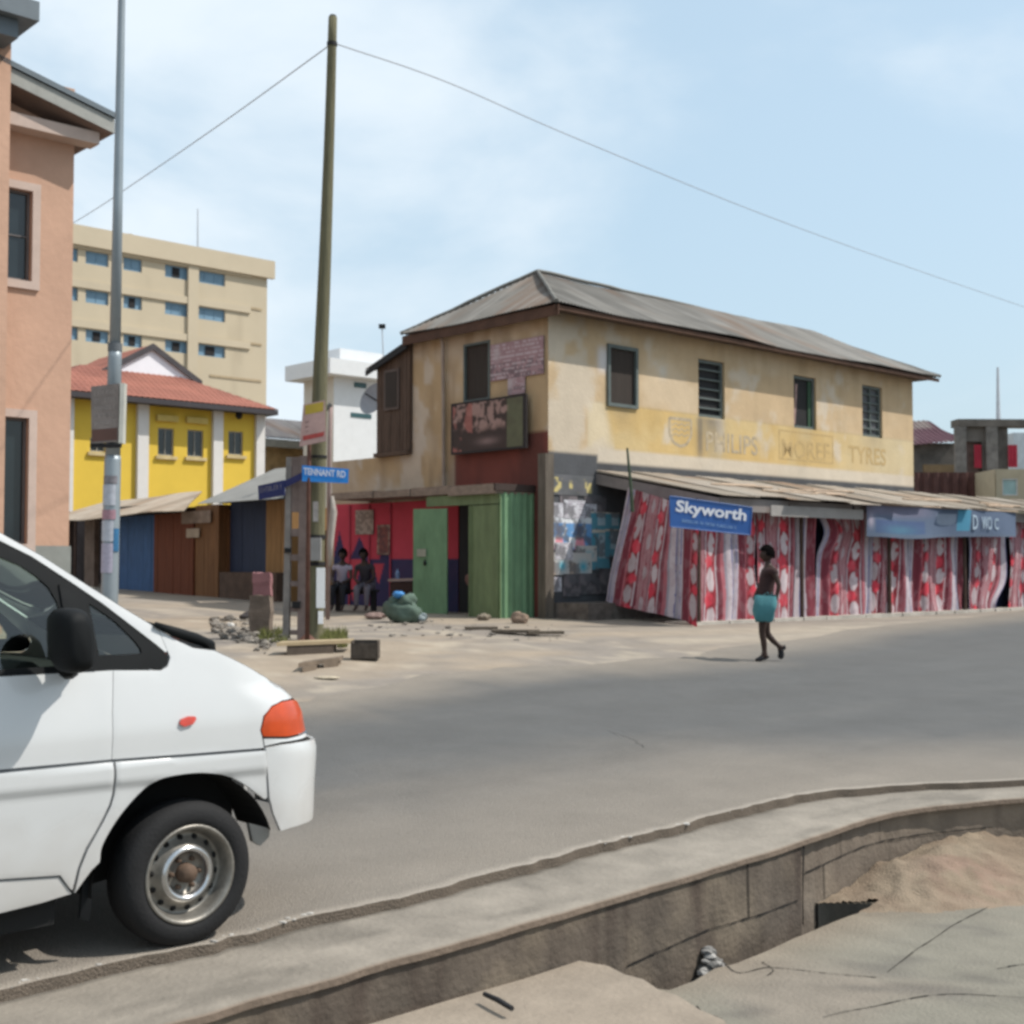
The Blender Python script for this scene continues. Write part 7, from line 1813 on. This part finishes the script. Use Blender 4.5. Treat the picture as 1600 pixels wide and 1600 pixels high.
def fingers(J, E, wrist, hand, dirv, side, s=1.):
    """five separate, slightly curled fingers on a palm"""
    d = Vector(dirv).normalized(); sd_ = Vector(side).normalized(); cv = d.cross(sd_).normalized(); b0 = Vector(J[hand][0])
    for k, (of, ln) in enumerate(((-.030, .062), (-.010, .074), (.010, .070), (.030, .055))):
        p = b0+sd_*of*s+d*.012; q1_ = p+d*ln*.5*s+cv*.006; q2_ = p+d*ln*.85*s+cv*.024; n = hand+'f%d' % k
        J[n] = (p, .010); J[n+'a'] = (q1_, .0085); J[n+'b'] = (q2_, .007); E += [(hand, n), (n, n+'a'), (n+'a', n+'b')]
    p = Vector(J[wrist][0]).lerp(b0, .5)-sd_*.032*s; n = hand+'t'; J[n] = (p, .011); J[n+'a'] = (p-sd_*.018*s+d*.035*s+cv*.01, .009); E += [(wrist, n), (n, n+'a')]
# walking person
gW = G(1190, 1033); DW = gW.y
wk = thing('person', 'person in dark clothes walking left across the road with a teal bag at the hip', 'person', gW)
def Q(px, py, dy=0.): v = T(px, py, DW); return Vector((v.x, v.y+dy, v.z))
J = {'pelvis': (Q(1195, 940), (.105, .12)), 'waist': (Q(1196, 924), (.085, .105)), 'chest': (Q(1199, 903), (.10, .13)), 'upper': (Q(1202, 890), (.085, .12)), 'neck': (Q(1201, 881), .048), 'head0': (Q(1199, 874), .05),
     'hipN': (Q(1192, 949, -.08), .092), 'kneeN': (Q(1189, 988, -.08), .052), 'calfN': (Q(1192, 1003, -.08), .050), 'ankN': (Q(1193, 1023, -.08), .036), 'heelN': (Q(1197, 1029, -.08), .036), 'ballN': (Q(1185, 1030, -.08), (.042, .030)), 'toeN': (Q(1178, 1031, -.08), (.036, .022)),
     'hipF': (Q(1196, 949, .08), .09), 'kneeF': (Q(1200, 990, .08), .052), 'calfF': (Q(1208, 1000, .08), .048), 'ankF': (Q(1221, 1012, .08), .032), 'heelF': (Q(1230, 1012, .08), .036), 'ballF': (Q(1223, 1025, .08), (.032, .042)), 'toeF': (Q(1219, 1030, .08), (.022, .036)),
     'shN': (Q(1206, 891, -.15), .05), 'elN': (Q(1213, 914, -.19), .036), 'wrN': (Q(1208, 937, -.20), .024), 'haN': (Q(1206, 941, -.20), (.030, .018)),
     'shF': (Q(1200, 891, .15), .05), 'elF': (Q(1192, 913, .18), .034), 'wrF': (Q(1183, 926, .06), .024), 'haF': (Q(1180, 930, .02), (.026, .018))}
E = [('pelvis', 'waist'), ('waist', 'chest'), ('chest', 'upper'), ('upper', 'neck'), ('neck', 'head0'), ('pelvis', 'hipN'), ('hipN', 'kneeN'), ('kneeN', 'calfN'), ('calfN', 'ankN'), ('ankN', 'heelN'), ('ankN', 'ballN'), ('ballN', 'toeN'),
     ('pelvis', 'hipF'), ('hipF', 'kneeF'), ('kneeF', 'calfF'), ('calfF', 'ankF'), ('ankF', 'heelF'), ('ankF', 'ballF'), ('ballF', 'toeF'), ('upper', 'shN'), ('shN', 'elN'), ('elN', 'wrN'), ('wrN', 'haN'), ('upper', 'shF'), ('shF', 'elF'), ('elF', 'wrF'), ('wrF', 'haF')]
fingers(J, E, 'wrN', 'haN', (-.35, 0, -1), (0, 1, 0)); fingers(J, E, 'wrF', 'haF', (-.6, 0, -.8), (0, 1, 0))
def person_parts(J, E, root_t, hc, fw, upv, s, skin=m_skin):
    body = skin_mesh(J, E, 'body', skin, root_t, 'pelvis')
    hm = head_mesh(hc, fw, upv, s, skin); off = parent_loc(root_t); bm = bmesh.new(); bm.from_mesh(body.data); nv = [bm.verts.new(Vector(v)-off) for v in hm.v]
    for f in hm.f: bm.faces.new([nv[i] for i in f]).smooth = True
    bm.to_mesh(body.data); bm.free(); hair_mesh(hc, fw, upv, s).build('hair', m_hair, root_t, True); return body
person_parts(J, E, wk, Q(1197.5, 867), (-1, -.12, -.08), (0, 0, 1), .93)
def clothes(J, sel, E, k, name, m, par, root, add=.012):
    J2 = {n: (J[n][0], tuple(r*k+add for r in (J[n][1] if hasattr(J[n][1], '__len__') else (J[n][1],)*2))) for n in sel}
    return skin_mesh(J2, [e for e in E if e[0] in sel and e[1] in sel], name, m, par, root)
J['nk2'] = (Q(1202, 886), .05); J['slN'] = (Q(1209, 900, -.165), .048); J['slF'] = (Q(1197, 899, .16), .048)
clothes(J, ['pelvis', 'waist', 'chest', 'upper', 'nk2', 'shN', 'shF', 'slN', 'slF'], E+[('upper', 'nk2'), ('shN', 'slN'), ('shF', 'slF')], 1.06, 'shirt', mat('dark_brown_shirt', (.045, .024, .023), .9, var=.3, scale=9), wk, 'pelvis')
J['midN'] = (Q(1190, 970, -.08), .078); J['midF'] = (Q(1198, 970, .08), .078)
clothes(J, ['pelvis', 'hipN', 'hipF', 'midN', 'midF'], [('pelvis', 'hipN'), ('pelvis', 'hipF'), ('hipN', 'midN'), ('hipF', 'midF')], 1.1, 'shorts', mat('dark_green_shorts', (.025, .035, .03), .9, var=.2), wk, 'pelvis')
m_sh = mat('dark_shoes', (.018, .017, .020), .7, var=.2)
for a_, h_, b_2, t_, an in (('N', 'heelN', 'ballN', 'toeN', 'ankN'), ('F', 'heelF', 'ballF', 'toeF', 'ankF')): clothes(J, [an, h_, b_2, t_], E, 1.12, 'shoe', m_sh, wk, an, .006)
bgp = thing('carrier_bag', 'teal carrier bag held against the hip of the walking person', 'bag', Q(1190, 950, -.2))
n, m = 26, 20; P = np.zeros((n, m, 3))
for i in range(n):
    for j in range(m):
        a = 2*math.pi*i/(n-1); b = j/(m-1); hw = (.155+.02*math.sin(3*b))*(1-.20*b**1.5)*(1 if b < .93 else .96); dp = .055*(.25+1.0*math.sin(math.pi*min(1, .12+b*.88)))*(1+.1*math.sin(5*a))
        e_ = .6; x = hw*math.copysign(abs(math.cos(a))**e_, math.cos(a)); y = dp*math.copysign(abs(math.sin(a))**e_, math.sin(a))
        c_ = Q(1191.5-3*b, 930+40*b, -.215); P[i, j] = (c_.x+x+.01*math.sin(9*b+i), c_.y+y, c_.z+.012*math.sin(a*2))
mb = MB().grid(P); k0 = len(mb.v); mb.f.append(tuple(i*m+m-1 for i in range(n-1))); mb.m.append(0); mb.build('bag', mat('teal_plastic', (.06, .195, .215), .5, var=.15, scale=7, bump=.4, bscale=12), bgp, True)
for dx in (-8, 5):
    MB().tube([Q(1194+dx, 931, -.22), Q(1199+dx*.5, 925, -.215), Q(1204+dx*.2, 938, -.205)], .006, 6).build('handle', mat('teal_plastic', (.06, .195, .215), .5), bgp)
# seated people on a dark bench
Ds = 27.6
bn_ = thing('bench', 'low dark bench under the two seated people', 'bench', GY(550, Ds))
g0 = gz(T(550, 900, Ds).x, Ds); s0b, s1b = T(520, 900, Ds), T(590, 900, Ds)
MB().obox(Vector((s0b.x, Ds+.0, g0+.40)), (s1b.x-s0b.x, 0, 0), (0, .36, 0), (0, 0, .05)).build('seat', mat('black_wood', (.02, .018, .018), .9), bn_)
for x in (s0b.x+.05, s1b.x-.15): MB().obox(Vector((x, Ds+.03, g0)), (.1, 0, 0), (0, .3, 0), (0, 0, .40)).build('leg', mat('black_wood', (.02, .018, .018), .9), bn_)
def seated(px, label, top, legs, lean, tilt, facing):
    c0 = T(px, 900, Ds).x; fx = facing; r_ = thing('person', label, 'person', (c0, Ds, g0)); z = g0
    def S(x, y, zz): return Vector((c0+x, Ds+.15+y, z+zz))
    J = {'pelvis': (S(0, .05, .50), (.12, .13)), 'waist': (S(lean*.3, .02, .66), (.10, .115)), 'chest': (S(lean*.7, -.03, .84), (.11, .14)), 'upper': (S(lean, -.06, .97), (.09, .13)), 'neck': (S(lean*1.1, -.09, 1.06), .048), 'head0': (S(lean*1.15, -.12, 1.12), .05)}
    E = [('pelvis', 'waist'), ('waist', 'chest'), ('chest', 'upper'), ('upper', 'neck'), ('neck', 'head0')]
    for s_, k in ((-1, 'L'), (1, 'R')):
        J['hip'+k] = (S(.09*s_, .0, .50), .088); J['knee'+k] = (S(.11*s_+fx*.2, -.42, .50), .062); J['calf'+k] = (S(.11*s_+fx*.2, -.42, .36), .054); J['ank'+k] = (S(.11*s_+fx*.22, -.40, .09), .036); J['heel'+k] = (S(.11*s_+fx*.22, -.37, .04), .03); J['toe'+k] = (S(.12*s_+fx*.3, -.56, .025), (.034, .02))
        E += [('pelvis', 'hip'+k), ('hip'+k, 'knee'+k), ('knee'+k, 'calf'+k), ('calf'+k, 'ank'+k), ('ank'+k, 'heel'+k), ('ank'+k, 'toe'+k)]
        J['sh'+k] = (S(lean+.17*s_, -.06, .95), .05); J['el'+k] = (S(lean*.8+.21*s_, -.16, .70), .036); J['wr'+k] = (S(.10*s_+fx*.12, -.36, .60), .025); J['ha'+k] = (S(.08*s_+fx*.14, -.42, .595), (.03, .018))
        E += [('upper', 'sh'+k), ('sh'+k, 'el'+k), ('el'+k, 'wr'+k), ('wr'+k, 'ha'+k)]; fingers(J, E, 'wr'+k, 'ha'+k, (.1*fx, -1, -.15), (1, 0, 0))
    hc = S(lean*1.2+tilt*.05, -.15, 1.20)
    person_parts(J, E, r_, hc, (fx, -1, -.15), (tilt*.3, 0, 1), .95)
    J['nk2'] = (S(lean*1.02, -.075, 1.01), .055)
    for s_, k in ((-1, 'L'), (1, 'R')): J['sl'+k] = (S(lean*.9+.19*s_, -.10, .84), .046)
    clothes(J, ['pelvis', 'waist', 'chest', 'upper', 'nk2', 'shL', 'shR', 'slL', 'slR'], E+[('upper', 'nk2'), ('shL', 'slL'), ('shR', 'slR')], 1.06, 'shirt', top, r_, 'pelvis')
    clothes(J, ['pelvis', 'hipL', 'hipR', 'kneeL', 'kneeR', 'calfL', 'calfR', 'ankL', 'ankR'], E, 1.06, 'trousers', legs, r_, 'pelvis'); return r_
seated(532, 'seated person in a pale sleeveless top, left of the pair on the bench', mat('pale_lilac_top', (.30, .265, .32), .9, var=.15), mat('black_trousers', (.018, .018, .022), .9), .03, .2, -.15)
seated(571, 'seated person in a dark top and grey trousers, right of the pair', mat('charcoal_top', (.030, .026, .032), .9, var=.3), mat('mauve_grey_trousers', (.13, .115, .135), .9, var=.2), -.03, -.2, -.25)
